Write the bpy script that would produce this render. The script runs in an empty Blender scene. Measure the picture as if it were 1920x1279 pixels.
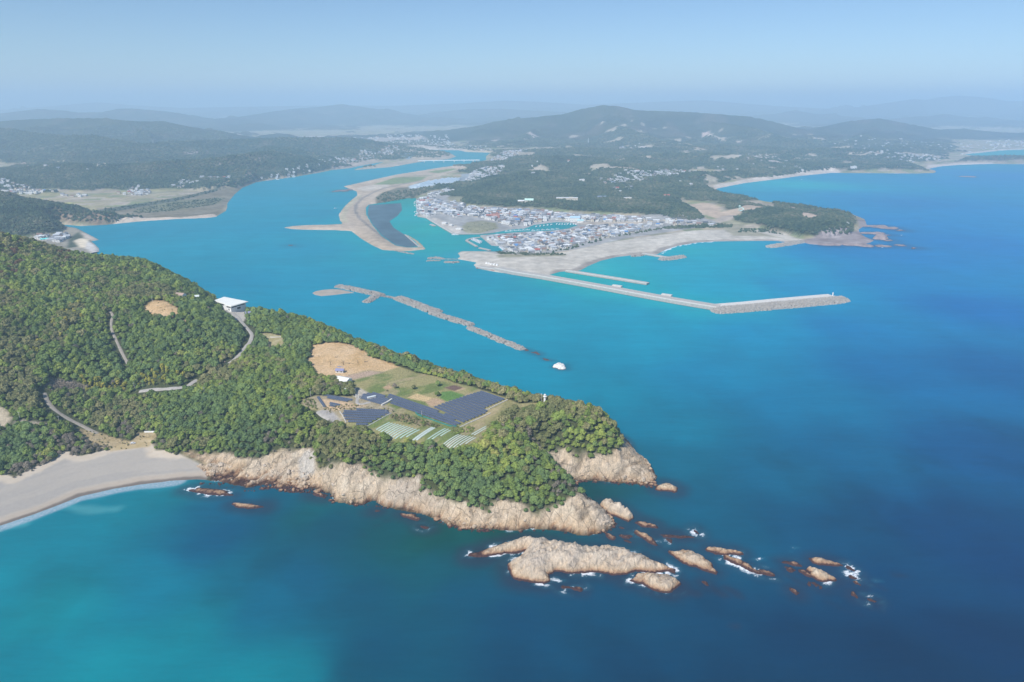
import bpy, bmesh, math, random
import numpy as np
from mathutils import Vector, Matrix

random.seed(7)
rng = np.random.default_rng(11)
scene = bpy.context.scene
COL = scene.collection

# ------------------------------------------------------------------ camera
CAM_H = 300.0
FOC = 1280.0                      # focal length in photo pixels (1920 wide)
PITCH = math.atan(445 / 1280.0)
cp, sp = math.cos(PITCH), math.sin(PITCH)
cam_d = bpy.data.cameras.new("camera")
cam = bpy.data.objects.new("camera", cam_d)
COL.objects.link(cam)
cam.location = (0, 0, CAM_H)
cam.rotation_euler = (math.pi / 2 - PITCH, 0, 0)
cam_d.lens = 24
cam_d.sensor_width = 36
cam_d.clip_start = 1
cam_d.clip_end = 90000
scene.camera = cam


def ray(px, py):
    a = (np.asarray(px, float) - 960) / FOC
    b = (639.5 - np.asarray(py, float)) / FOC
    return a, cp + b * sp, -sp + b * cp


def W(px, py, z=0.0):
    """image pixel px, py -> position on the level z"""
    dx, dy, dz = ray(px, py)
    t = (z - CAM_H) / dz
    return np.array([dx * t, dy * t, z + 0 * t])


def WD(px, py, D):
    dx, dy, dz = ray(px, py)
    t = D / dy
    return np.array([dx * t, D, CAM_H + dz * t])


def WP(pts, z=0.0):
    return np.array([W(p[0], p[1], z)[:2] for p in pts])


def S(*c):
    """sRGB 0-255 -> linear"""
    c = np.array(c, float) / 255
    return np.where(c <= 0.04045, c / 12.92, ((c + 0.055) / 1.055) ** 2.4)


# ------------------------------------------------------------------ noise
def _hash(ix, iy, seed):
    h = (ix.astype(np.int64) * 374761393 + iy.astype(np.int64) * 668265263 + seed * 974634777) & 0xFFFFFFFF
    h = ((h ^ (h >> 13)) * 1274126177) & 0xFFFFFFFF
    h = (h ^ (h >> 16)) & 0xFFFFFF
    return h / float(0xFFFFFF)


def vnoise(x, y, seed=0):
    ix = np.floor(x); iy = np.floor(y)
    fx = x - ix; fy = y - iy
    fx = fx * fx * fx * (fx * (fx * 6 - 15) + 10); fy = fy * fy * fy * (fy * (fy * 6 - 15) + 10)
    a = _hash(ix, iy, seed); b = _hash(ix + 1, iy, seed)
    c = _hash(ix, iy + 1, seed); d = _hash(ix + 1, iy + 1, seed)
    return (a + (b - a) * fx) * (1 - fy) + (c + (d - c) * fx) * fy


def fbm(x, y, sc, oc=4, seed=0, gain=0.5):
    """-1..1"""
    t = 0; amp = 1; tot = 0
    x = x / sc; y = y / sc
    for i in range(oc):
        t = t + amp * (vnoise(x + 17.3 * i, y - 9.1 * i, seed + i) * 2 - 1)
        tot += amp
        amp *= gain
        x, y = (0.8 * x - 0.6 * y) * 2.03, (0.6 * x + 0.8 * y) * 2.03
    return t / tot


def ridged(x, y, sc, oc=4, seed=0):
    """0..1, sharp crests"""
    t = 0; amp = 1; tot = 0
    x = x / sc; y = y / sc
    for i in range(oc):
        n = 1 - np.abs(vnoise(x + 7.7 * i, y + 3.1 * i, seed + i) * 2 - 1)
        t = t + amp * n * n
        tot += amp; amp *= 0.5
        x, y = (0.8 * x - 0.6 * y) * 2.1, (0.6 * x + 0.8 * y) * 2.1
    return t / tot


def sstep(a, b, x):
    t = np.clip((x - a) / (b - a), 0, 1)
    return t * t * (3 - 2 * t)


def segdist(X, Y, a, b):
    ax, ay = a; bx, by = b
    vx, vy = bx - ax, by - ay
    L = vx * vx + vy * vy + 1e-9
    t = np.clip(((X - ax) * vx + (Y - ay) * vy) / L, 0, 1)
    return np.hypot(X - ax - t * vx, Y - ay - t * vy), t


def sdpoly(X, Y, poly, reach=1e9):
    """signed distance, + inside; beyond reach outside the box it is -reach"""
    shp = np.shape(X)
    X = np.ravel(X).astype(float); Y = np.ravel(Y).astype(float)
    out = np.full(X.shape, -float(reach))
    lo = poly.min(0) - reach; hi = poly.max(0) + reach
    m = (X >= lo[0]) & (X <= hi[0]) & (Y >= lo[1]) & (Y <= hi[1])
    x = X[m]; y = Y[m]
    if x.size:
        d = np.full(x.shape, 1e12); ins = np.zeros(x.shape, bool)
        n = len(poly)
        for i in range(n):
            a = poly[i]; b = poly[(i + 1) % n]
            dd, _ = segdist(x, y, a, b)
            np.minimum(d, dd, out=d)
            if a[1] != b[1]:
                c = ((a[1] > y) != (b[1] > y)) & (x < (b[0] - a[0]) * (y - a[1]) / (b[1] - a[1]) + a[0])
                ins ^= c
        out[m] = np.where(ins, d, -np.minimum(d, reach))
    return out.reshape(shp)


def dline(X, Y, pts, reach=1e9):
    shp = np.shape(X)
    X = np.ravel(X).astype(float); Y = np.ravel(Y).astype(float)
    out = np.full(X.shape, float(reach))
    pts = np.asarray(pts)
    lo = pts.min(0) - reach; hi = pts.max(0) + reach
    m = (X >= lo[0]) & (X <= hi[0]) & (Y >= lo[1]) & (Y <= hi[1])
    if m.any():
        d = np.full(m.sum(), 1e12)
        for i in range(len(pts) - 1):
            np.minimum(d, segdist(X[m], Y[m], pts[i], pts[i + 1])[0], out=d)
        out[m] = np.minimum(d, reach)
    return out.reshape(shp)


# ------------------------------------------------------------------ meshes and objects
def tag(o, label=None, cat=None, group=None, kind=None):
    if label: o["label"] = label
    if cat: o["category"] = cat
    if group: o["group"] = group
    if kind: o["kind"] = kind
    return o


def link(name, me, parent=None, loc=None, rz=0.0):
    o = bpy.data.objects.new(name, me)
    COL.objects.link(o)
    if parent is not None: o.parent = parent
    if loc is not None: o.location = loc
    if rz: o.rotation_euler = (0, 0, rz)
    return o


def empty(name, loc, rz=0.0):
    o = link(name, None, None, loc, rz)
    o.empty_display_size = 1
    return o


def raw_mesh(name, V, Fq, mats=(), smooth=True, fm=None):
    """V (n,3); Fq (m,4) or (m,3) integer array"""
    me = bpy.data.meshes.new(name)
    V = np.asarray(V, np.float32); Fq = np.asarray(Fq, np.int32)
    k = Fq.shape[1]
    me.vertices.add(len(V)); me.vertices.foreach_set("co", V.ravel())
    me.loops.add(Fq.size); me.loops.foreach_set("vertex_index", Fq.ravel())
    me.polygons.add(len(Fq))
    me.polygons.foreach_set("loop_start", np.arange(0, Fq.size, k, dtype=np.int32))
    me.polygons.foreach_set("use_smooth", np.full(len(Fq), smooth, bool))
    for m in mats: me.materials.append(m)
    if fm is not None: me.polygons.foreach_set("material_index", np.asarray(fm, np.int32))
    me.update(calc_edges=True)
    return me


def grid_mesh(name, X, Y, Z, mats, cell=None, cols=None, floats=None):
    ny, nx = X.shape
    idx = np.arange(ny * nx).reshape(ny, nx)
    q = np.stack([idx[:-1, :-1], idx[:-1, 1:], idx[1:, 1:], idx[1:, :-1]], -1).reshape(-1, 4)
    if cell is not None: q = q[np.ravel(cell)]
    used = np.unique(q)
    remap = np.full(ny * nx, -1, np.int32); remap[used] = np.arange(len(used))
    V = np.stack([X.ravel(), Y.ravel(), Z.ravel()], -1)[used]
    me = raw_mesh(name, V, remap[q], mats)
    for k, a in (cols or {}).items():
        at = me.attributes.new(k, 'FLOAT_COLOR', 'POINT')
        c = np.ones((len(used), 4), np.float32); c[:, :3] = a.reshape(-1, 3)[used]
        at.data.foreach_set("color", c.ravel())
    for k, a in (floats or {}).items():
        at = me.attributes.new(k, 'FLOAT', 'POINT')
        at.data.foreach_set("value", np.ascontiguousarray(np.ravel(a)[used], np.float32))
    return me


class MB:
    """collects pieces, builds them as one mesh"""
    def __init__(s): s.v = []; s.f = []; s.m = []; s.mats = []
    def mi(s, m):
        if m not in s.mats: s.mats.append(m)
        return s.mats.index(m)
    def add(s, vs, fs, m):
        n = len(s.v); k = s.mi(m)
        s.v += [tuple(map(float, v)) for v in vs]
        for f in fs: s.f.append([i + n for i in f]); s.m.append(k)
    def box(s, c, d, m, rz=0.0, top=None):
        """c centre of the base, d sizes; top = (sx, sy) scale of the upper face"""
        cx, cy, cz = c; a, b, h = d[0] / 2, d[1] / 2, d[2]
        tx, ty = top or (1, 1); ca, sa = math.cos(rz), math.sin(rz)
        P = [(-a, -b, 0), (a, -b, 0), (a, b, 0), (-a, b, 0), (-a * tx, -b * ty, h), (a * tx, -b * ty, h), (a * tx, b * ty, h), (-a * tx, b * ty, h)]
        s.add([(cx + x * ca - y * sa, cy + x * sa + y * ca, cz + z) for x, y, z in P],
              [(0, 3, 2, 1), (4, 5, 6, 7), (0, 1, 5, 4), (1, 2, 6, 5), (2, 3, 7, 6), (3, 0, 4, 7)], m)
    def prism(s, poly, z0, z1, m, mtop=None, inset=0.0):
        """upright prism on a ground polygon (counter-clockwise); z may be a list"""
        n = len(poly)
        c = np.mean(np.asarray(poly)[:, :2], 0)
        lo = [(p[0], p[1], z0) for p in poly]
        hi = [(p[0] + (c[0] - p[0]) * inset, p[1] + (c[1] - p[1]) * inset, z1) for p in poly]
        s.add(lo + hi, [(i, (i + 1) % n, n + (i + 1) % n, n + i) for i in range(n)], m)
        s.add(hi, [tuple(range(n))], mtop or m)
    def tube(s, a, b, r0, r1, m, n=8):
        a = Vector(a); b = Vector(b); d = (b - a).normalized()
        u = d.orthogonal().normalized(); w = d.cross(u)
        vs = []
        for p, r in ((a, r0), (b, r1)):
            for i in range(n):
                t = 2 * math.pi * i / n
                vs.append(p + (u * math.cos(t) + w * math.sin(t)) * r)
        s.add(vs, [(i, (i + 1) % n, n + (i + 1) % n, n + i) for i in range(n)] + [tuple(range(n))[::-1], tuple(range(n, 2 * n))], m)
    def mesh(s, name, smooth=False):
        me = bpy.data.meshes.new(name)
        me.from_pydata(s.v, [], s.f)
        for m in s.mats: me.materials.append(m)
        me.polygons.foreach_set("material_index", s.m)
        me.polygons.foreach_set("use_smooth", [smooth] * len(s.f))
        me.update()
        return me
    def build(s, name, parent=None, loc=None, rz=0.0, smooth=False):
        return link(name, s.mesh(name, smooth), parent, loc, rz)


# ------------------------------------------------------------------ material helper
class Mat:
    def __init__(s, name, rough=0.9, spec=0.3):
        s.m = bpy.data.materials.new(name); s.m.use_nodes = True
        s.t = s.m.node_tree; s.n = s.t.nodes; s.l = s.t.links
        s.b = s.n["Principled BSDF"]; s.out = s.n["Material Output"]
        s.b.inputs["Roughness"].default_value = rough
        s.b.inputs["Specular IOR Level"].default_value = spec
    def new(s, t, **kw):
        n = s.n.new(t)
        for k, v in kw.items(): setattr(n, k, v)
        return n
    def con(s, a, b): s.l.new(a, b)
    def attr(s, name, kind="Color"):
        n = s.new("ShaderNodeAttribute"); n.attribute_name = name
        return n.outputs[kind]
    def pos(s): return s.new("ShaderNodeNewGeometry").outputs["Position"]
    def mapped(s, vec, scale=(1, 1, 1), rot=(0, 0, 0)):
        n = s.new("ShaderNodeMapping"); s.con(vec, n.inputs[0])
        n.inputs["Rotation"].default_value = rot
        n.inputs["Scale"].default_value = scale; return n.outputs[0]
    def noise(s, vec, scale, detail=4, rough=0.55, out="Fac"):
        n = s.new("ShaderNodeTexNoise"); n.inputs["Scale"].default_value = scale
        n.inputs["Detail"].default_value = detail; n.inputs["Roughness"].default_value = rough
        if vec is not None: s.con(vec, n.inputs["Vector"])
        return n.outputs[out]
    def voro(s, vec, scale, feat='F1', out="Distance"):
        n = s.new("ShaderNodeTexVoronoi", feature=feat); n.inputs["Scale"].default_value = scale
        s.con(vec, n.inputs["Vector"]); return n.outputs[out]
    def ramp(s, fac, stops, interp='LINEAR'):
        n = s.new("ShaderNodeValToRGB"); s.con(fac, n.inputs[0]); e = n.color_ramp.elements
        n.color_ramp.interpolation = interp
        while len(e) < len(stops): e.new(0.5)
        for el, (p, c) in zip(e, stops):
            el.position = p; el.color = (*(c if hasattr(c, '__len__') else (c, c, c)), 1)
        return n.outputs[0]
    def math(s, op, a, b=None, c=None, clamp=False):
        n = s.new("ShaderNodeMath", operation=op, use_clamp=clamp)
        for i, v in enumerate((a, b, c)):
            if v is None: continue
            if hasattr(v, 'is_linked'): s.con(v, n.inputs[i])
            else: n.inputs[i].default_value = v
        return n.outputs[0]
    def mix(s, fac, a, b, mode='MIX'):
        n = s.new("ShaderNodeMix", data_type='RGBA', blend_type=mode)
        for i, v in ((0, fac), (6, a), (7, b)):
            if hasattr(v, 'is_linked'): s.con(v, n.inputs[i])
            elif i == 0: n.inputs[0].default_value = v
            else: n.inputs[i].default_value = (*v, 1)
        return n.outputs[2]
    def sepz(s, vec):
        n = s.new("ShaderNodeSeparateXYZ"); s.con(vec, n.inputs[0]); return n.outputs[2]
    def color(s, c):
        if hasattr(c, 'is_linked'): s.con(c, s.b.inputs["Base Color"])
        else: s.b.inputs["Base Color"].default_value = (*c, 1)
        return s
    def bump(s, h, strength=0.5, dist=1.0):
        n = s.new("ShaderNodeBump"); n.inputs["Strength"].default_value = strength
        n.inputs["Distance"].default_value = dist
        s.con(h, n.inputs["Height"]); s.con(n.outputs[0], s.b.inputs["Normal"]); return s
    def rnd(s): return s.new("ShaderNodeObjectInfo").outputs["Random"]


def plain(name, col, rough=0.85, var=0.25, scale=0.6, spec=0.3):
    """one colour with blotchy wear"""
    m = Mat(name, rough, spec)
    n = m.noise(m.pos(), scale, 5)
    f = m.ramp(n, [(0.25, 1 - var), (0.75, 1 + var * 0.5)])
    m.color(m.mix(1.0, col, f, 'MULTIPLY'))
    return m.m


# ------------------------------------------------------------------ light
SUN_EL, SUN_AZ = math.radians(47), math.radians(214)      # azimuth clockwise from +Y
world = bpy.data.worlds.new("World"); scene.world = world
world.use_nodes = True
wt = world.node_tree
sky = wt.nodes.new("ShaderNodeTexSky"); sky.sky_type = 'NISHITA'
sky.sun_disc = False
sky.sun_elevation = SUN_EL; sky.sun_rotation = SUN_AZ
sky.altitude = 300; sky.air_density = 1.0; sky.dust_density = 0.1; sky.ozone_density = 7.5
bg = wt.nodes["Background"]; bg.inputs["Strength"].default_value = 0.10
wt.links.new(sky.outputs[0], bg.inputs[0])
sun_d = bpy.data.lights.new("sun", 'SUN'); sun_d.energy = 5.0; sun_d.angle = math.radians(0.5)
sun_d.color = (1.0, 0.975, 0.94)
sun = bpy.data.objects.new("sun", sun_d); COL.objects.link(sun)
sdir = Vector((math.sin(SUN_AZ) * math.cos(SUN_EL), math.cos(SUN_AZ) * math.cos(SUN_EL), math.sin(SUN_EL)))
sun.rotation_euler = sdir.to_track_quat('Z', 'Y').to_euler()
sun.location = (-400, -600, 1200)
scene.view_settings.view_transform = 'Standard'
scene.view_settings.look = 'None'
scene.view_settings.exposure = 0.15
scene.view_settings.gamma = 1.0
scene.cycles.use_denoising = True
scene.cycles.volume_bounces = 3
scene.cycles.max_bounces = 6
scene.cycles.transparent_max_bounces = 6

HAZE_DENS = 0.000145
AIR_COL = (0.36, 0.52, 0.84)
WATER_MIRROR = (0.004, 0.004, 0.005)
WATER_GAIN = np.array([1.2, 1.24, 1.30])
HAZE_COL = (0.61, 0.82, 1.0)
# ================================================================== NEAR HEADLAND
# far shore of the headland lies behind its ridge: ridge points from image pixels, pushed back down the slope
RIDGE = [(1172, 836, 15), (1150, 808, 27), (1130, 790, 35), (1100, 774, 42), (1060, 762, 43), (1010, 752, 41), (960, 742, 39), (902, 722, 39), (850, 702, 39),
         (770, 676, 39), (700, 654, 40), (640, 634, 42), (600, 612, 46), (540, 592, 49), (480, 583, 50), (440, 588, 52),
         (400, 578, 58), (360, 545, 66), (330, 528, 72), (290, 503, 78), (250, 491, 80), (200, 489, 82),
         (150, 481, 92), (100, 466, 104), (50, 455, 116), (0, 446, 128), (-80, 440, 138)]
ridge_w = [W(*p) for p in RIDGE]
far_shore = [(p[0] + 0.45 * 1.25 * p[2] + 4, p[1] + 0.85 * 1.25 * p[2] + 4) for p in ridge_w]
SHORE_PX = [(-420, 1180), (-160, 1052), (0, 986), (60, 966), (110, 947), (150, 931), (200, 920), (260, 909), (330, 901), (370, 899), (400, 901), (431, 908),
            (465, 915), (504, 908), (546, 915), (590, 916), (606, 920), (621, 926), (627, 941), (660, 945), (689, 946), (699, 938), (712, 948), (754, 956),
            (804, 967), (827, 977), (860, 988), (884, 993), (924, 993), (952, 996), (1000, 992), (1034, 993), (1066, 999), (1103, 1005),
            (1130, 998), (1151, 986), (1147, 974), (1136, 960), (1108, 944), (1087, 926), (1074, 910), (1076, 902),
            (1100, 900), (1130, 903), (1180, 906), (1213, 911), (1226, 909), (1232, 896), (1224, 880), (1206, 858), (1188, 846)]
shore = np.vstack([WP(SHORE_PX), np.array(far_shore), [[-1500, 1500], [-1500, 300]]])

TREELINE = [(0, 893, 5), (28, 900, 4.5), (63, 884, 5), (94, 870, 5), (122, 853, 5.5), (153, 860, 4.5), (188, 852, 4.5), (206, 846, 4.5), (240, 836, 6), (282, 829, 6),
            (293, 849, 4.5), (317, 852, 5), (359, 850, 6), (400, 852, 7), (423, 854, 8), (475, 867, 9), (499, 862, 11), (512, 852, 14),
            (545, 846, 16), (572, 842, 17), (586, 848, 15), (593, 876, 13), (621, 877, 20), (642, 876, 22), (673, 875, 21), (689, 890, 17), (712, 901, 15), (746, 906, 15),
            (783, 900, 16), (790, 921, 13), (817, 932, 12), (843, 940, 11), (866, 946, 10), (895, 956, 9), (917, 966, 8), (926, 950, 12),
            (938, 942, 14), (958, 952, 11), (975, 950, 12), (997, 964, 9), (1011, 966, 9), (1025, 955, 11), (1066, 946, 14), (1089, 934, 16), (1094, 929, 15)]
GULLY = [(1066, 897, 5), (1045, 874, 12), (1008, 842, 20)]
TREELINE2 = [(1027, 853, 17), (1048, 855, 15), (1080, 861, 15), (1111, 858, 16), (1148, 855, 17), (1168, 840, 16)]
INNER = [  # (px, py, height)
    # left hill
    (0, 520, 100), (0, 600, 78), (0, 680, 55), (0, 740, 38), (0, 770, 27), (0, 800, 20), (0, 850, 9), (-100, 560, 95), (-330, 560, 105), (-330, 700, 60), (-330, 800, 25), (-330, 900, 7), (-330, 470, 130), (-330, 1000, 2), (-100, 700, 55), (-100, 800, 22), (-100, 900, 7),
    (60, 500, 102), (60, 560, 84), (60, 640, 62), (60, 710, 42), (60, 780, 25), (60, 830, 13),
    (100, 480, 100), (120, 540, 86), (130, 600, 72), (130, 660, 54), (120, 720, 32), (100, 767, 24), (140, 790, 14), (123, 820, 12), (163, 803, 10), (150, 840, 7),
    (190, 500, 85), (190, 550, 77), (205, 582, 72), (210, 620, 60), (225, 660, 46), (240, 690, 34), (230, 730, 24), (200, 770, 16), (230, 800, 9), (260, 820, 7),
    (260, 520, 80), (280, 565, 75), (310, 570, 73), (340, 590, 67), (340, 640, 55), (320, 690, 38), (310, 730, 27), (377, 712, 28), (330, 770, 22), (300, 808, 9), (340, 820, 12),
    (330, 545, 70), (400, 600, 58), (400, 650, 45), (420, 690, 34), (400, 740, 30), (400, 790, 22), (400, 830, 12),
    (437, 590, 52), (453, 603, 49), (473, 627, 44), (450, 667, 38), (427, 683, 34), (500, 630, 44), (530, 640, 43), (520, 680, 39), (480, 720, 34), (470, 770, 28), (470, 820, 18), (560, 620, 45),
    (540, 720, 38), (540, 770, 33), (540, 810, 26), (560, 690, 41), (580, 800, 29), (590, 840, 20),
    # plateau
    (600, 650, 43), (650, 648, 43), (620, 690, 40), (600, 740, 38), (700, 680, 40), (660, 740, 38), (640, 780, 36), (700, 740, 38), (780, 700, 38.5), (700, 795, 35), (740, 815, 34.5),
    (800, 740, 38), (850, 720, 38.5), (790, 770, 36.5), (830, 800, 36), (850, 830, 35), (900, 740, 38), (900, 780, 37), (960, 755, 38.5), (940, 790, 37), (1000, 765, 40), (900, 815, 36),
    # front slopes
    (650, 820, 31), (700, 840, 28), (760, 850, 29), (820, 860, 28), (880, 865, 29), (930, 850, 33), (960, 810, 37), (980, 835, 34), (1000, 850, 33), (1025, 870, 29), (1050, 890, 25), (1072, 910, 21), (950, 900, 23), (1000, 920, 17), (900, 910, 19), (820, 905, 19), (720, 880, 21),
    # right knoll
    (1000, 790, 37), (1030, 800, 33), (1060, 790, 39), (1090, 800, 36), (1030, 830, 24), (1070, 830, 26), (1110, 820, 28), (1150, 835, 20), (1060, 775, 42),
    # bare rock
    (1100, 955, 13), (1120, 950, 11), (1130, 972, 8), (1080, 975, 8), (1185, 862, 11), (1195, 880, 9), (1150, 880, 9), (1100, 880, 8), (1212, 893, 5), (650, 905, 14), (650, 925, 8), (560, 880, 8), (500, 880, 5), (440, 880, 3.5), (590, 895, 6), (800, 940, 7), (880, 970, 6), (960, 975, 5), (1020, 980, 5),
    # beach
    (0, 930, 3.2), (60, 910, 3.2), (100, 900, 3), (200, 880, 3), (280, 865, 3.5), (330, 878, 2.5), (150, 900, 2.2), (250, 890, 1.8), (360, 885, 1.6), (280, 840, 4.5), (50, 940, 1.6), (120, 920, 1.5)]


def resample(poly, step, close=True):
    out = []
    n = len(poly)
    for i in range(n if close else n - 1):
        a = np.array(poly[i][:2], float); b = np.array(poly[(i + 1) % n][:2], float)
        k = max(1, int(np.hypot(*(b - a)) / step))
        for j in range(k): out.append(a + (b - a) * j / k)
    return np.array(out)


ctrl = [W(*p) for p in RIDGE + TREELINE + GULLY + TREELINE2 + INNER]
sh_s = resample(shore[:-2], 22, close=False)
sh_s = sh_s[(sh_s[:, 0] > -1000)]
CX = np.array([c[0] for c in ctrl] + list(sh_s[:, 0])); CY = np.array([c[1] for c in ctrl] + list(sh_s[:, 1]))
CZ = np.array([c[2] for c in ctrl] + [0.0] * len(sh_s))
_phi = lambda r2: np.sqrt(r2 + 36.0)
A = _phi((CX[:, None] - CX) ** 2 + (CY[:, None] - CY) ** 2)
A[np.diag_indices(len(CX))] -= 1.5            # a little smoothing
wts = np.linalg.solve(A, CZ - 20.0)


def head_base(x, y):
    x = np.ravel(x); y = np.ravel(y); out = np.empty(x.shape)
    for i in range(0, len(x), 20000):
        s = slice(i, i + 20000)
        out[s] = _phi((x[s, None] - CX) ** 2 + (y[s, None] - CY) ** 2) @ wts + 20.0
    return out


gx = np.concatenate([np.arange(-1500, -430, 6.0), np.arange(-430, 262, 1.6)])
gy = np.concatenate([np.arange(352, 760, 1.5), np.arange(760, 1500, 5.0)])
GX, GY = np.meshgrid(gx, gy)
hb = head_base(GX, GY).reshape(GX.shape)
sd_sh = sdpoly(GX, GY, shore, 60)
veg_poly = np.vstack([[W(*p)[:2] for p in TREELINE + GULLY + TREELINE2],
                      [(p[0] + 0.3 * 1.2 * p[2], p[1] + 0.6 * 1.2 * p[2]) for p in ridge_w[1:]], [[-1400, 1400], [-1400, 400]]])
wob = fbm(GX, GY, 9, 3, 5) * 3.0
sd_veg = sdpoly(GX, GY, veg_poly, 80) + wob
beach_poly = WP([(-200, 1100), (0, 1030), (200, 950), (330, 930), (385, 900), (392, 880), (372, 868), (340, 856), (320, 850), (293, 848), (282, 828), (240, 835), (206, 846), (188, 851), (153, 860), (122, 851),
                 (94, 868), (63, 882), (28, 900), (0, 893), (-200, 900)], 3)
sd_beach = sdpoly(GX, GY, beach_poly, 40)
cove = WP([(560, 885), (590, 884), (592, 862), (575, 858), (560, 868)], 10)
z = np.maximum(hb, np.minimum(0.35 * np.maximum(sd_sh, 0), 1.0))
inside = sd_sh > 0
rockm = sstep(4.5, -1, sd_veg) * sstep(1, -5, sd_beach) * sstep(-4, 2, sd_sh)
# strata run down to the right and out to sea
sa, ca_ = math.sin(math.radians(-38)), math.cos(math.radians(-38))
U = GX * ca_ - GY * sa; Vv = GX * sa + GY * ca_
strata = ridged(U / 3.2, Vv, 9, 4, 3) - 0.5
n_a = fbm(U / 3.0 + 4 * fbm(GX, GY, 30, 2, 9), Vv, 8, 3, 71)
cracks = (1 - sstep(0, .085, np.abs(n_a))) * sstep(-.3, .2, fbm(GX, GY, 25, 2, 75)) + .7 * (1 - sstep(0, .05, np.abs(fbm(GX, GY, 17, 3, 73))))
blocks = ridged(GX, GY, 14, 4, 21) - 0.5
saw = 1 - np.mod((Vv + 3.5 * fbm(GX, GY, 26, 3, 88)) / 6.5, 1.0); saw2 = 1 - np.mod((Vv + 2.0 * fbm(GX, GY, 16, 3, 89)) / 2.9, 1.0)
z = z + rockm * (1.9 * saw + .7 * saw2 + strata * 4.5 + blocks * 4.5 + fbm(GX, GY, 3.0, 3, 33) * 1.2 - 1.9 * cracks) * sstep(-1, 6, sd_sh + 2)
z = z + (1 - rockm) * sstep(8, 30, sd_veg) * fbm(GX, GY, 26, 3, 9) * 1.2 * (1 - sstep(-6, 0, sdpoly(GX, GY, WP([(560, 640), (700, 640), (1000, 740), (980, 800), (850, 840), (640, 800), (560, 770)], 38), 30)))
edge = fbm(GX, GY, 7, 3, 41) * 2.2 + strata * 2.0
z = np.where(sd_sh + edge * (1 - sstep(-10, 2, sd_beach)) > 0, np.maximum(z, 0.25), np.minimum(z, -0.3 + 0.45 * (sd_sh + edge)))
z = np.where(sd_sh < -14, -6, z)
z = np.where(sd_beach > -2, np.where(sd_sh > -40, np.minimum(np.maximum(hb, 0.085 * sd_sh), 0.13 * sd_sh + 0.15 * fbm(GX, GY, 12, 3, 2)), -5), z)
HZ = z


def bil(x, y, G):
    x = np.asarray(x, float); y = np.asarray(y, float)
    i = np.clip(np.searchsorted(gx, x) - 1, 0, len(gx) - 2); j = np.clip(np.searchsorted(gy, y) - 1, 0, len(gy) - 2)
    fx = np.clip((x - gx[i]) / (gx[i + 1] - gx[i]), 0, 1); fy = np.clip((y - gy[j]) / (gy[j + 1] - gy[j]), 0, 1)
    return (G[j, i] * (1 - fx) + G[j, i + 1] * fx) * (1 - fy) + (G[j + 1, i] * (1 - fx) + G[j + 1, i + 1] * fx) * fy


def zh(x, y): return bil(x, y, HZ)


def hit(px, py):
    """where the line of sight of an image pixel meets the headland"""
    px = np.atleast_1d(np.asarray(px, float)); py = np.atleast_1d(np.asarray(py, float))
    dx, dy, dz = ray(px, py)
    Y = np.arange(355, 1300, 1.0)
    out = np.zeros((len(px), 3))
    for i in range(len(px)):
        t = Y / dy[i]
        xx = dx[i] * t; zz = CAM_H + dz[i] * t
        d = zz - zh(xx, Y)
        k = np.argmax(d < 0)
        if d[k] >= 0: k = len(Y) - 1
        y0 = Y[max(k - 1, 0)] + (d[k - 1] / (d[k - 1] - d[k]) if k > 0 and d[k - 1] != d[k] else 0)
        t0 = y0 / dy[i]
        out[i] = (dx[i] * t0, y0, CAM_H + dz[i] * t0)
    return out


def HP(pts):
    h = hit([p[0] for p in pts], [p[1] for p in pts]); return h[:, :2]


# ---- treeless ground on the headland
plateau = HP([(581, 657), (583, 649), (608, 644), (650, 645), (668, 651), (683, 659), (693, 669), (722, 678), (741, 685), (768, 694), (810, 704), (858, 719), (902, 731), (918, 735), (952, 747),
              (973, 757), (1015, 755), (1015, 763), (986, 769), (945, 776), (928, 795), (905, 822), (885, 838), (843, 848), (829, 840), (797, 830), (768, 833), (741, 830), (704, 813), (685, 808), (650, 799), (639, 792),
              (618, 780), (593, 770), (566, 766), (566, 749), (593, 742), (660, 744), (664, 726), (629, 712), (608, 713), (589, 706), (591, 697), (579, 678)])
clear1 = HP([(267, 577), (287, 562), (303, 563), (333, 577), (345, 590), (320, 596), (290, 596), (276, 588)])
clear2 = HP([(327, 603), (350, 599), (352, 604), (340, 608)])
clear3 = HP([(478, 628), (500, 624), (530, 630), (533, 652), (507, 654), (500, 640)])
drygrass = HP([(147, 803), (175, 808), (215, 820), (247, 828), (253, 812), (300, 807), (290, 823), (280, 838), (240, 842), (207, 846), (160, 826)])
leftfield = HP([(-40, 760), (12, 764), (23, 788), (10, 800), (-40, 806)])
lefttrack = HP([(30, 786), (60, 790), (95, 795), (95, 802), (50, 800), (28, 795)])
bamboo_bare = HP([(88, 724), (95, 710), (130, 712), (157, 722), (150, 733), (100, 735)])
yard = HP([(404, 572), (420, 591), (437, 599), (456, 604), (462, 594), (469, 574), (440, 580), (420, 578)])
ROADS = [("road", 2.2, [(437, 587), (446, 594), (453, 604), (463, 615), (473, 627), (470, 640), (463, 648), (455, 659), (448, 668), (436, 677), (425, 684)]),
         ("road", 2.4, [(255, 735), (283, 731), (307, 730), (335, 728), (353, 725), (363, 714), (378, 711)]),
         ("path", 1.8, [(83, 733), (87, 750), (100, 767), (123, 783), (145, 793), (163, 803), (187, 815)]),
         ("path", 1.4, [(203, 581), (212, 590), (208, 605), (209, 618), (214, 630), (220, 643), (226, 656), (233, 670), (242, 686)]),
         ("road", 2.0, [(592, 770), (608, 782), (622, 788)]),
         ("road", 1.6, [(688, 736), (672, 744), (668, 752), (672, 760), (700, 752)])]
clr = sdpoly(GX, GY, plateau, 40)
for p in (clear1, clear2, clear3, drygrass, leftfield, lefttrack, bamboo_bare, yard): clr = np.maximum(clr, sdpoly(GX, GY, p, 40))
road_w = []
road_d = np.full(GX.shape, 50.0)
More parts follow.
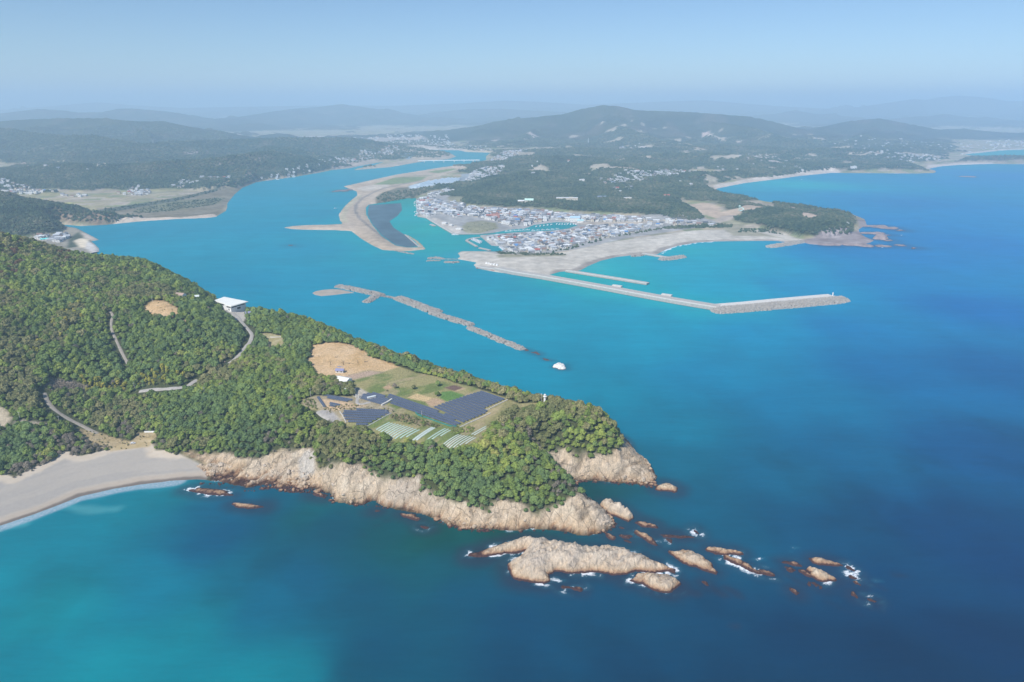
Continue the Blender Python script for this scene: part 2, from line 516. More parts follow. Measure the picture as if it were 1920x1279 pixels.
for k, w, pts in ROADS:
    r = HP(pts); road_w.append((k, w, r))
    d = dline(GX, GY, r, 30) - w
    road_d = np.minimum(road_d, d)
CLR = np.maximum(clr, 2.6 - road_d)        # > 0 : no trees
TREE_OK = np.minimum(sd_veg, -CLR)

# ---- ground colours (what the ground is made of)
n1 = fbm(GX, GY, 18, 4, 51)[..., None]; n2 = fbm(GX, GY, 5, 3, 61)[..., None]
C = np.zeros(GX.shape + (3,))
C[:] = np.array([0.075, 0.085, 0.035]) + n1 * 0.02
def lay(mask, col): 
    global C
    m = mask[..., None] if mask.ndim == 2 else mask
    C = C * (1 - m) + np.asarray(col) * m
def poly_cov(px, col, soft=1.2, zz=None):
    p = HP(px)
    lay(sstep(-soft, soft, sdpoly(GX, GY, p, 12)), col)
rock_c = np.array([0.63, 0.50, 0.355]) + n1 * 0.07 + n2 * 0.05
grey = sstep(0.0, 0.5, fbm(U / 3, Vv, 25, 3, 77))[..., None]
rock_c = rock_c * (1 - 0.5 * grey) + np.array([0.50, 0.43, 0.355]) * 0.5 * grey
pale = (sstep(0.1, 0.5, fbm(GX, GY, 14, 3, 81)) * sstep(6, 12, HZ))[..., None]
rock_c = rock_c * (1 - 0.5 * pale) + np.array([0.80, 0.69, 0.53]) * 0.5 * pale
crack = (sstep(0.30, 0.12, ridged(U / 3.2, Vv, 9, 4, 3)))[..., None]
rock_c = rock_c * (1 - 0.45 * crack)
tide = sstep(3.8, 1.6, HZ + n2[..., 0] * 1.4)[..., None] * .85
rock_c = rock_c * (1 - tide) + (np.array([0.40, 0.235, 0.13]) + n2 * 0.05) * tide
tide = sstep(2.2, 1.2, HZ + n2[..., 0] * 0.9)[..., None]
rock_c = rock_c * (1 - tide) + (np.array([0.085, 0.045, 0.035]) + n2 * 0.03) * tide
lowz = sstep(9, 2, HZ + n1[..., 0] * 4)[..., None] * .6
rock_c = rock_c * (1 - lowz) + rock_c * np.array([0.98, 0.85, 0.70]) * lowz
lay(rockm, rock_c)
# beach: wet brown band, then grey shingle, then cream sand
bs = sd_sh + n1[..., 0] * 2.5
bc = np.zeros_like(C); bc[:] = (0.39, 0.35, 0.30)
band = 2.2 * sstep(-.35, .35, fbm((GX * 0.9 + GY * 0.4) * .12, bs * 1.0, 7, 3, 5))[..., None]
bc = bc * (1 - 0.25 * band) + np.array([0.33, 0.305, 0.275]) * 0.25 * band
m = sstep(14, 10, bs)[..., None]; bc = bc * (1 - m) + np.array([0.42, 0.365, 0.30]) * m
m = (sstep(11, 8, bs) * sstep(-460, -380, -(-GX)))[..., None] * 0.5; bc = bc * (1 - m) + np.array([0.42, 0.34, 0.26]) * m
m = sstep(5.5, 2.0, bs)[..., None]; bc = bc * (1 - m) + np.array([0.17, 0.14, 0.115]) * m
m = sstep(9, 4, sd_veg * -1)[..., None] * 0.8; bc = bc * (1 - m) + (np.array([0.56, 0.47, 0.36]) + n2 * 0.05) * m
lay(sstep(-1.5, 1.5, sd_beach), bc)
lay(sstep(-1.5, 1.5, sdpoly(GX, GY, cove, 10)), (0.60, 0.54, 0.46))
# plateau
mead = np.array([0.36, 0.315, 0.14]) * (1 - 0.0) + 0 * C
gm = sstep(-0.15, 0.35, fbm(U / 2.5, Vv, 16, 4, 91))[..., None]
mead = mead * (1 - gm) + np.array([0.175, 0.22, 0.065]) * gm
tn = sstep(0.15, 0.5, fbm(U / 2.5, Vv, 11, 3, 93))[..., None]
mead = mead * (1 - 0.6 * tn) + np.array([0.48, 0.37, 0.22]) * 0.6 * tn
lay(sstep(-1.5, 1.5, sdpoly(GX, GY, plateau, 12)), mead)
sand = np.array([0.66, 0.45, 0.24]) + n1 * 0.09 + n2 * 0.05
trk = (ridged(GX, GY * 2.2, 16, 2, 14) > 0.78)[..., None] * 0.18
sand = sand * (1 - trk)
poly_cov([(581, 657), (583, 647), (608, 642), (650, 642), (668, 649), (683, 657), (693, 667), (722, 676), (748, 688), (720, 697), (690, 694), (655, 703), (642, 714), (608, 714), (589, 706), (591, 697), (579, 678)], sand, 2)
poly_cov([(640, 708), (655, 703), (690, 695), (720, 698), (690, 706), (660, 712)], np.array([0.50, 0.36, 0.26]), 3)
poly_cov([(827, 735), (845, 733), (872, 741), (859, 748), (836, 753), (825, 746)], (0.13, 0.24, 0.06))
poly_cov([(832, 727), (852, 722), (869, 727), (852, 733)], (0.19, 0.12, 0.095), .8)
poly_cov([(852, 733), (869, 727), (873, 729), (855, 735)], (0.5, 0.37, 0.22), .6)
poly_cov([(762, 746), (781, 738), (812, 746), (797, 753)], (0.64, 0.47, 0.24), .8)
poly_cov([(797, 753), (815, 746), (835, 752), (816, 761), (806, 762)], (0.52, 0.36, 0.22), .8)
poly_cov([(717, 726), (731, 721), (736, 728), (724, 731)], (0.5, 0.34, 0.2), 1)
poly_cov([(950, 751), (975, 760), (986, 770), (940, 774), (915, 800), (885, 836), (850, 846), (860, 838), (900, 806), (930, 776)], np.array([0.30, 0.27, 0.115]) + n2 * 0.03, 2)
# around the arrays: bare gravel
poly_cov([(567, 764), (568, 750), (593, 742), (662, 745), (700, 750), (740, 766), (735, 775), (700, 783), (650, 793), (639, 788), (618, 778), (594, 766)], np.array([0.40, 0.33, 0.21]) + n2 * 0.05, 2)
poly_cov([(600, 748), (640, 752), (690, 762), (665, 764), (630, 770), (612, 768)], np.array([0.62, 0.44, 0.27]), 2)
poly_cov([(592, 771), (612, 768), (626, 774), (640, 790), (628, 794), (600, 776)], np.array([0.40, 0.37, 0.34]), 1)
poly_cov([(728, 775), (760, 776), (800, 790), (830, 800), (805, 800), (770, 793), (735, 784)], np.array([0.30, 0.24, 0.13]) + n2 * 0.05, 2)
poly_cov([(660, 726), (676, 728), (690, 736), (676, 746), (662, 744), (664, 735)], np.array([0.52, 0.46, 0.37]), 1)
for p, c in ((clear1, sand * 1.02), (clear2, (0.58, 0.40, 0.24)), (clear3, np.array([0.42, 0.36, 0.19]) + n2 * 0.1), (drygrass, np.array([0.44, 0.34, 0.19]) + n2 * 0.06),
             (leftfield, (0.5, 0.42, 0.30)), (lefttrack, (0.36, 0.31, 0.24)), (bamboo_bare, np.array([0.36, 0.29, 0.23]) + n2 * .06), (yard, (0.5, 0.46, 0.4))):
    lay(sstep(-1.5, 1.5, sdpoly(GX, GY, p, 12)), c)
C = np.clip(C, 0.01, 0.9)

m = Mat("headland_ground", 0.95, 0.15)
c = m.attr("cover")
P = m.pos()
f1 = m.noise(P, 0.35, 6, 0.65)
f2 = m.noise(P, 1.4, 4, 0.6)
sm = m.attr('smooth', 'Fac')
c = m.mix(m.math('SUBTRACT', 1.0, m.math('MULTIPLY', sm, 0.75)), c, m.mix(1.0, m.mix(1.0, c, m.ramp(f1, [(0.25, 0.72), (0.75, 1.22)]), 'MULTIPLY'), m.ramp(f2, [(0.3, 0.85), (0.7, 1.12)]), 'MULTIPLY'))
rk = m.attr("rocky", "Fac")
sl = m.mapped(P, (0.30, 0.055, 0.22), (0, 0, math.radians(-38)))
cr = m.voro(m.mix(0.55, sl, m.noise(P, 0.10, 5, 0.7, out="Color"), 'ADD'), 0.42, 'DISTANCE_TO_EDGE')
crk = m.mix(1.0, m.ramp(cr, [(0.0, 0.40), (0.022, 0.9), (0.05, 1.0)]), m.ramp(m.noise(sl, 2.2, 7, 0.75), [(0.3, 0.72), (0.7, 1.2)]), 'MULTIPLY')
c = m.mix(rk, c, m.mix(1.0, c, crk, 'MULTIPLY'))
m.color(c)
m.bump(m.math('ADD', m.math('MULTIPLY', m.noise(P, 0.5, 8, 0.7), m.math('SUBTRACT', 1.0, m.math('MULTIPLY', sm, 0.9))), m.math('MULTIPLY', m.math('MULTIPLY', m.noise(sl, 1.6, 6, .7), rk), 0.9)), 0.9, 2.0)
MAT_HEAD = m.m
keep = (sd_sh[:-1, :-1] > -25) & (GX[:-1, :-1] > -1.25 * GY[:-1, :-1] - 60)
me = grid_mesh("headland", GX, GY, HZ, [MAT_HEAD], keep, {"cover": C}, {"rocky": rockm, "smooth": sstep(-2, 2, sd_beach)})
tag(link("headland_ground", me), kind="structure")
# roads as sheets lying on the slope
m_road = plain("road_concrete", (0.40, 0.37, 0.33), 0.95, 0.25, 0.4)
m_path = plain("path_gravel", (0.34, 0.30, 0.25), 0.95, 0.3, 0.5)
for k, w, r in road_w:
    pts = resample(np.vstack([r, r[-1:] + (r[-1:] - r[-2:-1]) * 0.01]), 2.0, False)
    pts = np.array([np.mean(pts[max(0, i - 3):i + 4], 0) for i in range(len(pts))])
    t = np.gradient(pts, axis=0); t /= np.linalg.norm(t, axis=1)[:, None] + 1e-9
    nrm = np.stack([-t[:, 1], t[:, 0]], -1)
    ww = w * (1 + 0.25 * fbm(pts[:, 0], pts[:, 1], 8, 2, 4))[:, None]
    V = []
    for s in (-1, -0.5, 0, 0.5, 1): 
        q = pts + nrm * ww * s
        V.append(np.column_stack([q, zh(q[:, 0], q[:, 1]) + (0.25 if abs(s) < 1 else 0.0)]))
    V = np.stack(V, 1); n = len(pts)
    idx = np.arange(n * 5).reshape(n, 5)
    q = np.stack([idx[:-1, :-1], idx[:-1, 1:], idx[1:, 1:], idx[1:, :-1]], -1).reshape(-1, 4)
    tag(link(k, raw_mesh(k, V.reshape(-1, 3), q[:, ::-1], [m_road if k == "road" else m_path])), kind="structure")
# ================================================================== MAINLAND
MAIN_PX = [  # the whole far shore, left to right, waterline at z = 0
    (-300, 470), (-60, 462), (30, 452), (62, 447), (95, 444), (116, 439.5), (126, 433), (123, 426), (112, 421.5), (130, 422), (150, 424), (200, 421.5), (260, 415.5), (330, 411), (385, 409), (405, 407), (413, 402), (425, 395), (428, 380), (440, 365), (455, 352),
    (480, 342), (500, 338.6), (548, 332.6), (598, 324), (622, 319), (640, 317), (655, 315.5), (687, 309), (722, 303), (700, 310), (660, 319.5), (690, 317), (734, 313.5), (770, 307), (799, 302),
    (842, 298.5), (856, 293.5), (846, 288), (800, 284), (747, 282.4), (747, 281), (812, 281), (861, 282), (874, 285), (900, 286), (919, 286.5),
    (910, 294), (912, 300), (885, 306), (859, 311), (830, 313.5), (799, 318.5), (740, 328), (699, 337), (656, 347), (643, 349.5), (656, 355), (668, 359), (669, 367), (656, 377), (644, 389), (634, 403), (637, 413),
    (642, 420), (613, 421.5), (579, 422), (548, 424), (531, 427), (548, 430), (584, 431.3), (620, 431.5), (658, 433.5), (677, 448), (699, 461), (717, 469), (742, 470.5), (768, 471), (799, 467.5),
    (792, 459), (783, 451), (763, 439), (761, 440.5), (778, 453), (788, 463.5), (765, 464), (742, 460), (716, 442), (699, 422), (688, 403), (687, 389), (692, 384), (706, 382), (735, 377), (764, 372), (779, 372),
    (781, 384), (782, 394), (783, 406), (798, 409), (822, 424), (847, 438.5), (860, 439.5), (900, 439), (927, 436.5), (955, 431), (985, 428.5), (1002, 422), (1041, 417), (1067, 417.5), (1083, 423), (1062, 429), (1032, 432.5), (966, 435.5), (940, 438),
    (915, 440), (900, 441), (899, 443), (910, 452), (921, 461), (936, 462), (946, 468), (938, 471.5), (921, 471.5), (905, 471), (891, 471), (865, 471), (858, 475), (862, 481), (857, 486), (880, 490), (893, 492.5), (888, 497), (893, 503.5),
    (925, 509.5), (960, 515), (1010, 520), (1034, 514.5), (1050, 510), (1062, 509), (1076, 510), (1090, 506.5), (1103, 499), (1127, 489), (1157, 482), (1185, 479), (1205, 477), (1233, 477), (1250, 467.5), (1273, 460.5), (1307, 455), (1340, 453),
    (1402, 452), (1455, 452), (1482, 455), (1507, 455), (1517, 458), (1544, 460), (1573, 460), (1596, 459), (1618, 459), (1632, 455), (1640, 451), (1627, 446), (1613, 438), (1611, 430), (1626, 421),
    (1622, 411), (1600, 402), (1565, 397), (1527, 390), (1494, 385), (1469, 381), (1442, 379), (1402, 372), (1369, 368), (1352, 364), (1345, 358), (1344, 354), (1370, 348.5), (1400, 343), (1450, 337), (1500, 330), (1560, 324.3), (1650, 325.2), (1720, 325.5),
    (1752, 324.5), (1757, 321), (1742, 316.5), (1765, 312), (1800, 309.2), (1853, 307.6), (1920, 308), (2150, 312), (2300, 303), (2000, 297), (1920, 296), (1860, 293.5), (1820, 291.5), (1808, 289.5), (1840, 286.5), (1880, 282), (1920, 280.6), (2000, 277), (2300, 270)]
main_poly = np.vstack([WP(MAIN_PX), [[26000, 26000], [-30000, 26000], [-30000, 1200]]])
PL = 3.0     # level of the flats

# ridges: lists of (px, py, distance or None with height) ; width front, width back
def RD(*pts): return [tuple(WD(a, b, D)) for a, b, D in pts]
HILLS = [
    # (crest points x,y,z ; half width ; seed)
    # wooded hill above the estuary village, left edge
    ("near", RD((-200, 345, 1900), (-60, 362, 1880), (0, 374, 1850), (32, 386, 1800), (62, 399, 1745), (88, 412, 1690), (106, 424, 1655)), 190),
    # front wooded hills behind the left plain
    ("mid", RD((-300, 305, 3050), (0, 318, 3000), (60, 312, 2980), (130, 305, 2950)), 430),
    ("mid", RD((130, 306, 2950), (200, 309, 2950), (270, 306, 2930), (330, 300, 2950), (385, 298, 2960), (420, 294, 3000), (470, 287, 3150), (515, 283, 3350), (550, 290, 3400), (580, 301, 3350), (598, 314, 3250)), 400),
    ("mid", RD((200, 320, 2800), (230, 335, 2650), (270, 345, 2560)), 170),
    ("mid", RD((330, 312, 2850), (350, 330, 2720)), 170),
    ("mid", RD((440, 310, 2900), (470, 318, 2830)), 150),
    ("mid", RD((80, 330, 2740), (110, 345, 2600)), 180),
    # second row
    ("far", RD((-300, 235, 4700), (0, 239, 4600), (35, 243, 4500), (80, 250, 4400), (120, 254, 4300), (175, 253, 4200), (205, 260, 4100), (250, 266, 4000)), 700),
    ("far", RD((230, 272, 3900), (330, 264, 4200), (440, 261, 4500), (520, 258, 4500), (600, 257, 4500), (660, 258, 4550), (700, 264, 4550), (730, 271, 4600), (744, 281, 4650)), 620),
    ("far", RD((500, 272, 4000), (560, 280, 3850), (600, 290, 3750)), 350),
    ("far", RD((640, 272, 4200), (690, 285, 4050)), 300),
    # third row
    ("far", RD((-300, 236, 6200), (0, 226, 6000), (60, 222, 6000), (100, 221, 6000), (150, 221, 5900), (200, 221, 5800), (225, 225, 5700), (260, 227, 5700), (310, 227, 5700), (350, 236, 5700), (400, 247, 5700), (440, 258, 5700)), 1000),
    # faint ridges up the valley
    ("dist", RD((-300, 215, 10000), (0, 213, 10000), (70, 204, 10000), (110, 206, 10000), (150, 211, 10000), (190, 210, 10000), (220, 204, 10000), (245, 203, 10000), (285, 206, 10000), (330, 211, 10000), (370, 219, 9800), (410, 230, 9600), (470, 246, 9400)), 1700),
    ("dist", RD((430, 226, 9500), (480, 214, 10500), (540, 205, 11500), (585, 201, 12000), (640, 194, 12000), (680, 200, 12000), (730, 207, 12000), (770, 218, 11500), (810, 234, 11000)), 2000),
    ("dist", RD((740, 222, 13000), (820, 210, 13000), (880, 204, 13500), (940, 203, 13500), (1000, 207, 13500), (1060, 210, 13000)), 2200),
    ("dist", RD((330, 252, 8500), (420, 247, 8500), (540, 243, 9000), (620, 240, 9000), (700, 243, 9000), (760, 250, 9000)), 900),
    ("dist", RD((-400, 205, 18500), (0, 206, 18500), (90, 199, 18500), (180, 191, 18500), (250, 197, 18500), (340, 202, 18500), (450, 200, 18500), (560, 198, 18500), (640, 197, 18500), (740, 198, 18500), (860, 193, 18500), (950, 188, 18500), (1010, 190, 18500), (1100, 196, 18500),
                 (1210, 191, 18500), (1320, 187, 18500), (1400, 194, 18500), (1480, 200, 18500), (1600, 205, 18500)), 3200),
    # big mountain right of the valley
    ("dist", RD((775, 263, 6200), (820, 255, 6300), (850, 246, 6500), (900, 235, 6600), (930, 227, 6700), (965, 222, 6700), (1010, 218, 6700), (1055, 213, 6700), (1092, 203, 6700), (1130, 196, 6700), (1160, 198, 6700), (1195, 206, 6700), (1250, 207, 6700), (1320, 211, 6700),
                 (1400, 217, 6700), (1450, 228, 6600), (1500, 241, 6400), (1530, 252, 6200)), 1150),
    ("far", RD((1130, 225, 6000), (1190, 245, 5300), (1230, 262, 4900)), 500),
    ("far", RD((1000, 240, 6000), (980, 262, 5300)), 420),
    ("far", RD((1330, 226, 6200), (1400, 236, 5700), (1450, 250, 5200)), 520),
    ("dist", RD((1450, 262, 6300), (1510, 249, 6500), (1560, 234, 6800), (1600, 225, 7000), (1650, 221, 7000), (1695, 230, 7000), (1760, 243, 6800), (1810, 241, 6800), (1850, 246, 6700), (1880, 254, 6600), (1925, 249, 6600), (2100, 250, 6600)), 1000),
    ("far", RD((1640, 236, 6500), (1620, 252, 5600), (1600, 266, 5000)), 480),
    ("dist", RD((1300, 222, 12500), (1400, 226, 12500), (1450, 216, 12500), (1490, 206, 12500), (1530, 214, 12500), (1580, 222, 12500), (1640, 224, 11000), (1700, 222, 11000), (1728, 217, 11000), (1748, 219, 11000), (1772, 213, 11000), (1800, 219, 11000), (1850, 224, 11000), (1920, 233, 11000), (2200, 240, 11000)), 1700),
    ("dist", RD((1450, 214, 16000), (1560, 208, 16000), (1620, 199, 16000), (1680, 190, 16000), (1713, 185, 16000), (1735, 187, 16000), (1760, 182, 16000), (1790, 179, 16000), (1830, 181, 16000), (1860, 184, 16000), (1885, 189, 16000), (1960, 190, 16000), (2200, 196, 16000)), 2600),
    # town hill
    ("mid", RD((850, 368, 2330), (880, 358, 2400), (905, 350, 2480), (945, 334, 2640), (980, 323, 2780), (1015, 320, 2850), (1060, 328, 2800), (1110, 340, 2700)), 330),
    ("mid", RD((960, 345, 2500), (985, 362, 2330), (1010, 378, 2220)), 200),
    ("mid", RD((1080, 345, 2620), (1120, 362, 2420), (1180, 378, 2260), (1240, 388, 2130), (1290, 396, 2040), (1330, 404, 1960)), 210),
    ("mid", RD((1110, 340, 2700), (1180, 352, 2560), (1250, 348, 2560), (1310, 352, 2450), (1345, 362, 2300)), 230),
    ("mid", RD((1330, 352, 2480), (1349, 360, 2360)), 120),
    # the point with the clearings
    ("near", RD((1350, 378, 2200), (1380, 382, 2120), (1420, 392, 1970), (1470, 396, 1920), (1520, 402, 1870), (1560, 408, 1830), (1592, 414, 1790)), 150),
    ("near", RD((1480, 410, 1780), (1530, 422, 1700), (1575, 428, 1660), (1597, 432, 1650)), 95),
    ("near", RD((1430, 412, 1800), (1405, 408, 1830), (1380, 405, 1880)), 90),
    ("near", RD((1575, 402, 1930), (1597, 399, 1960), (1609, 402, 1950)), 42),
    # wooded coast behind the second bay
    ("mid", RD((1190, 336, 2850), (1260, 334, 2850), (1300, 322, 2950), (1350, 323, 2950), (1400, 318, 3050), (1450, 312, 3250), (1500, 308, 3450), (1560, 308, 3600), (1620, 312, 3600), (1690, 317, 3500), (1735, 321, 3450)), 230),
    ("mid", RD((960, 300, 3500), (1000, 297, 3500), (1050, 292, 3550), (1100, 294, 3550), (1160, 299, 3500), (1210, 292, 3650), (1260, 287, 3800), (1310, 286, 3800), (1370, 288, 3700), (1420, 296, 3500)), 420),
    ("mid", RD((940, 312, 3200), (1000, 308, 3200), (1070, 305, 3200), (1140, 312, 3050)), 300),
    ("mid", RD((1430, 290, 3900), (1500, 286, 4100), (1570, 289, 4000), (1640, 296, 3900)), 350),
    ("mid", RD((1000, 280, 4300), (1080, 276, 4400), (1160, 280, 4300), (1240, 276, 4400), (1340, 272, 4600), (1440, 274, 4500)), 450),
    ("mid", RD((1690, 283, 4500), (1760, 280, 4800), (1800, 283, 4600)), 300),
    ("mid", RD((1790, 301, 4150), (1830, 297, 4300), (1880, 299, 4250), (1960, 300, 4250), (2100, 302, 4200)), 110),
    ("mid", RD((905, 289, 4400), (930, 283, 4600), (980, 280, 4700), (1010, 284, 4600)), 260),
    ("mid", RD((850, 276, 5100), (900, 275, 5200), (930, 277, 5100)), 160),
]


def hills(x, y):
    h = np.zeros(x.shape)
    wx = fbm(x, y, 260, 4, 101); wy = fbm(x, y, 120, 3, 131)
    g = ridged(x, y, 330, 3, 151) - 0.45; g2 = ridged(x, y, 1100, 3, 153) - 0.45
    for kind, pts, w in HILLS:
        p = np.array(pts)
        lo = p[:, :2].min(0) - w * 1.3; hi = p[:, :2].max(0) + w * 1.3
        m = (x > lo[0]) & (x < hi[0]) & (y > lo[1]) & (y < hi[1])
        if not m.any(): continue
        X = x[m]; Yv = y[m]
        sc = min(w, 500)
        best = np.zeros(X.shape)
        for i in range(len(p) - 1):
            d, t = segdist(X, Yv, p[i, :2], p[i + 1, :2])
            zc = p[i, 2] + (p[i + 1, 2] - p[i, 2]) * t
            u = d / w * (1 + 0.5 * wx[m] * sstep(0, 0.4, d / w)) + 0.75 * (g2 if kind == 'dist' else g)[m] * sstep(0.10, 0.6, d / w)
            u = np.clip(u, 0, 1)
            prof = (1 - u) ** 1.0 * (1 - 0.35 * np.sin(np.pi * u)) if kind != "near" else (1 - u * u) ** 1.0 * (1 - 0.2 * u)
            # rounded crest
            best = np.maximum(best, zc * np.clip(prof, 0, 1) * (1 - 0.0 * t))
        h[m] = np.maximum(h[m], best)
    return h


APRONS = [(WP([(838, 385), (870, 389), (905, 392), (960, 394), (1030, 397), (1082, 404), (1140, 405), (1186, 407), (1220, 412), (1251, 418), (1300, 421), (1340, 419), (1345, 412), (1322, 396), (1292, 380), (1300, 368), (1340, 366), (1345, 352), (1300, 345), (1100, 342), (950, 340), (905, 352), (880, 362), (850, 374)], PL), 17, 75),
          (WP([(1396, 421), (1425, 430), (1470, 441), (1500, 448), (1560, 447), (1606, 443), (1611, 424), (1592, 412), (1550, 417), (1500, 409), (1470, 400), (1430, 398), (1398, 404)], PL), 15, 30),
          (WP([(1440, 380.5), (1500, 388), (1565, 397.5), (1600, 403), (1611, 412), (1611, 424), (1592, 416), (1550, 420), (1500, 412), (1440, 402)], PL), 11, 22),
          (WP([(1395, 339), (1450, 333.5), (1500, 327.5), (1560, 321.5), (1650, 322.5), (1750, 322.5), (1738, 316), (1700, 305), (1640, 299), (1500, 298), (1400, 308)], PL), 20, 60),
          (WP([(1480, 300), (1560, 286), (1700, 282), (1790, 286), (1800, 300), (1740, 309), (1690, 305)], PL), 9, 80), (WP([(1775, 306.5), (1850, 303.5), (2100, 303), (2100, 297), (1900, 297.5), (1800, 299)], PL), 22, 60),
          (WP([(-100, 440), (20, 441), (60, 437.5), (100, 433), (112, 428), (98, 420), (60, 404), (0, 384), (-100, 380)], PL), 20, 40)]


def main_height(x, y, sd=None):
    shp = x.shape
    x = np.ravel(x); y = np.ravel(y)
    if sd is None: sd = sdpoly(x, y, main_poly, 400)
    else: sd = np.ravel(sd)
    far = sstep(2500, 6000, y)
    flat = np.where(sd > 0, np.minimum(sd * 0.16, PL + 0.8 * fbm(x, y, 60, 3, 5)), np.maximum(sd * 0.5, -6))
    h = hills(x, y)
    # low rolling ground between the hills, right-hand side
    roll = np.clip(fbm(x, y, 520, 4, 201) + 0.18, 0, 1) * 55 * ROLLMASK(x, y)
    h = np.maximum(h, roll)
    # cliffs: hills rise straight behind the shore
    h = h * sstep(0, 45, sd) ** 0.6 if np.size(h) else h
    for ap, ht, wd in APRONS:
        s_ = sdpoly(x, y, ap, 30)
        h = np.maximum(h, sstep(0, wd, s_) * ht * (1 + .55 * fbm(x, y, 110, 4, 231)))
    h = h + np.where(h > 4, 1, 0) * fbm(x, y, 45, 3, 211) * np.minimum(h * 0.09, 5)
    z = np.where(sd > 0, np.maximum(flat, h), flat)
    return z.reshape(shp)


roll_poly = WP([(860, 285), (940, 275), (1100, 262), (1500, 262), (1800, 275), (1800, 296), (1745, 312), (1700, 322), (1550, 320), (1400, 336), (1330, 350), (1340, 395), (1240, 400), (1100, 392), (950, 380), (860, 372), (905, 340), (960, 310), (940, 300)], 3)
def ROLLMASK(x, y): return sstep(-30, 120, sdpoly(x, y, roll_poly, 200))


ys = [1130.0]
while ys[-1] < 22500: ys.append(ys[-1] + min(ys[-1] ** 2 / 384000 * 0.95, 0.0062 * ys[-1]))
ys = np.array(ys)
ss = np.arange(-1.24, 1.14, 0.0029)
MY, MS = np.meshgrid(ys, ss, indexing="ij")
MX = MS * MY
M_SD = sdpoly(MX, MY, main_poly, 500)
MZ = main_height(MX, MY, M_SD)
H_H = hills(MX.ravel(), MY.ravel()).reshape(MX.shape)

def hit_main(px, py):
    dx, dy, dz = ray(px, py); Yt = np.arange(1500, 9000, 6.0); t = Yt / dy
    i = np.clip(((dx / dy - ss[0]) / (ss[1] - ss[0])), 0, len(ss) - 1.01); i0 = int(i)
    hh = np.interp(Yt, ys, MZ[:, i0]); k = np.argmax(CAM_H + dz * t < hh)
    return dx * t[k], Yt[k]


# ---- cover of the mainland
na = fbm(MX, MY, 60, 4, 301); nb = fbm(MX, MY, 240, 4, 311); nc = fbm(MX, MY, 20, 3, 321)
K = np.zeros(MX.shape + (3,))
def mlay(m, c):
    global K
    m = np.asarray(m)[..., None]; K = K * (1 - m) + np.asarray(c) * m
def mpoly(px, c, soft=6, zz=PL, amt=1.0):
    mlay(amt * sstep(-soft, soft, sdpoly(MX, MY, WP(px, zz), 60)), c)
# default flats: patchwork of dry paddies
cellx = np.floor((MX * 0.96 + MY * 0.28) / 55); celly = np.floor((MY * 0.96 - MX * 0.28) / 38)
hv = _hash(cellx, celly, 5)
pal = np.array([[0.33, 0.28, 0.20], [0.37, 0.31, 0.21], [0.27, 0.25, 0.16], [0.30, 0.27, 0.14], [0.22, 0.24, 0.12], [0.40, 0.34, 0.26]])
K[:] = pal[(hv * 5.99).astype(int)]
K *= (1 + 0.15 * na)[..., None]
rise = MZ - PL
forest = sstep(2.0, 7.0, rise + na * 2.0)
fcol = np.array([0.045, 0.062, 0.026]) + np.clip(nb, -.5, .7)[..., None] * np.array([0.030, 0.026, 0.012]) + nc[..., None] * 0.012
brown = sstep(0.05, 0.45, fbm(MX, MY, 170, 4, 333))[..., None] * 0.6
fcol = fcol * (1 - brown) + np.array([0.13, 0.11, 0.075]) * brown
fcol = np.clip(fcol, 0.012, 1)
# bare patches among the right-hand woods
bare = sstep(0.33, 0.42, fbm(MX, MY, 130, 3, 345)) * sstep(-10, 40, sdpoly(MX, MY, roll_poly, 80)) * sstep(2300, 2900, MY)
forest_m = forest * (1 - 0.8 * bare)
K = K * (1 - forest_m[..., None]) + fcol * forest_m[..., None]
mlay(bare * forest * 0.75, np.array([0.42, 0.36, 0.28]) + nc[..., None] * .1)
# reed flats on the left bank
mpoly([(112, 418), (200, 421), (330, 411), (405, 407), (428, 380), (455, 352), (500, 338), (470, 338), (420, 350), (300, 378), (190, 398), (120, 402), (95, 410)], np.array([0.21, 0.18, 0.12]) + na[..., None] * 0.05 + nc[..., None] * 0.03, 8)
mpoly([(112, 418), (180, 421), (220, 415), (180, 405), (120, 404)], np.array([0.22, 0.15, 0.10]), 10, amt=.7)
mpoly([(250, 400), (330, 395), (410, 382), (425, 370), (330, 376), (260, 390)], np.array([0.15, 0.16, 0.085]), 12, amt=.7)
mpoly([(80, 402), (150, 399), (230, 386), (330, 371), (400, 356), (440, 345), (400, 360), (330, 377), (220, 396), (140, 404), (90, 407)], np.array([0.085, 0.10, 0.07]), 5, amt=.9)
mpoly([(205, 420.5), (230, 413), (290, 408), (340, 407), (400, 401), (410, 404), (405, 407.5), (330, 412), (260, 416.5)], (0.56, 0.46, 0.36), 2.5)
for p, c in (([(60, 386), (90, 380), (140, 381), (135, 387), (75, 391)], (0.36, 0.35, 0.13)), ([(60, 374), (80, 372), (82, 377), (62, 378)], (0.45, 0.45, 0.10)), ([(38, 382), (68, 380), (66, 383), (40, 384)], (0.5, 0.47, 0.12)),
             ([(97, 382), (132, 380), (130, 383), (99, 384)], (0.48, 0.48, 0.12)), ([(0, 368), (22, 368), (20, 372), (0, 373)], (0.5, 0.45, 0.37)), ([(10, 372), (50, 374), (60, 380), (20, 384)], (0.33, 0.25, 0.2)),
             ([(170, 388), (300, 366), (400, 355), (300, 362), (180, 378)], (0.36, 0.31, 0.20)), ([(60, 400), (180, 396), (180, 390), (90, 392)], (0.38, 0.34, 0.18))): mpoly(p, c, 4)
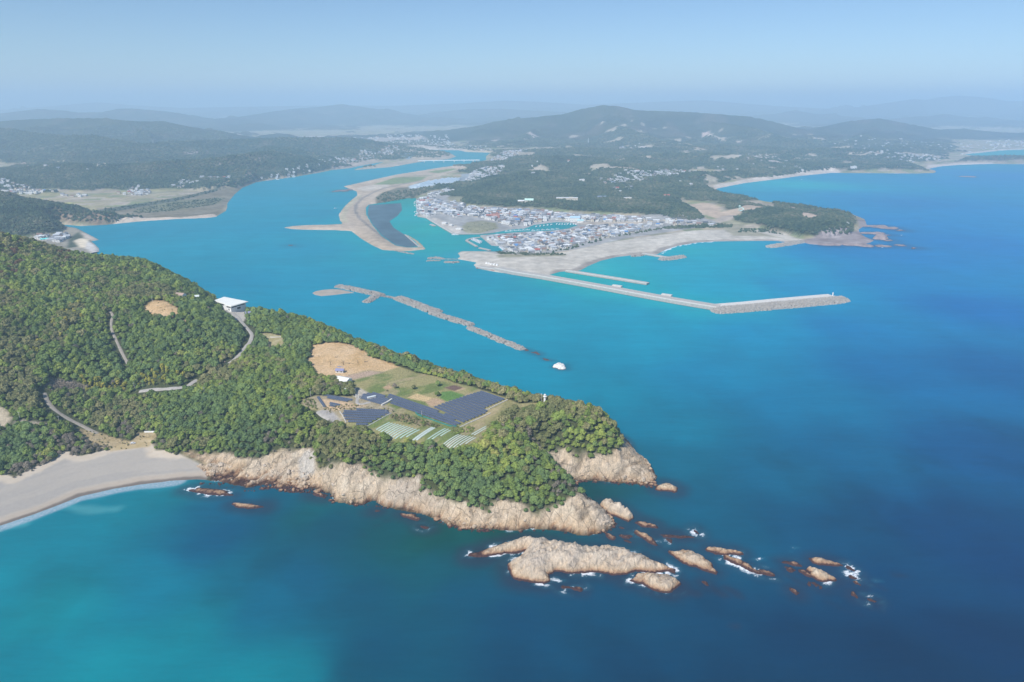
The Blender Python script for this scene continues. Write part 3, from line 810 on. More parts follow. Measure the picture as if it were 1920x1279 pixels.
# sand spit
spit_c = np.array([0.45, 0.36, 0.265]) + na[..., None] * 0.04 + nc[..., None] * 0.03
mpoly([(905, 300), (859, 309), (799, 316), (740, 326), (699, 335), (640, 348), (640, 360), (660, 375), (630, 403), (525, 427), (620, 434), (700, 465), (768, 474), (802, 468), (763, 438), (790, 465), (742, 460), (716, 442), (686, 403), (686, 389), (706, 381),
       (735, 366), (765, 350), (800, 338), (850, 322), (915, 305)], spit_c, 4)
mpoly([(706, 383), (735, 378), (775, 372), (800, 362), (840, 352), (870, 345), (840, 342), (790, 350), (745, 352), (715, 362), (704, 370)], np.array([0.16, 0.145, 0.09]) + nc[..., None] * 0.05, 5)
mpoly([(668, 353), (700, 346), (735, 347), (720, 352), (695, 358), (680, 358)], (0.52, 0.45, 0.36), 4)
mpoly([(700, 346), (740, 333), (800, 331), (790, 339), (760, 344), (735, 346)], (0.20, 0.245, 0.105), 4)
mpoly([(745, 333), (770, 329), (815, 327), (808, 331)], (0.34, 0.30, 0.20), 4)
mpoly([(800, 322), (850, 316), (858, 318), (820, 325)], (0.20, 0.25, 0.10), 4)
mpoly([(637, 405), (650, 385), (672, 365), (680, 366), (655, 390), (648, 405), (655, 418), (640, 415)], (0.40, 0.36, 0.25), 4, amt=.8)
for w_, c_ in ((3.2, (0.23, 0.20, 0.175)),):
    rd = WP([(775, 462), (742, 455), (720, 444), (696, 427), (675, 410), (666, 396), (668, 384), (680, 371), (700, 361), (722, 352), (745, 348), (790, 338)], PL)
    mlay(sstep(w_ + 3, w_, dline(MX, MY, rd, 20)) * .9, c_)
mpoly([(790, 352), (770, 355), (765, 349), (800, 340), (840, 333), (865, 333), (860, 345), (830, 348)], np.array([0.45, 0.52, 0.56]), 4)
for k in range(7):
    a = np.array([770 + k * 13, 356 - k * 1.2]); b = np.array([805 + k * 11, 339 - k * .9])
    mlay(sstep(5, 2, dline(MX, MY, WP([a, b], PL), 12)) * .5, (0.25, 0.27, 0.24))
mpoly([(858, 340), (866, 328), (884, 327), (884, 338), (872, 342)], (0.28, 0.31, 0.33), 4)
mpoly([(884, 328), (935, 318), (944, 326), (925, 340), (890, 342)], np.array([0.40, 0.40, 0.37]) + nc[..., None] * .08, 6)
# left-bank village strip, river islands, far town
mpoly([(655, 316), (700, 304), (760, 290), (745, 283), (700, 292), (640, 306), (620, 318)], np.array([0.37, 0.31, 0.25]) + nc[..., None] * .06, 10)
mpoly([(745, 283), (800, 283), (858, 293), (840, 299), (799, 303), (700, 319), (655, 321), (780, 296)], np.array([0.40, 0.34, 0.26]) + na[..., None] * .05, 6)
mpoly([(752, 297), (762, 291), (780, 289), (780, 295), (765, 300)], (0.19, 0.26, 0.30), 6)
mpoly([(640, 262), (760, 262), (800, 268), (850, 275), (920, 286), (860, 284), (800, 281), (735, 278), (690, 262)], np.array([0.42, 0.37, 0.32]) + na[..., None] * .06, 20)
mpoly([(870, 280), (920, 281), (925, 287), (872, 285)], (0.45, 0.38, 0.27), 10)
mpoly([(440, 257), (640, 255), (660, 258), (440, 262)], (0.46, 0.41, 0.36), 40)
# town ground
town_px = [(779, 372), (782, 394), (798, 409), (847, 438), (900, 441), (921, 461), (905, 471), (930, 476), (1010, 478), (1090, 466), (1180, 446), (1300, 428), (1360, 420), (1330, 412), (1250, 408), (1186, 405), (1100, 402), (1030, 396), (940, 391), (900, 390), (845, 384), (838, 372), (870, 362), (905, 352), (880, 348), (820, 365)]
mpoly(town_px, np.array([0.33, 0.32, 0.305]) + nc[..., None] * .08, 6)
mpoly([(860, 430), (875, 417), (905, 414), (930, 418), (935, 428), (900, 437), (875, 436)], np.array([0.25, 0.24, 0.15]) + nc[..., None] * .07, 6)
mpoly([(800, 410), (815, 408), (870, 428), (858, 439), (846, 437)], (0.45, 0.41, 0.36), 4)
mpoly([(1081, 417), (1150, 415), (1250, 413), (1200, 420), (1110, 425)], np.array([0.42, 0.36, 0.29]), 8)
mpoly([(950, 407), (985, 410), (990, 415), (950, 415)], (0.40, 0.30, 0.25), 4)
# sandy harbour spit and the long beach
beach_c = np.array([0.50, 0.455, 0.385]) + na[..., None] * .05 + nc[..., None] * 0.03
beach_px = [(857, 474), (870, 470), (905, 471), (960, 481), (1010, 480), (1060, 474), (1110, 462), (1160, 452), (1230, 442), (1300, 433), (1360, 431), (1430, 432), (1470, 440), (1510, 452), (1480, 457), (1340, 456), (1250, 470), (1240, 480), (1150, 486), (1100, 505), (1050, 516), (1000, 522), (890, 508), (880, 492), (850, 488)]
beach_sd = sdpoly(MX, MY, WP(beach_px, 2), 60)
mlay(sstep(-6, 6, beach_sd), beach_c)
wet = sstep(16, 9, M_SD + na * 4) * sstep(-8, 6, sdpoly(MX, MY, WP([(1030, 520), (1040, 500), (1120, 480), (1200, 466), (1300, 446), (1500, 446), (1500, 470), (1250, 482), (1120, 500)], 0), 40))
mlay(wet * .85, (0.27, 0.235, 0.205))
mpoly([(930, 478), (1060, 476), (1060, 480), (935, 483)], np.array([0.25, 0.235, 0.14]), 5, amt=.8)
mpoly([(1000, 489), (1050, 483), (1065, 487), (1010, 494)], (0.38, 0.34, 0.28), 6, amt=.6)
# bay beaches further off
for p in ([(1340, 356), (1338, 349), (1400, 338), (1450, 333), (1500, 326), (1560, 320), (1580, 323), (1560, 326), (1500, 332), (1400, 345)], [(1733, 318), (1740, 310), (1790, 306.5), (1860, 305), (1865, 308), (1800, 310)], [(1800, 289), (1840, 284), (1880, 280), (1925, 278.5), (1925, 281.5), (1885, 283), (1840, 288), (1815, 292)]):
    mpoly(p, (0.52, 0.45, 0.38), 4, zz=1)
shore_rock = sstep(16, 5, M_SD) * sstep(1300 / 1280 * 0 + 0.30, 0.31, MS) * sstep(0.5, 3, rise + PL) * (1 - sstep(-10, 4, beach_sd))
mlay(shore_rock * .8, np.array([0.36, 0.30, 0.27]) + na[..., None] * .08)
# the point: clearings and rock apron
POINT_CLEAR = []
pt_rock = sdpoly(MX, MY, WP([(1500, 452), (1530, 446), (1560, 440), (1600, 438), (1612, 425), (1606, 412), (1640, 410), (1660, 450), (1640, 468), (1500, 466)], 2), 30)
mlay(sstep(-5, 5, pt_rock), np.array([0.28, 0.235, 0.225]) + na[..., None] * .08 + nc[..., None] * .05)
for p, c in (([(1293, 378), (1320, 376), (1350, 383), (1352, 392), (1380, 391), (1400, 384), (1430, 386), (1430, 393), (1385, 398), (1345, 404), (1310, 392)], (0.47, 0.36, 0.26)), ([(1345, 402), (1382, 398), (1392, 404), (1355, 410), (1345, 415)], (0.37, 0.31, 0.25)),
             ([(1440, 384), (1490, 388), (1494, 393), (1450, 390)], (0.42, 0.33, 0.28)), ([(1500, 398), (1515, 399), (1545, 411), (1515, 416), (1498, 408)], (0.48, 0.37, 0.28)), ([(1556, 414), (1572, 414), (1577, 419), (1560, 421)], (0.5, 0.39, 0.25)),
             ([(1376, 435), (1352, 420), (1356, 412), (1395, 418), (1420, 428), (1470, 440), (1440, 436)], (0.33, 0.30, 0.21))):
    mpoly(p, c, 5, zz=12); POINT_CLEAR.append(p)
for p, c in (([(1316, 248), (1330, 247), (1333, 257), (1317, 258)], (0.62, 0.47, 0.40)), ([(1380, 264), (1390, 263), (1394, 267), (1380, 268)], (0.6, 0.5, 0.44)), ([(1372, 289), (1395, 289), (1460, 290), (1470, 303), (1440, 304), (1400, 299)], (0.46, 0.40, 0.35)),
             ([(1370, 318), (1415, 316), (1415, 320), (1372, 321)], (0.42, 0.36, 0.25)), ([(1155, 275), (1215, 276), (1190, 281), (1160, 280)], (0.46, 0.41, 0.37)), ([(985, 250), (1010, 256), (1000, 260)], (0.5, 0.42, 0.36)), ([(920, 263), (937, 258), (930, 265)], (0.5, 0.41, 0.36)),
             ([(1190, 300), (1215, 299), (1210, 303)], (0.4, 0.33, 0.26)), ([(38, 306), (52, 304), (80, 318), (60, 321), (45, 316)], (0.44, 0.33, 0.27)), ([(90, 298), (130, 302), (150, 305), (150, 307), (105, 303)], (0.56, 0.47, 0.32)), ([(75, 310), (100, 308), (105, 314), (80, 315)], (0.5, 0.39, 0.31)),
             ([(172, 306), (202, 306), (200, 312), (180, 312)], (0.56, 0.47, 0.35)), ([(345, 288), (357, 280), (366, 281), (374, 291)], (0.40, 0.33, 0.30)), ([(475, 298), (498, 290), (502, 295), (485, 304)], (0.46, 0.37, 0.30)), ([(400, 310), (415, 306), (412, 312)], (0.4, 0.33, 0.3)), ([(450, 332), (462, 326), (468, 335), (452, 336)], (0.36, 0.31, 0.27))):
    # these clearings sit on slopes: every corner at the ground its sight line meets
    mlay(sstep(-8, 8, sdpoly(MX, MY, np.array([hit_main(*q) for q in p]), 60)), c)
K = np.clip(K, 0.008, 0.85)
FOREST = forest_m.copy()
for p in POINT_CLEAR: FOREST *= 1 - sstep(-3, 3, sdpoly(MX, MY, WP(p, 12), 30))

m = Mat("mainland_ground", 0.95, 0.1)
c = m.attr("cover"); P = m.pos()
c = m.mix(1.0, c, m.ramp(m.noise(P, 0.05, 6, 0.7), [(0.25, 0.66), (0.75, 1.3)]), 'MULTIPLY')
c = m.mix(1.0, c, m.ramp(m.noise(P, 0.008, 5, 0.6), [(0.3, 0.82), (0.7, 1.15)]), 'MULTIPLY')
m.color(c)
fa = m.attr("wood", "Fac")
vv = m.voro(P, 0.085, out="Distance")
m.bump(m.math('MULTIPLY', m.math('SUBTRACT', 1.0, vv), fa), 0.9, 9.0)
MAT_MAIN = m.m
keepm = np.maximum.reduce([M_SD[:-1, :-1], M_SD[1:, :-1], M_SD[:-1, 1:], M_SD[1:, 1:]]) > -18
jm = int(np.searchsorted(ys, 5600))
def band(name, a, b):
    s = slice(a, b + 1)
    me = grid_mesh(name, MX[s], MY[s], MZ[s], [MAT_MAIN], keepm[a:b], {"cover": K[s]}, {"wood": FOREST[s]})
    tag(link(name, me), kind="structure")
band("mainland", 0, jm)
band("mountains", jm, len(ys) - 1)


def zmain(x, y):
    return main_height(np.atleast_1d(np.asarray(x, float)), np.atleast_1d(np.asarray(y, float)))


# ---- ground of the little harbour village below the left hill
VIL_PX = [(-200, 452), (-100, 425), (105, 423), (122, 425), (145, 428.5), (160, 436), (175, 444), (186, 450), (171, 452.5), (178, 458), (186, 466), (186, 473), (178, 478), (172, 500), (-100, 520), (-250, 520)]
vil = WP(VIL_PX)
vx = np.arange(-1500, -880, 5.0); vy = np.arange(1200, 1800, 5.0)
VX, VY = np.meshgrid(vx, vy)
vsd = sdpoly(VX, VY, vil, 40)
VZ = np.where(vsd > 0, np.minimum(vsd * 0.5, 3.2), vsd * 0.6)
VC = np.zeros(VX.shape + (3,)); VC[:] = np.array([0.30, 0.27, 0.21])
VC += fbm(VX, VY, 14, 3, 4)[..., None] * .06
def vlay(px, c, soft=4, zz=3):
    global VC
    mm = sstep(-soft, soft, sdpoly(VX, VY, WP(px, zz), 20))[..., None]; VC = VC * (1 - mm) + np.asarray(c) * mm
vlay([(130, 447), (148, 434), (156, 444), (150, 462), (125, 466)], (0.07, 0.085, 0.05))
vlay([(138, 452), (150, 447), (166, 449.5), (160, 466), (150, 464)], (0.70, 0.60, 0.45), 3)
vlay([(164, 452), (178, 457), (186, 466), (186, 474), (178, 478), (160, 466)], (0.62, 0.58, 0.53), 3)
vlay([(152, 437), (168, 438), (178, 445), (186, 450), (165, 449)], (0.50, 0.43, 0.36), 3)
me = grid_mesh("village_ground", VX, VY, VZ, [MAT_MAIN], vsd[:-1, :-1] > -10, {"cover": np.clip(VC, .02, .8)}, {"wood": 0 * VX})
tag(link("village_ground", me), kind="structure")
# ================================================================== SEA
sx_ = np.concatenate([np.arange(-1.9, -1.0, 0.02), np.arange(-1.0, 1.0, 0.0036), np.arange(1.0, 2.0, 0.02)])
sy = [60.0]
while sy[-1] < 45000:
    y_ = sy[-1]
    sy.append(y_ + (0.02 * y_ if y_ < 215 else (1.6 if y_ < 560 else (min(0.005 * y_, y_ * y_ / 384000 * 2.2) if y_ < 5000 else 0.02 * y_))))
sy = np.array(sy)
SY, SS_ = np.meshgrid(sy, sx_, indexing="ij")
SX = SS_ * SY * (1 + 0)
# what the water is like from place to place: turquoise over sand, deep blue offshore (colours judged by eye at image pixels)
WCOL = [  # px, py, sRGB estimated by eye at that image pixel
    (0, 1080, 0, 134, 168), (100, 1150, 0, 140, 170), (200, 1230, 0, 136, 166), (350, 1200, 0, 128, 160), (450, 1270, 0, 130, 162), (0, 1270, 0, 125, 160), (300, 1080, 0, 124, 165), (150, 1010, 0, 128, 165), (560, 1260, 0, 122, 155), (640, 1270, 0, 82, 125),
    (230, 960, 0, 130, 165), (330, 930, 0, 118, 150), (400, 950, 0, 96, 145), (430, 1000, 0, 88, 140), (520, 960, 0, 98, 142), (600, 970, 0, 100, 130), (650, 1000, 0, 84, 125), (740, 1000, 0, 84, 115), (830, 1010, 0, 88, 108), (940, 1005, 0, 80, 100), (600, 1080, 0, 92, 140), (520, 1130, 0, 104, 150),
    (700, 1120, 0, 84, 128), (700, 1230, 0, 80, 126), (850, 1060, 0, 92, 128), (900, 1130, 0, 84, 130), (1000, 1180, 0, 76, 128), (1100, 1130, 0, 74, 124), (1200, 1240, 0, 68, 120), (1000, 1270, 0, 70, 120), (1350, 1150, 0, 70, 122), (1500, 1200, 0, 62, 116), (1700, 1250, 0, 58, 112), (1850, 1200, 0, 60, 116), (1400, 1270, 0, 62, 114),
    (1150, 915, 0, 88, 120), (1110, 920, 0, 78, 105), (1200, 960, 0, 96, 138), (1300, 960, 0, 98, 145), (1280, 880, 0, 110, 155), (1250, 800, 0, 124, 170), (1400, 1000, 0, 92, 140), (1500, 1000, 0, 86, 138), (1600, 1000, 0, 82, 136), (1700, 1080, 0, 72, 128), (1800, 1000, 0, 76, 136), (1900, 1050, 0, 70, 130),
    (1450, 900, 0, 104, 155), (1600, 850, 0, 104, 160), (1850, 850, 0, 92, 155), (1900, 700, 0, 108, 175), (1700, 700, 0, 116, 182), (1500, 750, 0, 122, 178), (1350, 700, 0, 134, 188), (1100, 740, 0, 138, 182), (1000, 700, 0, 144, 188), (1180, 650, 0, 146, 192),
    (950, 620, 4, 150, 194), (850, 620, 8, 150, 194), (750, 640, 6, 148, 192), (650, 600, 14, 148, 194), (1000, 560, 6, 152, 196), (1200, 590, 2, 150, 196), (1400, 620, 0, 142, 198), (1600, 620, 0, 130, 196), (1850, 580, 8, 122, 196), (1650, 520, 8, 136, 204), (1850, 460, 28, 138, 210),
    (900, 520, 18, 150, 194), (780, 540, 22, 150, 194), (600, 520, 24, 148, 196), (450, 530, 22, 144, 194), (540, 560, 22, 148, 196), (400, 480, 34, 150, 196), (300, 460, 44, 152, 198), (240, 440, 44, 150, 198), (480, 430, 44, 152, 200), (560, 470, 34, 150, 198), (500, 380, 52, 156, 204), (600, 400, 50, 150, 198), (600, 350, 66, 156, 204),
    (560, 340, 60, 158, 206), (700, 320, 74, 162, 208), (850, 303, 82, 164, 210), (880, 292, 84, 164, 210), (640, 375, 66, 152, 200), (650, 360, 80, 156, 200), (740, 490, 30, 152, 194), (820, 470, 44, 164, 190), (800, 430, 50, 166, 190), (770, 400, 60, 168, 196), (860, 455, 48, 164, 190), (770, 378, 64, 160, 186), (1040, 425, 30, 150, 184), (960, 435, 60, 160, 190),
    (905, 456, 40, 150, 184), (940, 467, 40, 146, 184), (860, 478, 90, 160, 200), (1080, 522, 40, 170, 190), (1150, 540, 36, 166, 196), (1250, 565, 24, 166, 198), (1320, 575, 8, 162, 198), (1120, 500, 110, 180, 205), (1170, 500, 24, 166, 200), (1250, 500, 4, 160, 204), (1350, 490, 6, 162, 204), (1280, 470, 40, 172, 204), (1360, 460, 24, 160, 200),
    (1450, 490, 6, 156, 206), (1350, 540, 0, 158, 204), (1500, 540, 2, 146, 206), (1550, 480, 14, 142, 204), (1600, 475, 26, 132, 200), (1700, 480, 26, 138, 210), (1700, 420, 36, 144, 212), (1850, 400, 42, 148, 214), (1700, 380, 38, 144, 210), (1800, 340, 52, 154, 216), (1900, 330, 52, 154, 218), (1600, 370, 44, 150, 212),
    (1450, 365, 62, 152, 208), (1420, 355, 70, 166, 212), (1500, 347, 80, 174, 214), (1600, 335, 62, 158, 214), (1700, 330, 56, 158, 214), (1400, 362, 62, 158, 208), (1890, 288, 96, 172, 216), (1850, 312, 72, 166, 214), (1900, 315, 58, 156, 216)]
wp = np.array([np.append(W(a, b)[:2], (r, g, bl)) for a, b, r, g, bl in WCOL])
lin = S(*wp[:, 2:].T).T if False else np.where(wp[:, 2:] / 255 <= 0.04045, wp[:, 2:] / 255 / 12.92, ((wp[:, 2:] / 255 + 0.055) / 1.055) ** 2.4)
dist = np.sqrt(wp[:, 0] ** 2 + wp[:, 1] ** 2 + CAM_H ** 2)
# clear the eye-judged colours of the air in between and of the sky mirrored in the surface, leaving the water's own colour
AIR = np.array(AIR_COL); BETA = HAZE_DENS
T = np.exp(-BETA * dist)[:, None]
lin = lin * np.array([1, 0.97, 0.89]) + np.array([0, .030, 0.006])  # hand tint: green lifted, blue cut against the red of the haze
base = (lin - AIR * (1 - T)) / T
base = np.clip((base - np.array(WATER_MIRROR)) / WATER_GAIN, 0.0012, 0.6)
# smooth blend between the spots, in log-distance so that near and far spots weigh alike
def warp(x, y):
    r = np.hypot(x, y) + 1
    return np.stack([x / r * 1.0, np.log(r)], -1)
q = warp(wp[:, 0], wp[:, 1])
def water_col(x, y):
    p = warp(np.ravel(x), np.ravel(y)); out = np.zeros((len(p), 3)); L = np.log(base)
    for i in range(0, len(p), 20000):
        s = slice(i, i + 20000)
        d2 = ((p[s, None, :] - q[None]) ** 2).sum(-1)
        w = 1 / (d2 + 0.0012) ** 1.6
        out[s] = (w @ L) / w.sum(1)[:, None]
    return np.exp(out).reshape(np.shape(x) + (3,))
nw = fbm(SX, SY, 130, 4, 401); nw2 = fbm(SX, SY * 0.6, 45, 4, 411)
SC = water_col(SX + 18 * nw, SY + 18 * nw2)
# sandbank edge in the near bay, seen through the water
bank = HPW = WP([(-400, 1600), (0, 1030), (180, 1010), (300, 1060), (400, 1100), (480, 1160), (540, 1190), (600, 1250), (640, 1320), (300, 1700)])
bk = sdpoly(SX, SY, bank, 60) + nw2 * 10
bm = (sstep(-16, 10, bk) * 0.55 * sstep(330, 260, SY))[..., None]
SC = SC * (1 - bm) + np.array(base[1]) * bm
blot = sstep(0.1, 0.6, fbm(SX, SY, 60, 4, 421)) * sstep(900, 500, SY)
SC *= (1 - 0.16 * blot[..., None]) * (1 + 0.07 * nw2[..., None])
windy = fbm(SX / 6, SY, 55, 4, 431)
SC *= (1 + 0.05 * windy[..., None] * sstep(700, 1300, SY)[..., None])
# shallow milk over the beaches
def beach_dist(px, reach): return dline(SX, SY, WP(px), reach)
near_beach = [(-420, 1180), (-160, 1052), (0, 986), (60, 966), (110, 947), (150, 931), (200, 920), (260, 909), (330, 901)]
d1 = beach_dist(near_beach, 80)
mk = (sstep(16, 2, d1 + nw2 * 9) * 0.5)[..., None]
SC = SC * (1 - mk) + np.array([0.03, 0.30, 0.36]) * mk
# drifting sand plumes
for pl, wd, st in (([(130, 950), (175, 957), (215, 955)], 9, .45), ([(20, 985), (45, 983)], 7, .35)):
    mm = (sstep(wd, 0, dline(SX, SY, WP(pl), 30) + nw2 * 6) * st)[..., None]
    SC = SC * (1 - mm) + np.array([0.10, 0.36, 0.38]) * mm
foam = np.zeros(SX.shape)
sb = sdpoly(SX, SY, shore, 40)
wash = 0.75 * sstep(10.5, 6.0, d1 + 2.5 * nw2 + 13 * sstep(-275, -215, SX))
bay = [(1076, 510), (1090, 506.5), (1103, 499), (1127, 489), (1157, 482), (1185, 479)]
bay2 = [(1233, 477), (1250, 467.5), (1273, 460.5), (1307, 455), (1340, 453)]
foam = np.maximum(foam, sstep(7, 2, beach_dist(bay, 30) + 3 * nw2) * .45)
foam = np.maximum(foam, sstep(11, 5, beach_dist(bay2, 30) + 3 * nw2) * .95)
foam = np.maximum(foam, sstep(10, 3, beach_dist([(1400, 343.5), (1450, 337.5), (1500, 330.5), (1560, 324.5)], 40) + 4 * nw2) * .45)
reef = np.zeros(SX.shape)
rocky_shore = sstep(9, 0, -sb + 0) * (1 - sstep(30, 8, d1)) * sstep(-330, -290, SX) * (SY < 700)
reef = np.maximum(reef, rocky_shore * sstep(-0.25, 0.35, nw2) * .85)
foam = np.maximum(foam, sstep(3.5, 0.3, -sb) * sstep(-330, -290, SX) * (SY < 700) * sstep(-0.05, 0.3, fbm(SX, SY, 14, 3, 441)) * .75)
# ================================================================== SEA ROCKS
m = Mat("sea_rock", 0.92, 0.2)
P = m.pos(); zc = m.sepz(P)
tint = m.rnd()
sl = m.mapped(P, (0.30, 0.055, 0.22), (0, 0, math.radians(-38)))
wp_ = m.mix(0.55, sl, m.noise(P, 0.10, 5, 0.7, out="Color"), 'ADD')
cr = m.voro(wp_, 0.42, 'DISTANCE_TO_EDGE')
c = m.ramp(m.noise(P, 0.10, 7, 0.68), [(0.26, (0.33, 0.28, 0.235)), (0.40, (0.51, 0.395, 0.28)), (0.56, (0.66, 0.505, 0.345)), (0.76, (0.77, 0.655, 0.49))])
c = m.mix(1.0, c, m.ramp(m.noise(sl, 2.2, 7, 0.75), [(0.32, 0.60), (0.66, 1.18)]), 'MULTIPLY')
gate = m.ramp(m.noise(P, 0.09, 3), [(0.42, 0.0), (0.6, 1.0)])
c = m.mix(gate, c, m.mix(1.0, c, m.ramp(cr, [(0.0, 0.38), (0.022, 0.9), (0.05, 1.0)]), 'MULTIPLY'))
zl = m.math('MULTIPLY', m.math('ADD', zc, m.math('MULTIPLY', m.noise(P, 0.08, 3), 6.0)), 0.09)
c = m.mix(m.ramp(zl, [(0.25, 0.62), (0.62, 0.0)]), c, m.mix(1.0, c, (0.98, 0.84, 0.68), 'MULTIPLY'))
c = m.mix(m.ramp(zl, [(0.5, 0.0), (0.95, 0.6)]), c, m.mix(0.5, c, (0.72, 0.67, 0.60)))
zt = m.math('ADD', zc, m.math('MULTIPLY', m.noise(P, 0.6, 3), 1.3))
zt = m.math('MULTIPLY', zt, 0.30)
c = m.mix(m.ramp(zt, [(0.0, 1.0), (0.55, 0.85), (1.0, 0.0)]), c, (0.34, 0.185, 0.10))
c = m.mix(m.ramp(zt, [(0.0, 1.0), (0.42, 1.0), (0.60, 0.0)]), c, (0.075, 0.036, 0.032))
m.color(c)
m.bump(m.math('ADD', m.math('MULTIPLY', m.noise(P, 0.30, 7, 0.62), 0.7), m.noise(sl, 1.6, 6, .66)), 1.0, 2.4)
M_ROCK = m.m
m = Mat("dark_reef_rock", 0.9, 0.25); P = m.pos()
m.color(m.ramp(m.noise(P, 0.35, 6), [(0.3, (0.05, 0.033, 0.035)), (0.6, (0.13, 0.075, 0.06)), (0.8, (0.27, 0.17, 0.11))]))
m.bump(m.noise(P, 0.8, 6), 0.7, 1.0); M_REEF = m.m
m = Mat("guano_rock", 0.9, 0.2); P = m.pos()
c = m.ramp(m.noise(P, 0.4, 5), [(0.3, (0.5, 0.47, 0.42)), (0.6, (0.78, 0.76, 0.72))])
m.color(m.mix(m.ramp(m.sepz(P), [(0.3, 1.0), (1.0, 0.0)]), c, (0.10, 0.08, 0.075))); M_GUANO = m.m
m = Mat("purple_shore_rock", 0.92, 0.2); P = m.pos()
c = m.ramp(m.noise(P, 0.06, 6, .65), [(0.3, (0.17, 0.14, 0.14)), (0.55, (0.30, 0.24, 0.225)), (0.8, (0.42, 0.33, 0.28))])
m.color(m.mix(m.ramp(m.sepz(P), [(0.3, 1.0), (1.0, 0.0)]), c, (0.07, 0.05, 0.05))); m.bump(m.noise(P, 0.3, 6), 0.8, 2.0); M_PROCK = m.m

ROCK_LINES = []          # (polygon, foam amount, reef amount)


def oval(cx, cy, rx, ry, tilt=0, n=18, seed=0, irr=0.22):
    r = np.random.default_rng(seed + int(cx * 7 + cy))
    ph = r.uniform(0, 6.28, 4)
    out = []
    t0 = math.radians(tilt)
    for i in range(n):
        a = 2 * math.pi * i / n
        k = 1 + irr * (0.5 * math.sin(2 * a + ph[0]) + 0.6 * math.sin(3 * a + ph[1]) + 0.45 * math.sin(5 * a + ph[2]))
        x = rx * k * math.cos(a); y = ry * k * math.sin(a)
        out.append((cx + x * math.cos(t0) - y * math.sin(t0), cy + x * math.sin(t0) + y * math.cos(t0)))
    return out


def sea_rock(name, px, h, label, res=0.9, mat=None, steep=3.0, foam=0.5, reef=0.6, group=None, tops=None, cat="rock", strat=1.0):
    poly = WP(px)
    lo = poly.min(0) - 5 * max(res, 1); hi = poly.max(0) + 5 * max(res, 1)
    X, Y = np.meshgrid(np.arange(lo[0], hi[0], res), np.arange(lo[1], hi[1], res))
    s = sdpoly(X, Y, poly, 30) + fbm(X, Y, 5 * res, 3, 7) * 1.6 * res
    U_ = X * ca_ - Y * sa; V_ = X * sa + Y * ca_
    st = ridged(U_ / 3.6, V_, 9 * max(1, res), 4, 3) - 0.5
    bl = ridged(X, Y, 13 * max(1, res), 4, 23) - 0.45
    if tops is None: hh = h
    else:
        w = 0; a = 0
        for tx, ty, tz in tops:
            p = W(tx, ty, tz); k = 1 / (((X - p[0]) ** 2 + (Y - p[1]) ** 2) + 30) ** 1.5
            w = w + k; a = a + k * tz
        hh = a / w
    up = 1 - np.exp(-np.maximum(s, 0) / steep)
    Z = np.where(s > 0, hh * up + 0.15, 0.6 * s)
    Z = Z + up * (st * 0.55 * strat + bl * 0.42 + (ridged(U_ / 2.5, V_, 4.2 * max(1, res), 3, 43) - .5) * 0.20 + fbm(X, Y, 3.2 * max(1, res), 3, 13) * 0.10) * np.minimum(hh, 9) * np.where(s > 0, 1, 0)
    k_ = max(1, res); saw = 1 - np.mod((V_ + 3.5 * fbm(X, Y, 26 * k_, 3, 88)) / (6.5 * k_), 1.0); saw2 = 1 - np.mod((V_ + 2 * fbm(X, Y, 16 * k_, 3, 89)) / (2.9 * k_), 1.0)
    Z = Z + up * (1.5 * saw + .6 * saw2 - 1.0) * np.minimum(hh / 7, 1) * np.where(s > 0, 1, 0)
    n_a = fbm(U_ / 3.0 + 4 * fbm(X, Y, 30, 2, 9), V_, 8 * max(1, res) ** .5, 3, 71); n_b = fbm(X, Y, 17, 3, 73)
    Z = Z - up * (1.7 * (1 - sstep(0, .085, np.abs(n_a))) * sstep(-.3, .2, fbm(X, Y, 25, 2, 75)) + 1.1 * (1 - sstep(0, .05, np.abs(n_b)))) * np.minimum(hh / 5, 1.25)
    Z = np.where(s > 0, np.maximum(Z, 0.1), np.maximum(Z, -3))
    me = grid_mesh(name, X, Y, Z, [mat or M_ROCK], s[:-1, :-1] > -4 * max(res, 1))
    c = np.append(poly.mean(0), 0.0)
    co = np.empty(len(me.vertices) * 3, np.float32); me.vertices.foreach_get("co", co)
    co = co.reshape(-1, 3) - c.astype(np.float32); me.vertices.foreach_set("co", co.ravel()); me.update()
    o = tag(link(name, me, None, tuple(c)), label, cat, group)
    ROCK_LINES.append((poly, foam, reef))
    return o


BIG = [(952, 1059), (956, 1074), (963, 1086), (981, 1091), (1000, 1092), (1020, 1095), (1031, 1090), (1029, 1077), (1041, 1071), (1066, 1076), (1112, 1073), (1135, 1076), (1158, 1079), (1176, 1078), (1192, 1072), (1215, 1074), (1236, 1074), (1256, 1071), (1266, 1076), (1264, 1068), (1240, 1056),
       (1217, 1050), (1204, 1042), (1176, 1037), (1142, 1029), (1117, 1029), (1101, 1030), (1078, 1026), (1055, 1024), (1040, 1018), (1010, 1018), (985, 1012), (955, 1018), (918, 1028), (895, 1036), (880, 1038), (878, 1043), (895, 1045), (913, 1044), (922, 1041), (950, 1039), (972, 1037), (986, 1032), (976, 1044), (960, 1053)]
sea_rock("rock_island", BIG, 8, "long pale tan rock island off the tip of the headland, biggest rock in the sea", 0.9, steep=3.6, foam=0.8, reef=0.9,
         tops=[(960, 1024, 5), (890, 1040, 2), (1000, 1008, 9), (1035, 1008, 9), (1000, 1060, 8), (990, 1082, 4), (1060, 1030, 10), (1120, 1035, 9.5), (1180, 1045, 8), (1230, 1060, 5), (1250, 1070, 2.5), (1100, 1062, 6), (1160, 1068, 5), (1040, 1050, 10)])
LOBE = [(1178, 1089), (1204, 1095), (1217, 1104), (1236, 1110), (1259, 1111), (1270, 1104), (1276, 1095), (1263, 1084), (1250, 1078), (1225, 1077), (1205, 1076), (1192, 1078), (1190, 1084)]
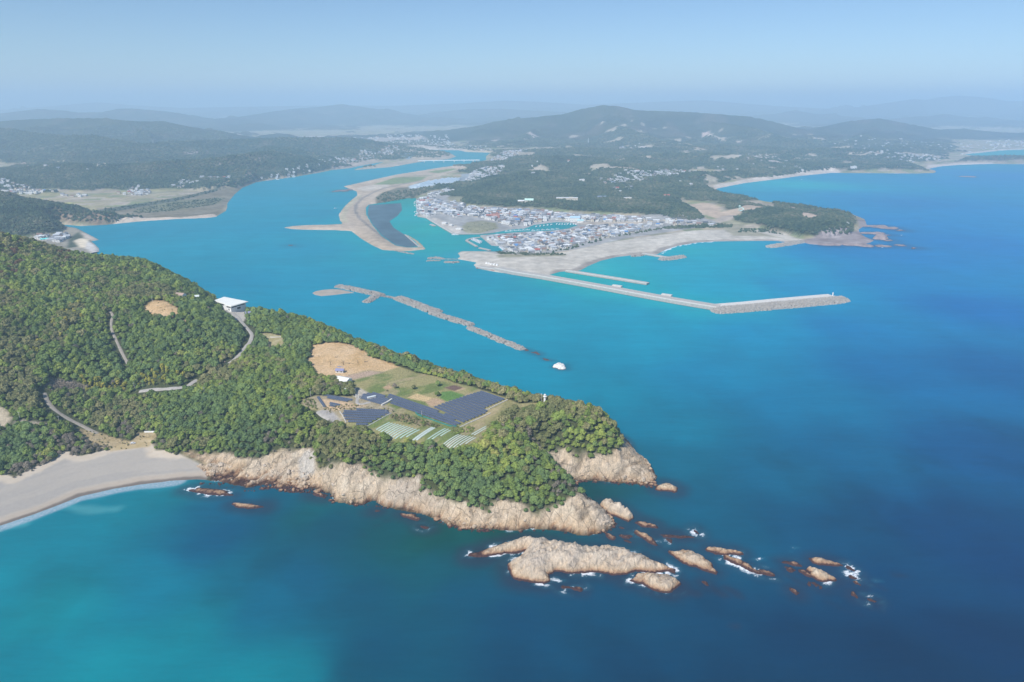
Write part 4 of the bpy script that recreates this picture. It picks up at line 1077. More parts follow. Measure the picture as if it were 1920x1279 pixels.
sea_rock("sea_rock", LOBE, 5, "grey tan rock with splits against the right end of the long rock island", 0.8, steep=3, foam=.8, reef=1.0)
SLAB = [(1123, 948), (1131, 944), (1150, 945), (1168, 955), (1186, 967), (1190, 973), (1178, 979), (1162, 972), (1146, 966), (1134, 957)]
sea_rock("sea_rock", SLAB, 8, "tall upright grey slab rock right behind the tip of the headland", 0.8, steep=2.0, foam=.1, reef=.7)
ROCKS = [
    (1211, 982, 21, 6, 14, 2.2, "small low tan rock just right of the tall grey slab rock", .2),
    (1212, 1006, 26, 7, 36, 3.0, "slanting narrow tan rock between the slab rock and the long rock island", .8),
    (1174, 1005, 11, 5, 10, 1.6, "little round tan rock in the gap off the headland tip", .1),
    (1145, 1005, 11, 5, 28, 1.6, "little brown rock touching the tip of the headland", .1),
    (1176, 1014, 7, 3, 20, 0.9, "tiny low rock below the little round tan rock", .1),
    (1166, 989, 7, 2.6, 20, 0.9, "tiny red brown rock at the foot of the slab rock", .1),
    (1301, 1048, 49, 15, 20, 4.0, "large oval tan rock with a grey hollow, first one out from the island's right end", .15),
    (1357, 1032, 34, 8, 6, 3.0, "flat ochre rock behind the large oval tan rock", .35),
    (1390, 1056, 40, 7, 24, 2.2, "jagged string of low rock washed by foam below the flat ochre rock", .95),
    (1434, 1072, 17, 6, 15, 1.8, "dark brown rock at the end of the foamy jagged string", .8),
    (1546, 1052, 31, 7, 13, 3.2, "long tan rock farthest back in the outer rock cluster", .25),
    (1539, 1076, 27, 12, 16, 4.2, "leaf shaped grey tan rock, largest in the outer cluster", .6),
    (1484, 1055, 17, 5, 14, 2.0, "ragged tan rock at the left of the outer cluster", .5),
    (1482, 1066, 12, 5, 14, 1.7, "ragged brown rock below the left rock of the outer cluster", .6),
    (1510, 1073, 15, 5, 20, 1.9, "low rock leaning on the left side of the leaf shaped rock", .6),
    (1490, 1107, 11, 5, 36, 2.2, "single pale rock standing alone below the outer cluster", .15),
    (1322, 1092, 7, 4, 36, 1.5, "tiny rock on a dark reef right of the long island", .1),
    (1597, 1081, 8, 4, 20, 1.6, "dark wet rock in the white surf at the far right of the rocks", 1.0),
    (1059, 1100, 8, 4, 0, 1.6, "left one of two small rocks in foam below the long island", .95),
    (1082, 1103, 10, 5, 10, 2.0, "right one of two small rocks in foam below the long island", .95),
    (1250, 913, 24, 8, 5, 3.4, "red brown rock off the point of the right-hand cliff", .15),
    (463, 947, 26, 6, 4, 2.4, "pale flat rock alone in the bay below the boulder shore", .05),
    (599, 926, 12, 4.5, 4, 2.0, "yellowish rock close under the boulder shore", .15),
    (707, 957, 5, 2.6, 0, 1.1, "tiny rock under the cliff with the sea cave", .0),
    (770, 967, 20, 6, 12, 2.2, "cluster of brown boulders at the foot of the sea cliff", .25),
    (796, 988, 9, 3, 10, 1.2, "small surf rock in front of the brown boulders", .9),
    (395, 921, 44, 6.5, 6, 1.6, "long low striped reef with surf at the end of the shingle beach", .9),
]
for cx, cy, rx, ry, tilt, h, lab, fo in ROCKS:
    sea_rock("sea_rock", oval(cx, cy + h * 0.9, rx, ry * 0.8, tilt, seed=3), h, lab, 0.7, steep=1.6 + h * 0.35, foam=fo, reef=.75)
tr = np.random.default_rng(12)
for i in range(26):
    f = tr.random() ** .8; cx = 1160 + 470 * f + tr.normal(0, 16); cy = 992 + 118 * f + tr.normal(0, 20)
    if any(abs(cx - q[0]) < q[2] * 1.1 + 5 and abs(cy - q[1]) < q[3] + 6 for q in ROCKS) or cy > 1150 or (cx < 1300 and cy > 1015): continue
    sea_rock("sea_rock", oval(cx, cy, tr.uniform(3, 9), tr.uniform(1.4, 3.2), tr.uniform(15, 40), irr=.35), tr.uniform(.6, 1.5), "tiny wet brown rock awash in the reef trail off the headland", 0.6, M_ROCK, 1.3, tr.choice([.2, .6, 1.0]), .6, group="tiny rocks of the reef trail")
sea_rock("sea_rock", oval(1265, 1006, 28, 3.2, 5, irr=.35), 1.0, "thin reddish strip of rock awash behind the large oval rock", 0.7, M_ROCK, 1.5, .1, .9)
sea_rock("sea_rock", oval(1050, 689, 12, 4.2, 3), 5.5, "white topped rock standing alone past the end of the broken breakwater", 0.9, M_GUANO, 1.6, .05, .5)
for cx, cy, rx, ry, lab in ((1004, 662, 9, 1.6, "dark awash reef just past the end of the broken breakwater"), (1026, 675, 7, 1.4, "dark awash reef next to the white topped rock"), (985, 656, 7, 1.6, "dark rubble reef touching the end of the broken breakwater")):
    sea_rock("reef", oval(cx, cy, rx, ry, 14, irr=.4), 0.55, lab, 1.0, M_REEF, 1.5, 0, .45, cat="reef")
for k, (cx, cy, rx, ry, h, lab) in enumerate(((1642, 425, 24, 2.0, 4, "long flat purple rock ledge farthest back off the wooded point"), (1668, 428, 22, 1.8, 3.5, "thin purple rock ledge farther out off the wooded point"), (1636, 438, 22, 2.0, 4, "purple rock ledge close in off the wooded point"),
        (1652, 448, 14, 2.2, 14, "pyramid shaped sea stack off the wooded point"), (1668, 451, 10, 1.4, 3, "low skerry right of the pyramid stack"), (1688, 432, 12, 1.2, 2, "small skerry out at the right of the ledges"), (1664, 441, 9, 1.0, 2.4, "small skerry behind the pyramid stack"),
        (1687, 460, 12, 1.4, 2.4, "low skerry in surf off the front of the point"), (1714, 465, 9, 1.2, 2.2, "outermost low skerry off the point"), (1655, 462, 16, 2.0, 3.5, "rock shelf with surf at the front of the point"), (1612, 460.5, 30, 2.2, 5, "broad grey purple shelf at the foot of the point"), (1556, 459.5, 20, 1.6, 4, "grey purple shelf beside the rubble jetty"))):
    sea_rock("skerry", oval(cx, cy, rx, ry, 2, irr=.3, seed=k), h, lab, 3.2, M_PROCK, 7, 0.35 if k in (7, 8, 9) else .1, .7, cat="rock")
sea_rock("skerry", oval(1815, 331.5, 18, .8, 2, irr=.3), 2.5, "faint thin skerry far out in the second bay", 6, M_PROCK, 7, .2, .4)
sea_rock("skerry", oval(548, 460.5, 7, .9, 8, irr=.3), 1.2, "dark sliver of rock awash in the river mouth", 2.5, M_REEF, 4, 0, .4)
sea_rock("mud_islet", oval(646, 357, 20, 2.4, -6, irr=.35), 0.8, "low dark mud islet beside the sand spit", 4, M_PROCK, 9, 0, .4, cat="islet")

# ---- surf and reefs painted on the water by nearness of rocks
for poly, fo, rf in ROCK_LINES:
    far_ = poly[:, 1].mean() > 1200
    reach = 40.0 if far_ else 26.0
    s = -sdpoly(SX, SY, poly, reach)
    mm = (s < reach)
    if fo > 0:
        r = 10.0 if far_ else 3.0 + 6.5 * fo
        gate = sstep(0.35 - fo * 0.65, 0.75 - fo * 0.6, fbm(SX[mm], SY[mm], 11 if not far_ else 40, 3, 441))
        foam[mm] = np.maximum(foam[mm], sstep(r, 0.0, s[mm]) * gate * min(1, .35 + fo))
    r2 = 34 if far_ else 5 + 12 * rf
    reef[mm] = np.maximum(reef[mm], sstep(r2, 0.5, s[mm] + 5 * nw2[mm]) * rf * (.55 if far_ else .9))
# surf patches left behind the outer rocks, sunk reefs
def wblob(px, py, rx, ry, tilt, soft=.5):
    poly = WP(oval(px, py, rx, ry, tilt, irr=.25)); s = sdpoly(SX, SY, poly, 30)
    return sstep(-3, 4, s + nw2 * 3) * soft
fn = sstep(-.1, .25, fbm(SX, SY, 7, 3, 451))
for b in ((1412, 1043, 22, 7, 12), (1400, 1052, 16, 4, 20), (1612, 1088, 22, 7, 18), (1640, 1089, 14, 3, 10), (1565, 1085, 16, 6, 10), (1035, 1084, 22, 6, 20), (890, 1047, 16, 4, 5), (955, 1072, 8, 7, 60), (1488, 1029, 8, 4, 0), (1570, 1130, 16, 5, 25), (1230, 1016, 7, 5, 40), (1075, 1104, 22, 5, 0), (372, 926, 26, 4, 10), (800, 980, 10, 3, 10),
          (530, 908, 24, 3, 3), (575, 905, 14, 3, 0), (1255, 1110, 22, 5, 0), (1690, 441, 5, 1, 0), (1658, 463.5, 20, 1.2, 0), (1737, 472, 5, 1, 0), (1715, 466, 12, 1, 0), (1502, 337.5, 10, 1.2, -8), (1557, 332, 10, .8, 0), (1815, 312, 8, .6, 0)):
    foam = np.maximum(foam, wblob(*b, soft=1.0) * fn * 0.95)
for b in ((1345, 1108, 22, 6, 30), (1375, 1110, 18, 4, 30), (1590, 1145, 40, 7, 22), (1560, 1132, 18, 5, 20), (1500, 1092, 30, 5, 26), (1295, 1010, 36, 3, 8), (1285, 992, 30, 4, 4), (676, 999, 14, 5, 25), (722, 976, 10, 3, 5), (1378, 1174, 10, 4, 10), (1290, 1110, 24, 10, 10), (1250, 1118, 26, 6, 5), (700, 985, 12, 3, 0), (470, 967, 14, 4, 0), (398, 970, 12, 3, 0), (1685, 1079, 12, 3, 10), (1440, 1083, 24, 4, 20),
          (1380, 1067, 26, 3, 15), (1640, 1098, 20, 4, 15), (430, 912, 40, 5, 0), (520, 917, 40, 4, 0),  (1110, 1008, 30, 4, 0)):
    reef = np.maximum(reef, wblob(*b, soft=.7) * sstep(-.45, .3, nw2))
foam *= sstep(-.35, .2, fbm(SX, SY, 3.2, 2, 461)) * .6 + .4

m = Mat("sea_water", 0.22, 0.12)
P = m.pos()
c = m.attr("water")
c = m.mix(m.math('MULTIPLY', m.attr("reef", "Fac"), 0.85), c, (0.022, 0.028, 0.052))
bro = m.noise(m.mix(0.4, P, m.noise(P, 0.15, 3, out="Color"), 'ADD'), 0.5, 8, 0.75)
fo = m.math('MULTIPLY', m.math('SUBTRACT', m.math('ADD', m.math('MULTIPLY', m.attr("foam", "Fac"), 0.62), bro), 0.84), 3.6, clamp=True)
fo = m.math('MULTIPLY', fo, m.math('MULTIPLY', m.attr("foam", "Fac"), 3.0, clamp=True))
c = m.mix(m.math('MULTIPLY', m.attr('foam', 'Fac'), 0.30), c, (0.06, 0.26, 0.33))
stk = m.noise(m.mapped(P, (0.012, 0.05, 0.03), (0, 0, 0.25)), 1.0, 7, 0.65)
c = m.mix(1.0, c, m.ramp(stk, [(0.3, 0.92), (0.7, 1.07)]), 'MULTIPLY')
c = m.mix(1.0, c, m.ramp(m.noise(m.mapped(P, (0.06, 0.22, 0.1), (0, 0, 0.35)), 1.0, 5, 0.7), [(0.3, 0.94), (0.7, 1.05)]), 'MULTIPLY')
ws = m.math('MULTIPLY', m.attr('wash', 'Fac'), m.ramp(m.noise(m.mapped(P, (0.5, 0.5, 0.5)), 1.0, 6, 0.75), [(0.30, 0.25), (0.62, 0.95)]))
c = m.mix(ws, c, (0.47, 0.475, 0.53))
c = m.mix(fo, c, (0.80, 0.82, 0.84))
m.color(c)
m.con(m.math('ADD', m.math('MULTIPLY', fo, 0.6), 0.24), m.b.inputs["Roughness"])
m.b.inputs["IOR"].default_value = 1.33
w1 = m.noise(m.mapped(P, (0.10, 0.22, 0.1), (0, 0, 0.5)), 1.0, 5, 0.6)
w2 = m.noise(m.mapped(P, (0.55, 0.9, 0.5), (0, 0, 0.3)), 1.0, 3, 0.6)
m.bump(m.math('ADD', m.math('MULTIPLY', w1, 1.0), m.math('MULTIPLY', w2, 0.25)), 0.35, 1.0)
df = m.new("ShaderNodeBsdfDiffuse"); m.con(c, df.inputs[0])
mx = m.new("ShaderNodeMixShader"); mx.inputs[0].default_value = 0.22; m.con(df.outputs[0], mx.inputs[1]); m.con(m.b.outputs[0], mx.inputs[2]); m.con(mx.outputs[0], m.out.inputs["Surface"])
me = grid_mesh("sea", SX, SY, np.zeros(SX.shape), [m.m], None, {"water": np.clip(SC, 0.0008, 0.7)}, {"foam": np.clip(foam, 0, 1), "reef": np.clip(reef, 0, 1), "wash": wash})
tag(link("sea_water", me), kind="structure")
# tidal mud flat inside the spit
mf = MB(); M_MUD = plain("tidal_mud", (0.075, 0.125, 0.145), 0.5, 0.45, 0.02)
mud = WP([(692, 385), (752, 381), (754, 394), (745, 405), (730, 415), (738, 427), (760, 441), (785, 462), (764, 463.5), (742, 459.5), (716, 441), (699, 421), (689, 402)])
mf.prism([tuple(p) for p in mud[::-1]], -0.5, 0.12, M_MUD)
tag(mf.build("tidal_mudflat"), kind="structure")

# ================================================================== HAZE
hz = MB(); M_HAZE = bpy.data.materials.new("haze"); M_HAZE.use_nodes = True
nt = M_HAZE.node_tree; nt.nodes.remove(nt.nodes["Principled BSDF"])
pv = nt.nodes.new("ShaderNodeVolumePrincipled")
pv.inputs["Color"].default_value = (*HAZE_COL, 1)
pv.inputs["Density"].default_value = HAZE_DENS
pv.inputs["Anisotropy"].default_value = 0.0
nt.links.new(pv.outputs[0], nt.nodes["Material Output"].inputs["Volume"])
hz.box((0, 22000, -9), (140000, 48000 + 100, 9 + 620), M_HAZE)
tag(hz.build("haze"), kind="stuff")
# ================================================================== TREES
def leaf_mat(name, stops, big=0.02, contrast=(0.62, 1.35)):
    m = Mat(name, 0.75, 0.12); P = m.pos()
    f = m.math('ADD', m.math('MULTIPLY', m.rnd(), 0.46), m.math('MULTIPLY', m.math('SUBTRACT', m.noise(P, big, 4, 0.6), 0.34), 1.5))
    c = m.ramp(f, stops)
    c = m.mix(1.0, c, m.ramp(m.noise(P, 0.9, 3, 0.7), [(0.3, contrast[0]), (0.7, contrast[1])]), 'MULTIPLY')
    m.color(c)
    m.bump(m.noise(P, 1.7, 4, 0.7), 0.9, 0.7)
    return m.m
L_GREEN = leaf_mat("broadleaf", [(0.0, (0.096, 0.142, 0.046)), (0.3, (0.157, 0.217, 0.055)), (0.55, (0.217, 0.286, 0.065)), (0.8, (0.304, 0.348, 0.077)), (1.0, (0.406, 0.363, 0.120))])
L_DARK = leaf_mat("dark_evergreen", [(0.0, (0.102, 0.158, 0.067)), (0.5, (0.167, 0.242, 0.079)), (1.0, (0.276, 0.338, 0.093))])
L_YEL = leaf_mat("bamboo_leaf", [(0.0, (0.233, 0.258, 0.054)), (0.5, (0.430, 0.405, 0.075)), (1.0, (0.610, 0.483, 0.107))])
L_OLIVE = leaf_mat("olive_leaf", [(0.0, (0.141, 0.167, 0.061)), (0.5, (0.236, 0.233, 0.095)), (1.0, (0.360, 0.319, 0.151))])
L_BARE = leaf_mat("bare_twigs", [(0.0, (0.216, 0.192, 0.143)), (0.5, (0.317, 0.273, 0.207)), (1.0, (0.448, 0.364, 0.278))])
L_RED = leaf_mat("red_brown_leaf", [(0.0, (0.120, 0.074, 0.043)), (1.0, (0.204, 0.114, 0.066))])
M_BARK = plain("bark", (0.15, 0.12, 0.09), 0.95, 0.3, 2.0)
L_FAR = leaf_mat("far_wood", [(0.0, (0.029, 0.058, 0.037)), (0.3, (0.057, 0.097, 0.050)), (0.55, (0.105, 0.138, 0.069)), (0.8, (0.184, 0.182, 0.111)), (1.0, (0.244, 0.224, 0.161))], 0.007, (0.7, 1.25))

_ico = {}
def ico(sub):
    if sub not in _ico:
        b = bmesh.new(); bmesh.ops.create_icosphere(b, subdivisions=sub, radius=1)
        _ico[sub] = (np.array([v.co[:] for v in b.verts]), np.array([[v.index for v in f.verts] for f in b.faces])); b.free()
    return _ico[sub]


def crown_geo(seed, R=3.1, base=2.0, H=5.4, lobes=19, leaves=430, sub=2, leaf=0.62, airy=False):
    r = np.random.default_rng(seed)
    V = []; Ft = []; n = 0
    iv, if_ = ico(sub)
    cen = []
    for i in range(lobes):
        a = 2.4 * i + r.uniform(-.5, .5); q = math.sqrt((i + .4) / lobes)
        rad = R * 0.70 * q * r.uniform(.85, 1.12)
        zz = base + H * (0.36 + 0.46 * (1 - q ** 2.0)) * r.uniform(.82, 1.1)
        cr = R * r.uniform(0.22, 0.46)
        c = np.array([rad * math.cos(a), rad * math.sin(a), zz]); cen.append((c, cr))
        d = iv * (1 + 0.24 * np.sin(iv[:, [1, 2, 0]] * 5.3 + r.uniform(0, 6, 3)).mean(1)[:, None] + r.uniform(-.14, .14, (len(iv), 1)))
        if not airy:
            V.append(c + d * cr * np.array([1, 1, .82])); Ft.append(if_ + n); n += len(iv)
    for i in range(leaves):
        c, cr = cen[r.integers(len(cen))]
        d = r.normal(size=3); d[2] = abs(d[2]) * .9 if r.random() < .8 else d[2]; d /= np.linalg.norm(d)
        p = c + d * cr * r.uniform(.85, 1.42) * np.array([1, 1, .85])
        t = r.normal(size=3); t -= d * t.dot(d) * r.uniform(.3, .9); t /= np.linalg.norm(t); b = np.cross(d + r.normal(size=3) * .5, t); b /= np.linalg.norm(b) + 1e-6
        s = leaf * r.uniform(.5, 1.1)
        w = s * (.22 if airy else .75)
        V.append(np.array([p - t * s, p + b * w, p + t * s])); Ft.append(np.array([[n, n + 1, n + 2]])); n += 3
        if not airy:
            V.append(np.array([p - t * s, p - b * w, p + t * s * .8])); Ft.append(np.array([[n, n + 1, n + 2]])); n += 3
    return np.vstack(V), np.vstack(Ft)


def trunk_mb(seed, hgt=4.4, spread=1.5, n=4, r0=0.26, mb=None, twig=False):
    r = np.random.default_rng(seed + 99); mb = mb or MB()
    lean = r.uniform(-.3, .3, 2)
    top = (lean[0], lean[1], hgt * .55)
    mb.tube((0, 0, -1.2), top, r0, r0 * .7, M_BARK, 7)
    for i in range(n):
        a = 2 * math.pi * i / n + r.uniform(-.4, .4); s = spread * r.uniform(.7, 1.2)
        e = (top[0] + s * math.cos(a), top[1] + s * math.sin(a), hgt * r.uniform(.95, 1.3))
        mb.tube(top, e, r0 * .5, r0 * .16, M_BARK, 5)
        if twig:
            for j in range(5):
                b = a + r.uniform(-.9, .9); s2 = s * r.uniform(.6, 1.1)
                mb.tube(e, (e[0] + s2 * math.cos(b), e[1] + s2 * math.sin(b), e[2] + r.uniform(.3, 1.6)), r0 * .16, .03, M_BARK, 4)
    return mb


KINDS = [("broadleaf_tree", L_GREEN, dict(seed=1)), ("broadleaf_tree", L_GREEN, dict(seed=2, R=3.6, H=5.0, lobes=22)), ("broadleaf_tree", L_GREEN, dict(seed=3, R=2.7, H=6.2, lobes=15)),
         ("evergreen_tree", L_DARK, dict(seed=4, R=3.0, H=6.0)), ("evergreen_tree", L_DARK, dict(seed=5, R=3.5, H=5.2, lobes=20)),
         ("bamboo_clump", L_YEL, dict(seed=6, R=2.2, H=6.4, lobes=10, leaves=260, leaf=.5)), ("olive_tree", L_OLIVE, dict(seed=7, R=3.1, H=5.2, lobes=18, leaves=420)),
         ("bare_tree", L_BARE, dict(seed=8, R=2.7, H=5.2, lobes=13, leaves=420, leaf=.95, airy=True)), ("red_tree", L_RED, dict(seed=9, R=2.6, H=5.0))]
crown_me, trunk_me, whole = [], [], []
for nm, mt, kw in KINDS:
    v, f = crown_geo(**kw)
    if kw.get("airy"):
        v2, f2 = crown_geo(kw["seed"] + 50, R=kw["R"] * .82, H=kw["H"] * .85, lobes=9, leaves=0, sub=1)
        f = np.vstack([f, f2 + len(v)]); v = np.vstack([v, v2])
    crown_me.append(raw_mesh("crown", v, f, [mt], True))
    tb = trunk_mb(kw["seed"], twig=bool(kw.get("airy")))
    trunk_me.append(tb.mesh("trunk", True))
    ob = bpy.data.objects.new(nm, crown_me[-1]); whole.append(ob)      # the crown alone carries the far-off canopy
far_kinds = []
for s in (21, 22, 23):
    v, f = crown_geo(s, R=3.4, base=0.2, H=5.0, lobes=9, leaves=70, sub=1, leaf=.8)
    far_kinds.append(bpy.data.objects.new("canopy", raw_mesh("canopy", v, f, [L_FAR], True)))


def scatter(name, pts, scl, rot, kind, sources, kindstr="stuff"):
    me = bpy.data.meshes.new(name)
    me.vertices.add(len(pts)); me.vertices.foreach_set("co", np.ascontiguousarray(pts, np.float32).ravel())
    for k, a, t in (("scl", scl, 'FLOAT'), ("rot", rot, 'FLOAT'), ("kind", kind, 'INT')):
        at = me.attributes.new(k, t, 'POINT'); at.data.foreach_set("value", np.ascontiguousarray(a, np.float32 if t == 'FLOAT' else np.int32))
    o = link(name, me)
    ng = bpy.data.node_groups.new(name + "_scatter", "GeometryNodeTree")
    ng.interface.new_socket("Geometry", in_out='INPUT', socket_type='NodeSocketGeometry')
    ng.interface.new_socket("Geometry", in_out='OUTPUT', socket_type='NodeSocketGeometry')
    N = ng.nodes; Lk = ng.links
    gi = N.new("NodeGroupInput"); go = N.new("NodeGroupOutput"); join = N.new("GeometryNodeJoinGeometry")
    def named(nm, dt):
        a = N.new("GeometryNodeInputNamedAttribute"); a.data_type = dt; a.inputs["Name"].default_value = nm
        return next(s for s in a.outputs if s.enabled and s.name == "Attribute")
    rx = N.new("ShaderNodeCombineXYZ"); Lk.new(named("rot", 'FLOAT'), rx.inputs[2])
    sc = named("scl", 'FLOAT'); kd = named("kind", 'INT')
    for i, src in enumerate(sources):
        oi = N.new("GeometryNodeObjectInfo"); oi.inputs["Object"].default_value = src; oi.inputs["As Instance"].default_value = True
        cmp_ = N.new("FunctionNodeCompare"); cmp_.data_type = 'INT'; cmp_.operation = 'EQUAL'
        ins = [s for s in cmp_.inputs if s.enabled]
        Lk.new(kd, ins[0]); ins[1].default_value = i
        ip = N.new("GeometryNodeInstanceOnPoints")
        Lk.new(gi.outputs[0], ip.inputs["Points"]); Lk.new(cmp_.outputs[0], ip.inputs["Selection"]); Lk.new(oi.outputs["Geometry"], ip.inputs["Instance"])
        Lk.new(rx.outputs[0], ip.inputs["Rotation"]); Lk.new(sc, ip.inputs["Scale"])
        Lk.new(ip.outputs[0], join.inputs[0])
    Lk.new(join.outputs[0], go.inputs[0])
    md = o.modifiers.new("scatter", 'NODES'); md.node_group = ng
    return tag(o, kind=kindstr)


def project(p):
    d = p - np.array([0, 0, CAM_H]); f = d[:, 1] * cp - d[:, 2] * sp; u = d[:, 1] * sp + d[:, 2] * cp
    return 960 + FOC * d[:, 0] / f, 639.5 - FOC * u / f


# ---- the headland wood
sp_ = 4.0
tx, ty = np.meshgrid(np.arange(-1480, 262, sp_), np.arange(380, 1480, sp_))
tx = tx.ravel() + rng.uniform(-.48, .48, tx.size) * sp_; ty = ty.ravel() + rng.uniform(-.48, .48, ty.size) * sp_
ok = bil(tx, ty, TREE_OK)
hz_ = zh(tx, ty)
k = (ok > 0.2 + rng.uniform(-1.2, 1.0, tx.size)) & (np.abs(tx) < 1.15 * ty + 30) & (hz_ > 2.6)
k &= (bil(tx, ty + 4.5, road_d) > 1.0) & (bil(tx, ty + 8.5, road_d) > 0.0)
# cliff edge thins out
k &= ~((bil(tx, ty, sd_veg) < 3) & (rng.random(tx.size) < .12))
tx, ty, hz_ = tx[k], ty[k], hz_[k]
big = fbm(tx, ty, 38, 3, 501); spec = fbm(tx, ty, 75, 4, 511); rr = rng.random(tx.size)
scl = (0.93 + 0.24 * big) * np.exp(rng.normal(0, .24, tx.size)).clip(.55, 1.7) * (1 + 0.12 * (ty > 800))
kind = np.where(rr < .34, 0, np.where(rr < .66, 1, 2))
kind = np.where((spec + rng.normal(0, .22, tx.size) > 0.22), np.where(rr < .5, 3, 4), kind)
kind = np.where((spec + rng.normal(0, .2, tx.size) < -0.36), 6, kind)
kind = np.where(rng.random(tx.size) < .03, 7, kind)
def zone(px): return HP(px)
for zp, kk, pr in (([(150, 712), (235, 706), (240, 733), (160, 736)], 5, .75), ([(255, 700), (345, 690), (350, 722), (256, 734)], 5, .62), ([(430, 690), (455, 672), (440, 668), (415, 690)], 5, .5),
                   ([(130, 575), (170, 560), (160, 600), (80, 665), (30, 700), (25, 680), (75, 640)], 6, .75), ([(130, 575), (170, 560), (160, 600), (80, 665), (30, 700), (25, 680), (75, 640)], 5, .28), ([(0, 700), (70, 690), (90, 760), (0, 760)], 6, .55),
                   ([(0, 455), (70, 450), (60, 500), (20, 540), (0, 545)], 8, .22), ([(120, 470), (180, 478), (170, 500), (100, 490)], 8, .2),
                   ([(120, 822), (160, 806), (208, 838), (190, 852), (150, 860), (125, 852)], 7, .9), ([(60, 800), (130, 810), (120, 850), (60, 868), (40, 840)], 7, .28), ([(0, 885), (60, 870), (95, 868), (60, 886), (28, 902)], 7, .85),
                   ([(170, 800), (260, 790), (255, 830), (200, 815)], 7, .35), ([(960, 785), (985, 795), (1030, 850), (1005, 850), (960, 815)], 7, .7), ([(1030, 890), (1060, 880), (1100, 930), (1060, 945), (1030, 920)], 7, .6), ([(495, 815), (520, 815), (520, 855), (500, 860)], 7, .7), ([(530, 820), (560, 820), (560, 850), (535, 850)], 7, .6),
                   ([(590, 712), (660, 718), (655, 738), (600, 738)], 7, .35), ([(985, 745), (1060, 755), (1070, 770), (1000, 780)], 6, .55), ([(700, 640), (950, 735), (940, 745), (690, 655)], 6, .4), ([(680, 640), (760, 670), (750, 685), (690, 665)], 7, .25),
                   ([(580, 800), (700, 810), (740, 840), (640, 850), (585, 830)], 6, .35), ([(200, 770), (500, 745), (470, 840), (300, 800)], 3, .45), ([(250, 600), (440, 620), (400, 700), (250, 690)], 3, .45)):
    zpoly = zone(zp); mm = (sdpoly(tx, ty, zpoly, 20) > 0) & (rng.random(tx.size) < pr)
    kind = np.where(mm, kk, kind)
scl = np.where(kind == 5, scl * .8, scl); scl = np.where(kind == 7, scl * .85, scl)
edge_small = sstep(9, 1, bil(tx, ty, sd_veg)); scl *= 1 - .38 * edge_small
scl *= np.where(bil(tx, ty, -CLR) < 5, .85, 1)
rot = rng.uniform(0, 6.28, tx.size)
tp = np.column_stack([tx, ty, hz_ - 0.25 - 1.5 * scl])
ppx, ppy = project(tp + np.array([0, 0, 5]))
vis = (ppx > 6) & (ppx < 1914) & (ppy < 1272)
dcam = np.sqrt(tx ** 2 + ty ** 2 + (CAM_H - hz_) ** 2)
order = np.argsort(np.where(vis, dcam / np.maximum(scl, .75), 1e9))[:300]
single = np.zeros(tx.size, bool); single[order] = True
scatter("forest_canopy", tp[~single], scl[~single], rot[~single], kind[~single], whole)
KLAB = {0: "round green broadleaf tree", 1: "wide green broadleaf tree", 2: "tall narrow green broadleaf tree", 3: "dark green evergreen tree", 4: "wide dark evergreen tree", 5: "yellow green bamboo clump", 6: "olive coloured tree", 7: "grey leafless tree", 8: "red brown tree"}
KCAT = {5: "bamboo", }
def place_of(px, py):
    if px < 215: return "in the thicket above the shingle beach"
    if px < 400: return "at the back of the beach by the grassy track"
    if px < 600: return "above the bouldery shore beside the pale landslip"
    if px < 720: return "on top of the cliff with the sea cave"
    if px < 830: return "on the wooded slope below the striped crop beds"
    if px < 945: return "on the slope above the long tan cliff"
    if px < 1110: return "on the spur that ends at the headland tip"
    return "on the knoll above the right-hand cliff"
for i in order:
    kk = int(kind[i]); pl = place_of(ppx[i], ppy[i])
    t = empty("bamboo_clump" if kk == 5 else ("bare_tree" if kk == 7 else "tree"), tuple(tp[i]), float(rot[i]))
    t.scale = (float(scl[i]),) * 3
    lab = KLAB[kk] + " " + pl
    tag(t, lab, "bamboo" if kk == 5 else "tree", "trees: " + lab)
    link("trunk", trunk_me[kk], t); link("crown", crown_me[kk], t)
# lone trees and bushes in the meadow
for (px, py, kk, s, lab) in ((740, 729, 7, .95, "grey thin tree standing alone in the meadow by the sandy patch"), (776, 730, 6, .72, "low grey green bush in the middle of the meadow"), (821, 724, 3, .85, "dark round tree between the brown plot and the meadow"), (820, 743, 1, .78, "round tree at the corner of the tan field and the green field"),
                             (726, 734, 6, .3, "tiny bush at the foot of the grey thin tree")):
    h = hit(px, py)[0]
    t = empty("meadow_tree", (h[0], h[1], h[2] - .9 * s)); t.scale = (s,) * 3
    tag(t, lab, "bush" if s < .75 else "tree"); link("trunk", trunk_me[kk], t); link("crown", crown_me[kk], t)

# ---- scrub between the arrays and the beds: ground cover
def scrub(name, px, n, kinds, s0, s1):
    poly = HP(px); lo, hi = poly.min(0), poly.max(0)
    q = rng.uniform(lo, hi, (n, 2)); q = q[sdpoly(q[:, 0], q[:, 1], poly, 30) > 0]
    s = rng.uniform(s0, s1, len(q))
    scatter(name, np.column_stack([q, zh(q[:, 0], q[:, 1]) - 2.1 * s]), s, rng.uniform(0, 6, len(q)), rng.choice(kinds, len(q)), whole)
scrub("scrub", [(728, 776), (760, 777), (800, 790), (832, 801), (806, 803), (770, 797), (735, 787)], 420, [6, 7, 6, 1], .12, .34)
scrub("scrub", [(600, 764), (662, 758), (700, 764), (735, 768), (740, 774), (690, 768), (640, 772), (612, 776)], 260, [6, 7, 5], .1, .26)
scrub("scrub", [(845, 802), (885, 800), (893, 808), (850, 815)], 120, [6, 1, 0], .15, .36)
scrub("scrub", [(940, 772), (990, 762), (985, 772), (920, 800), (905, 822)], 160, [6, 0, 6], .08, .24)
scrub("scrub", [(568, 752), (590, 745), (594, 768), (575, 766)], 120, [6, 1, 7], .15, .32)
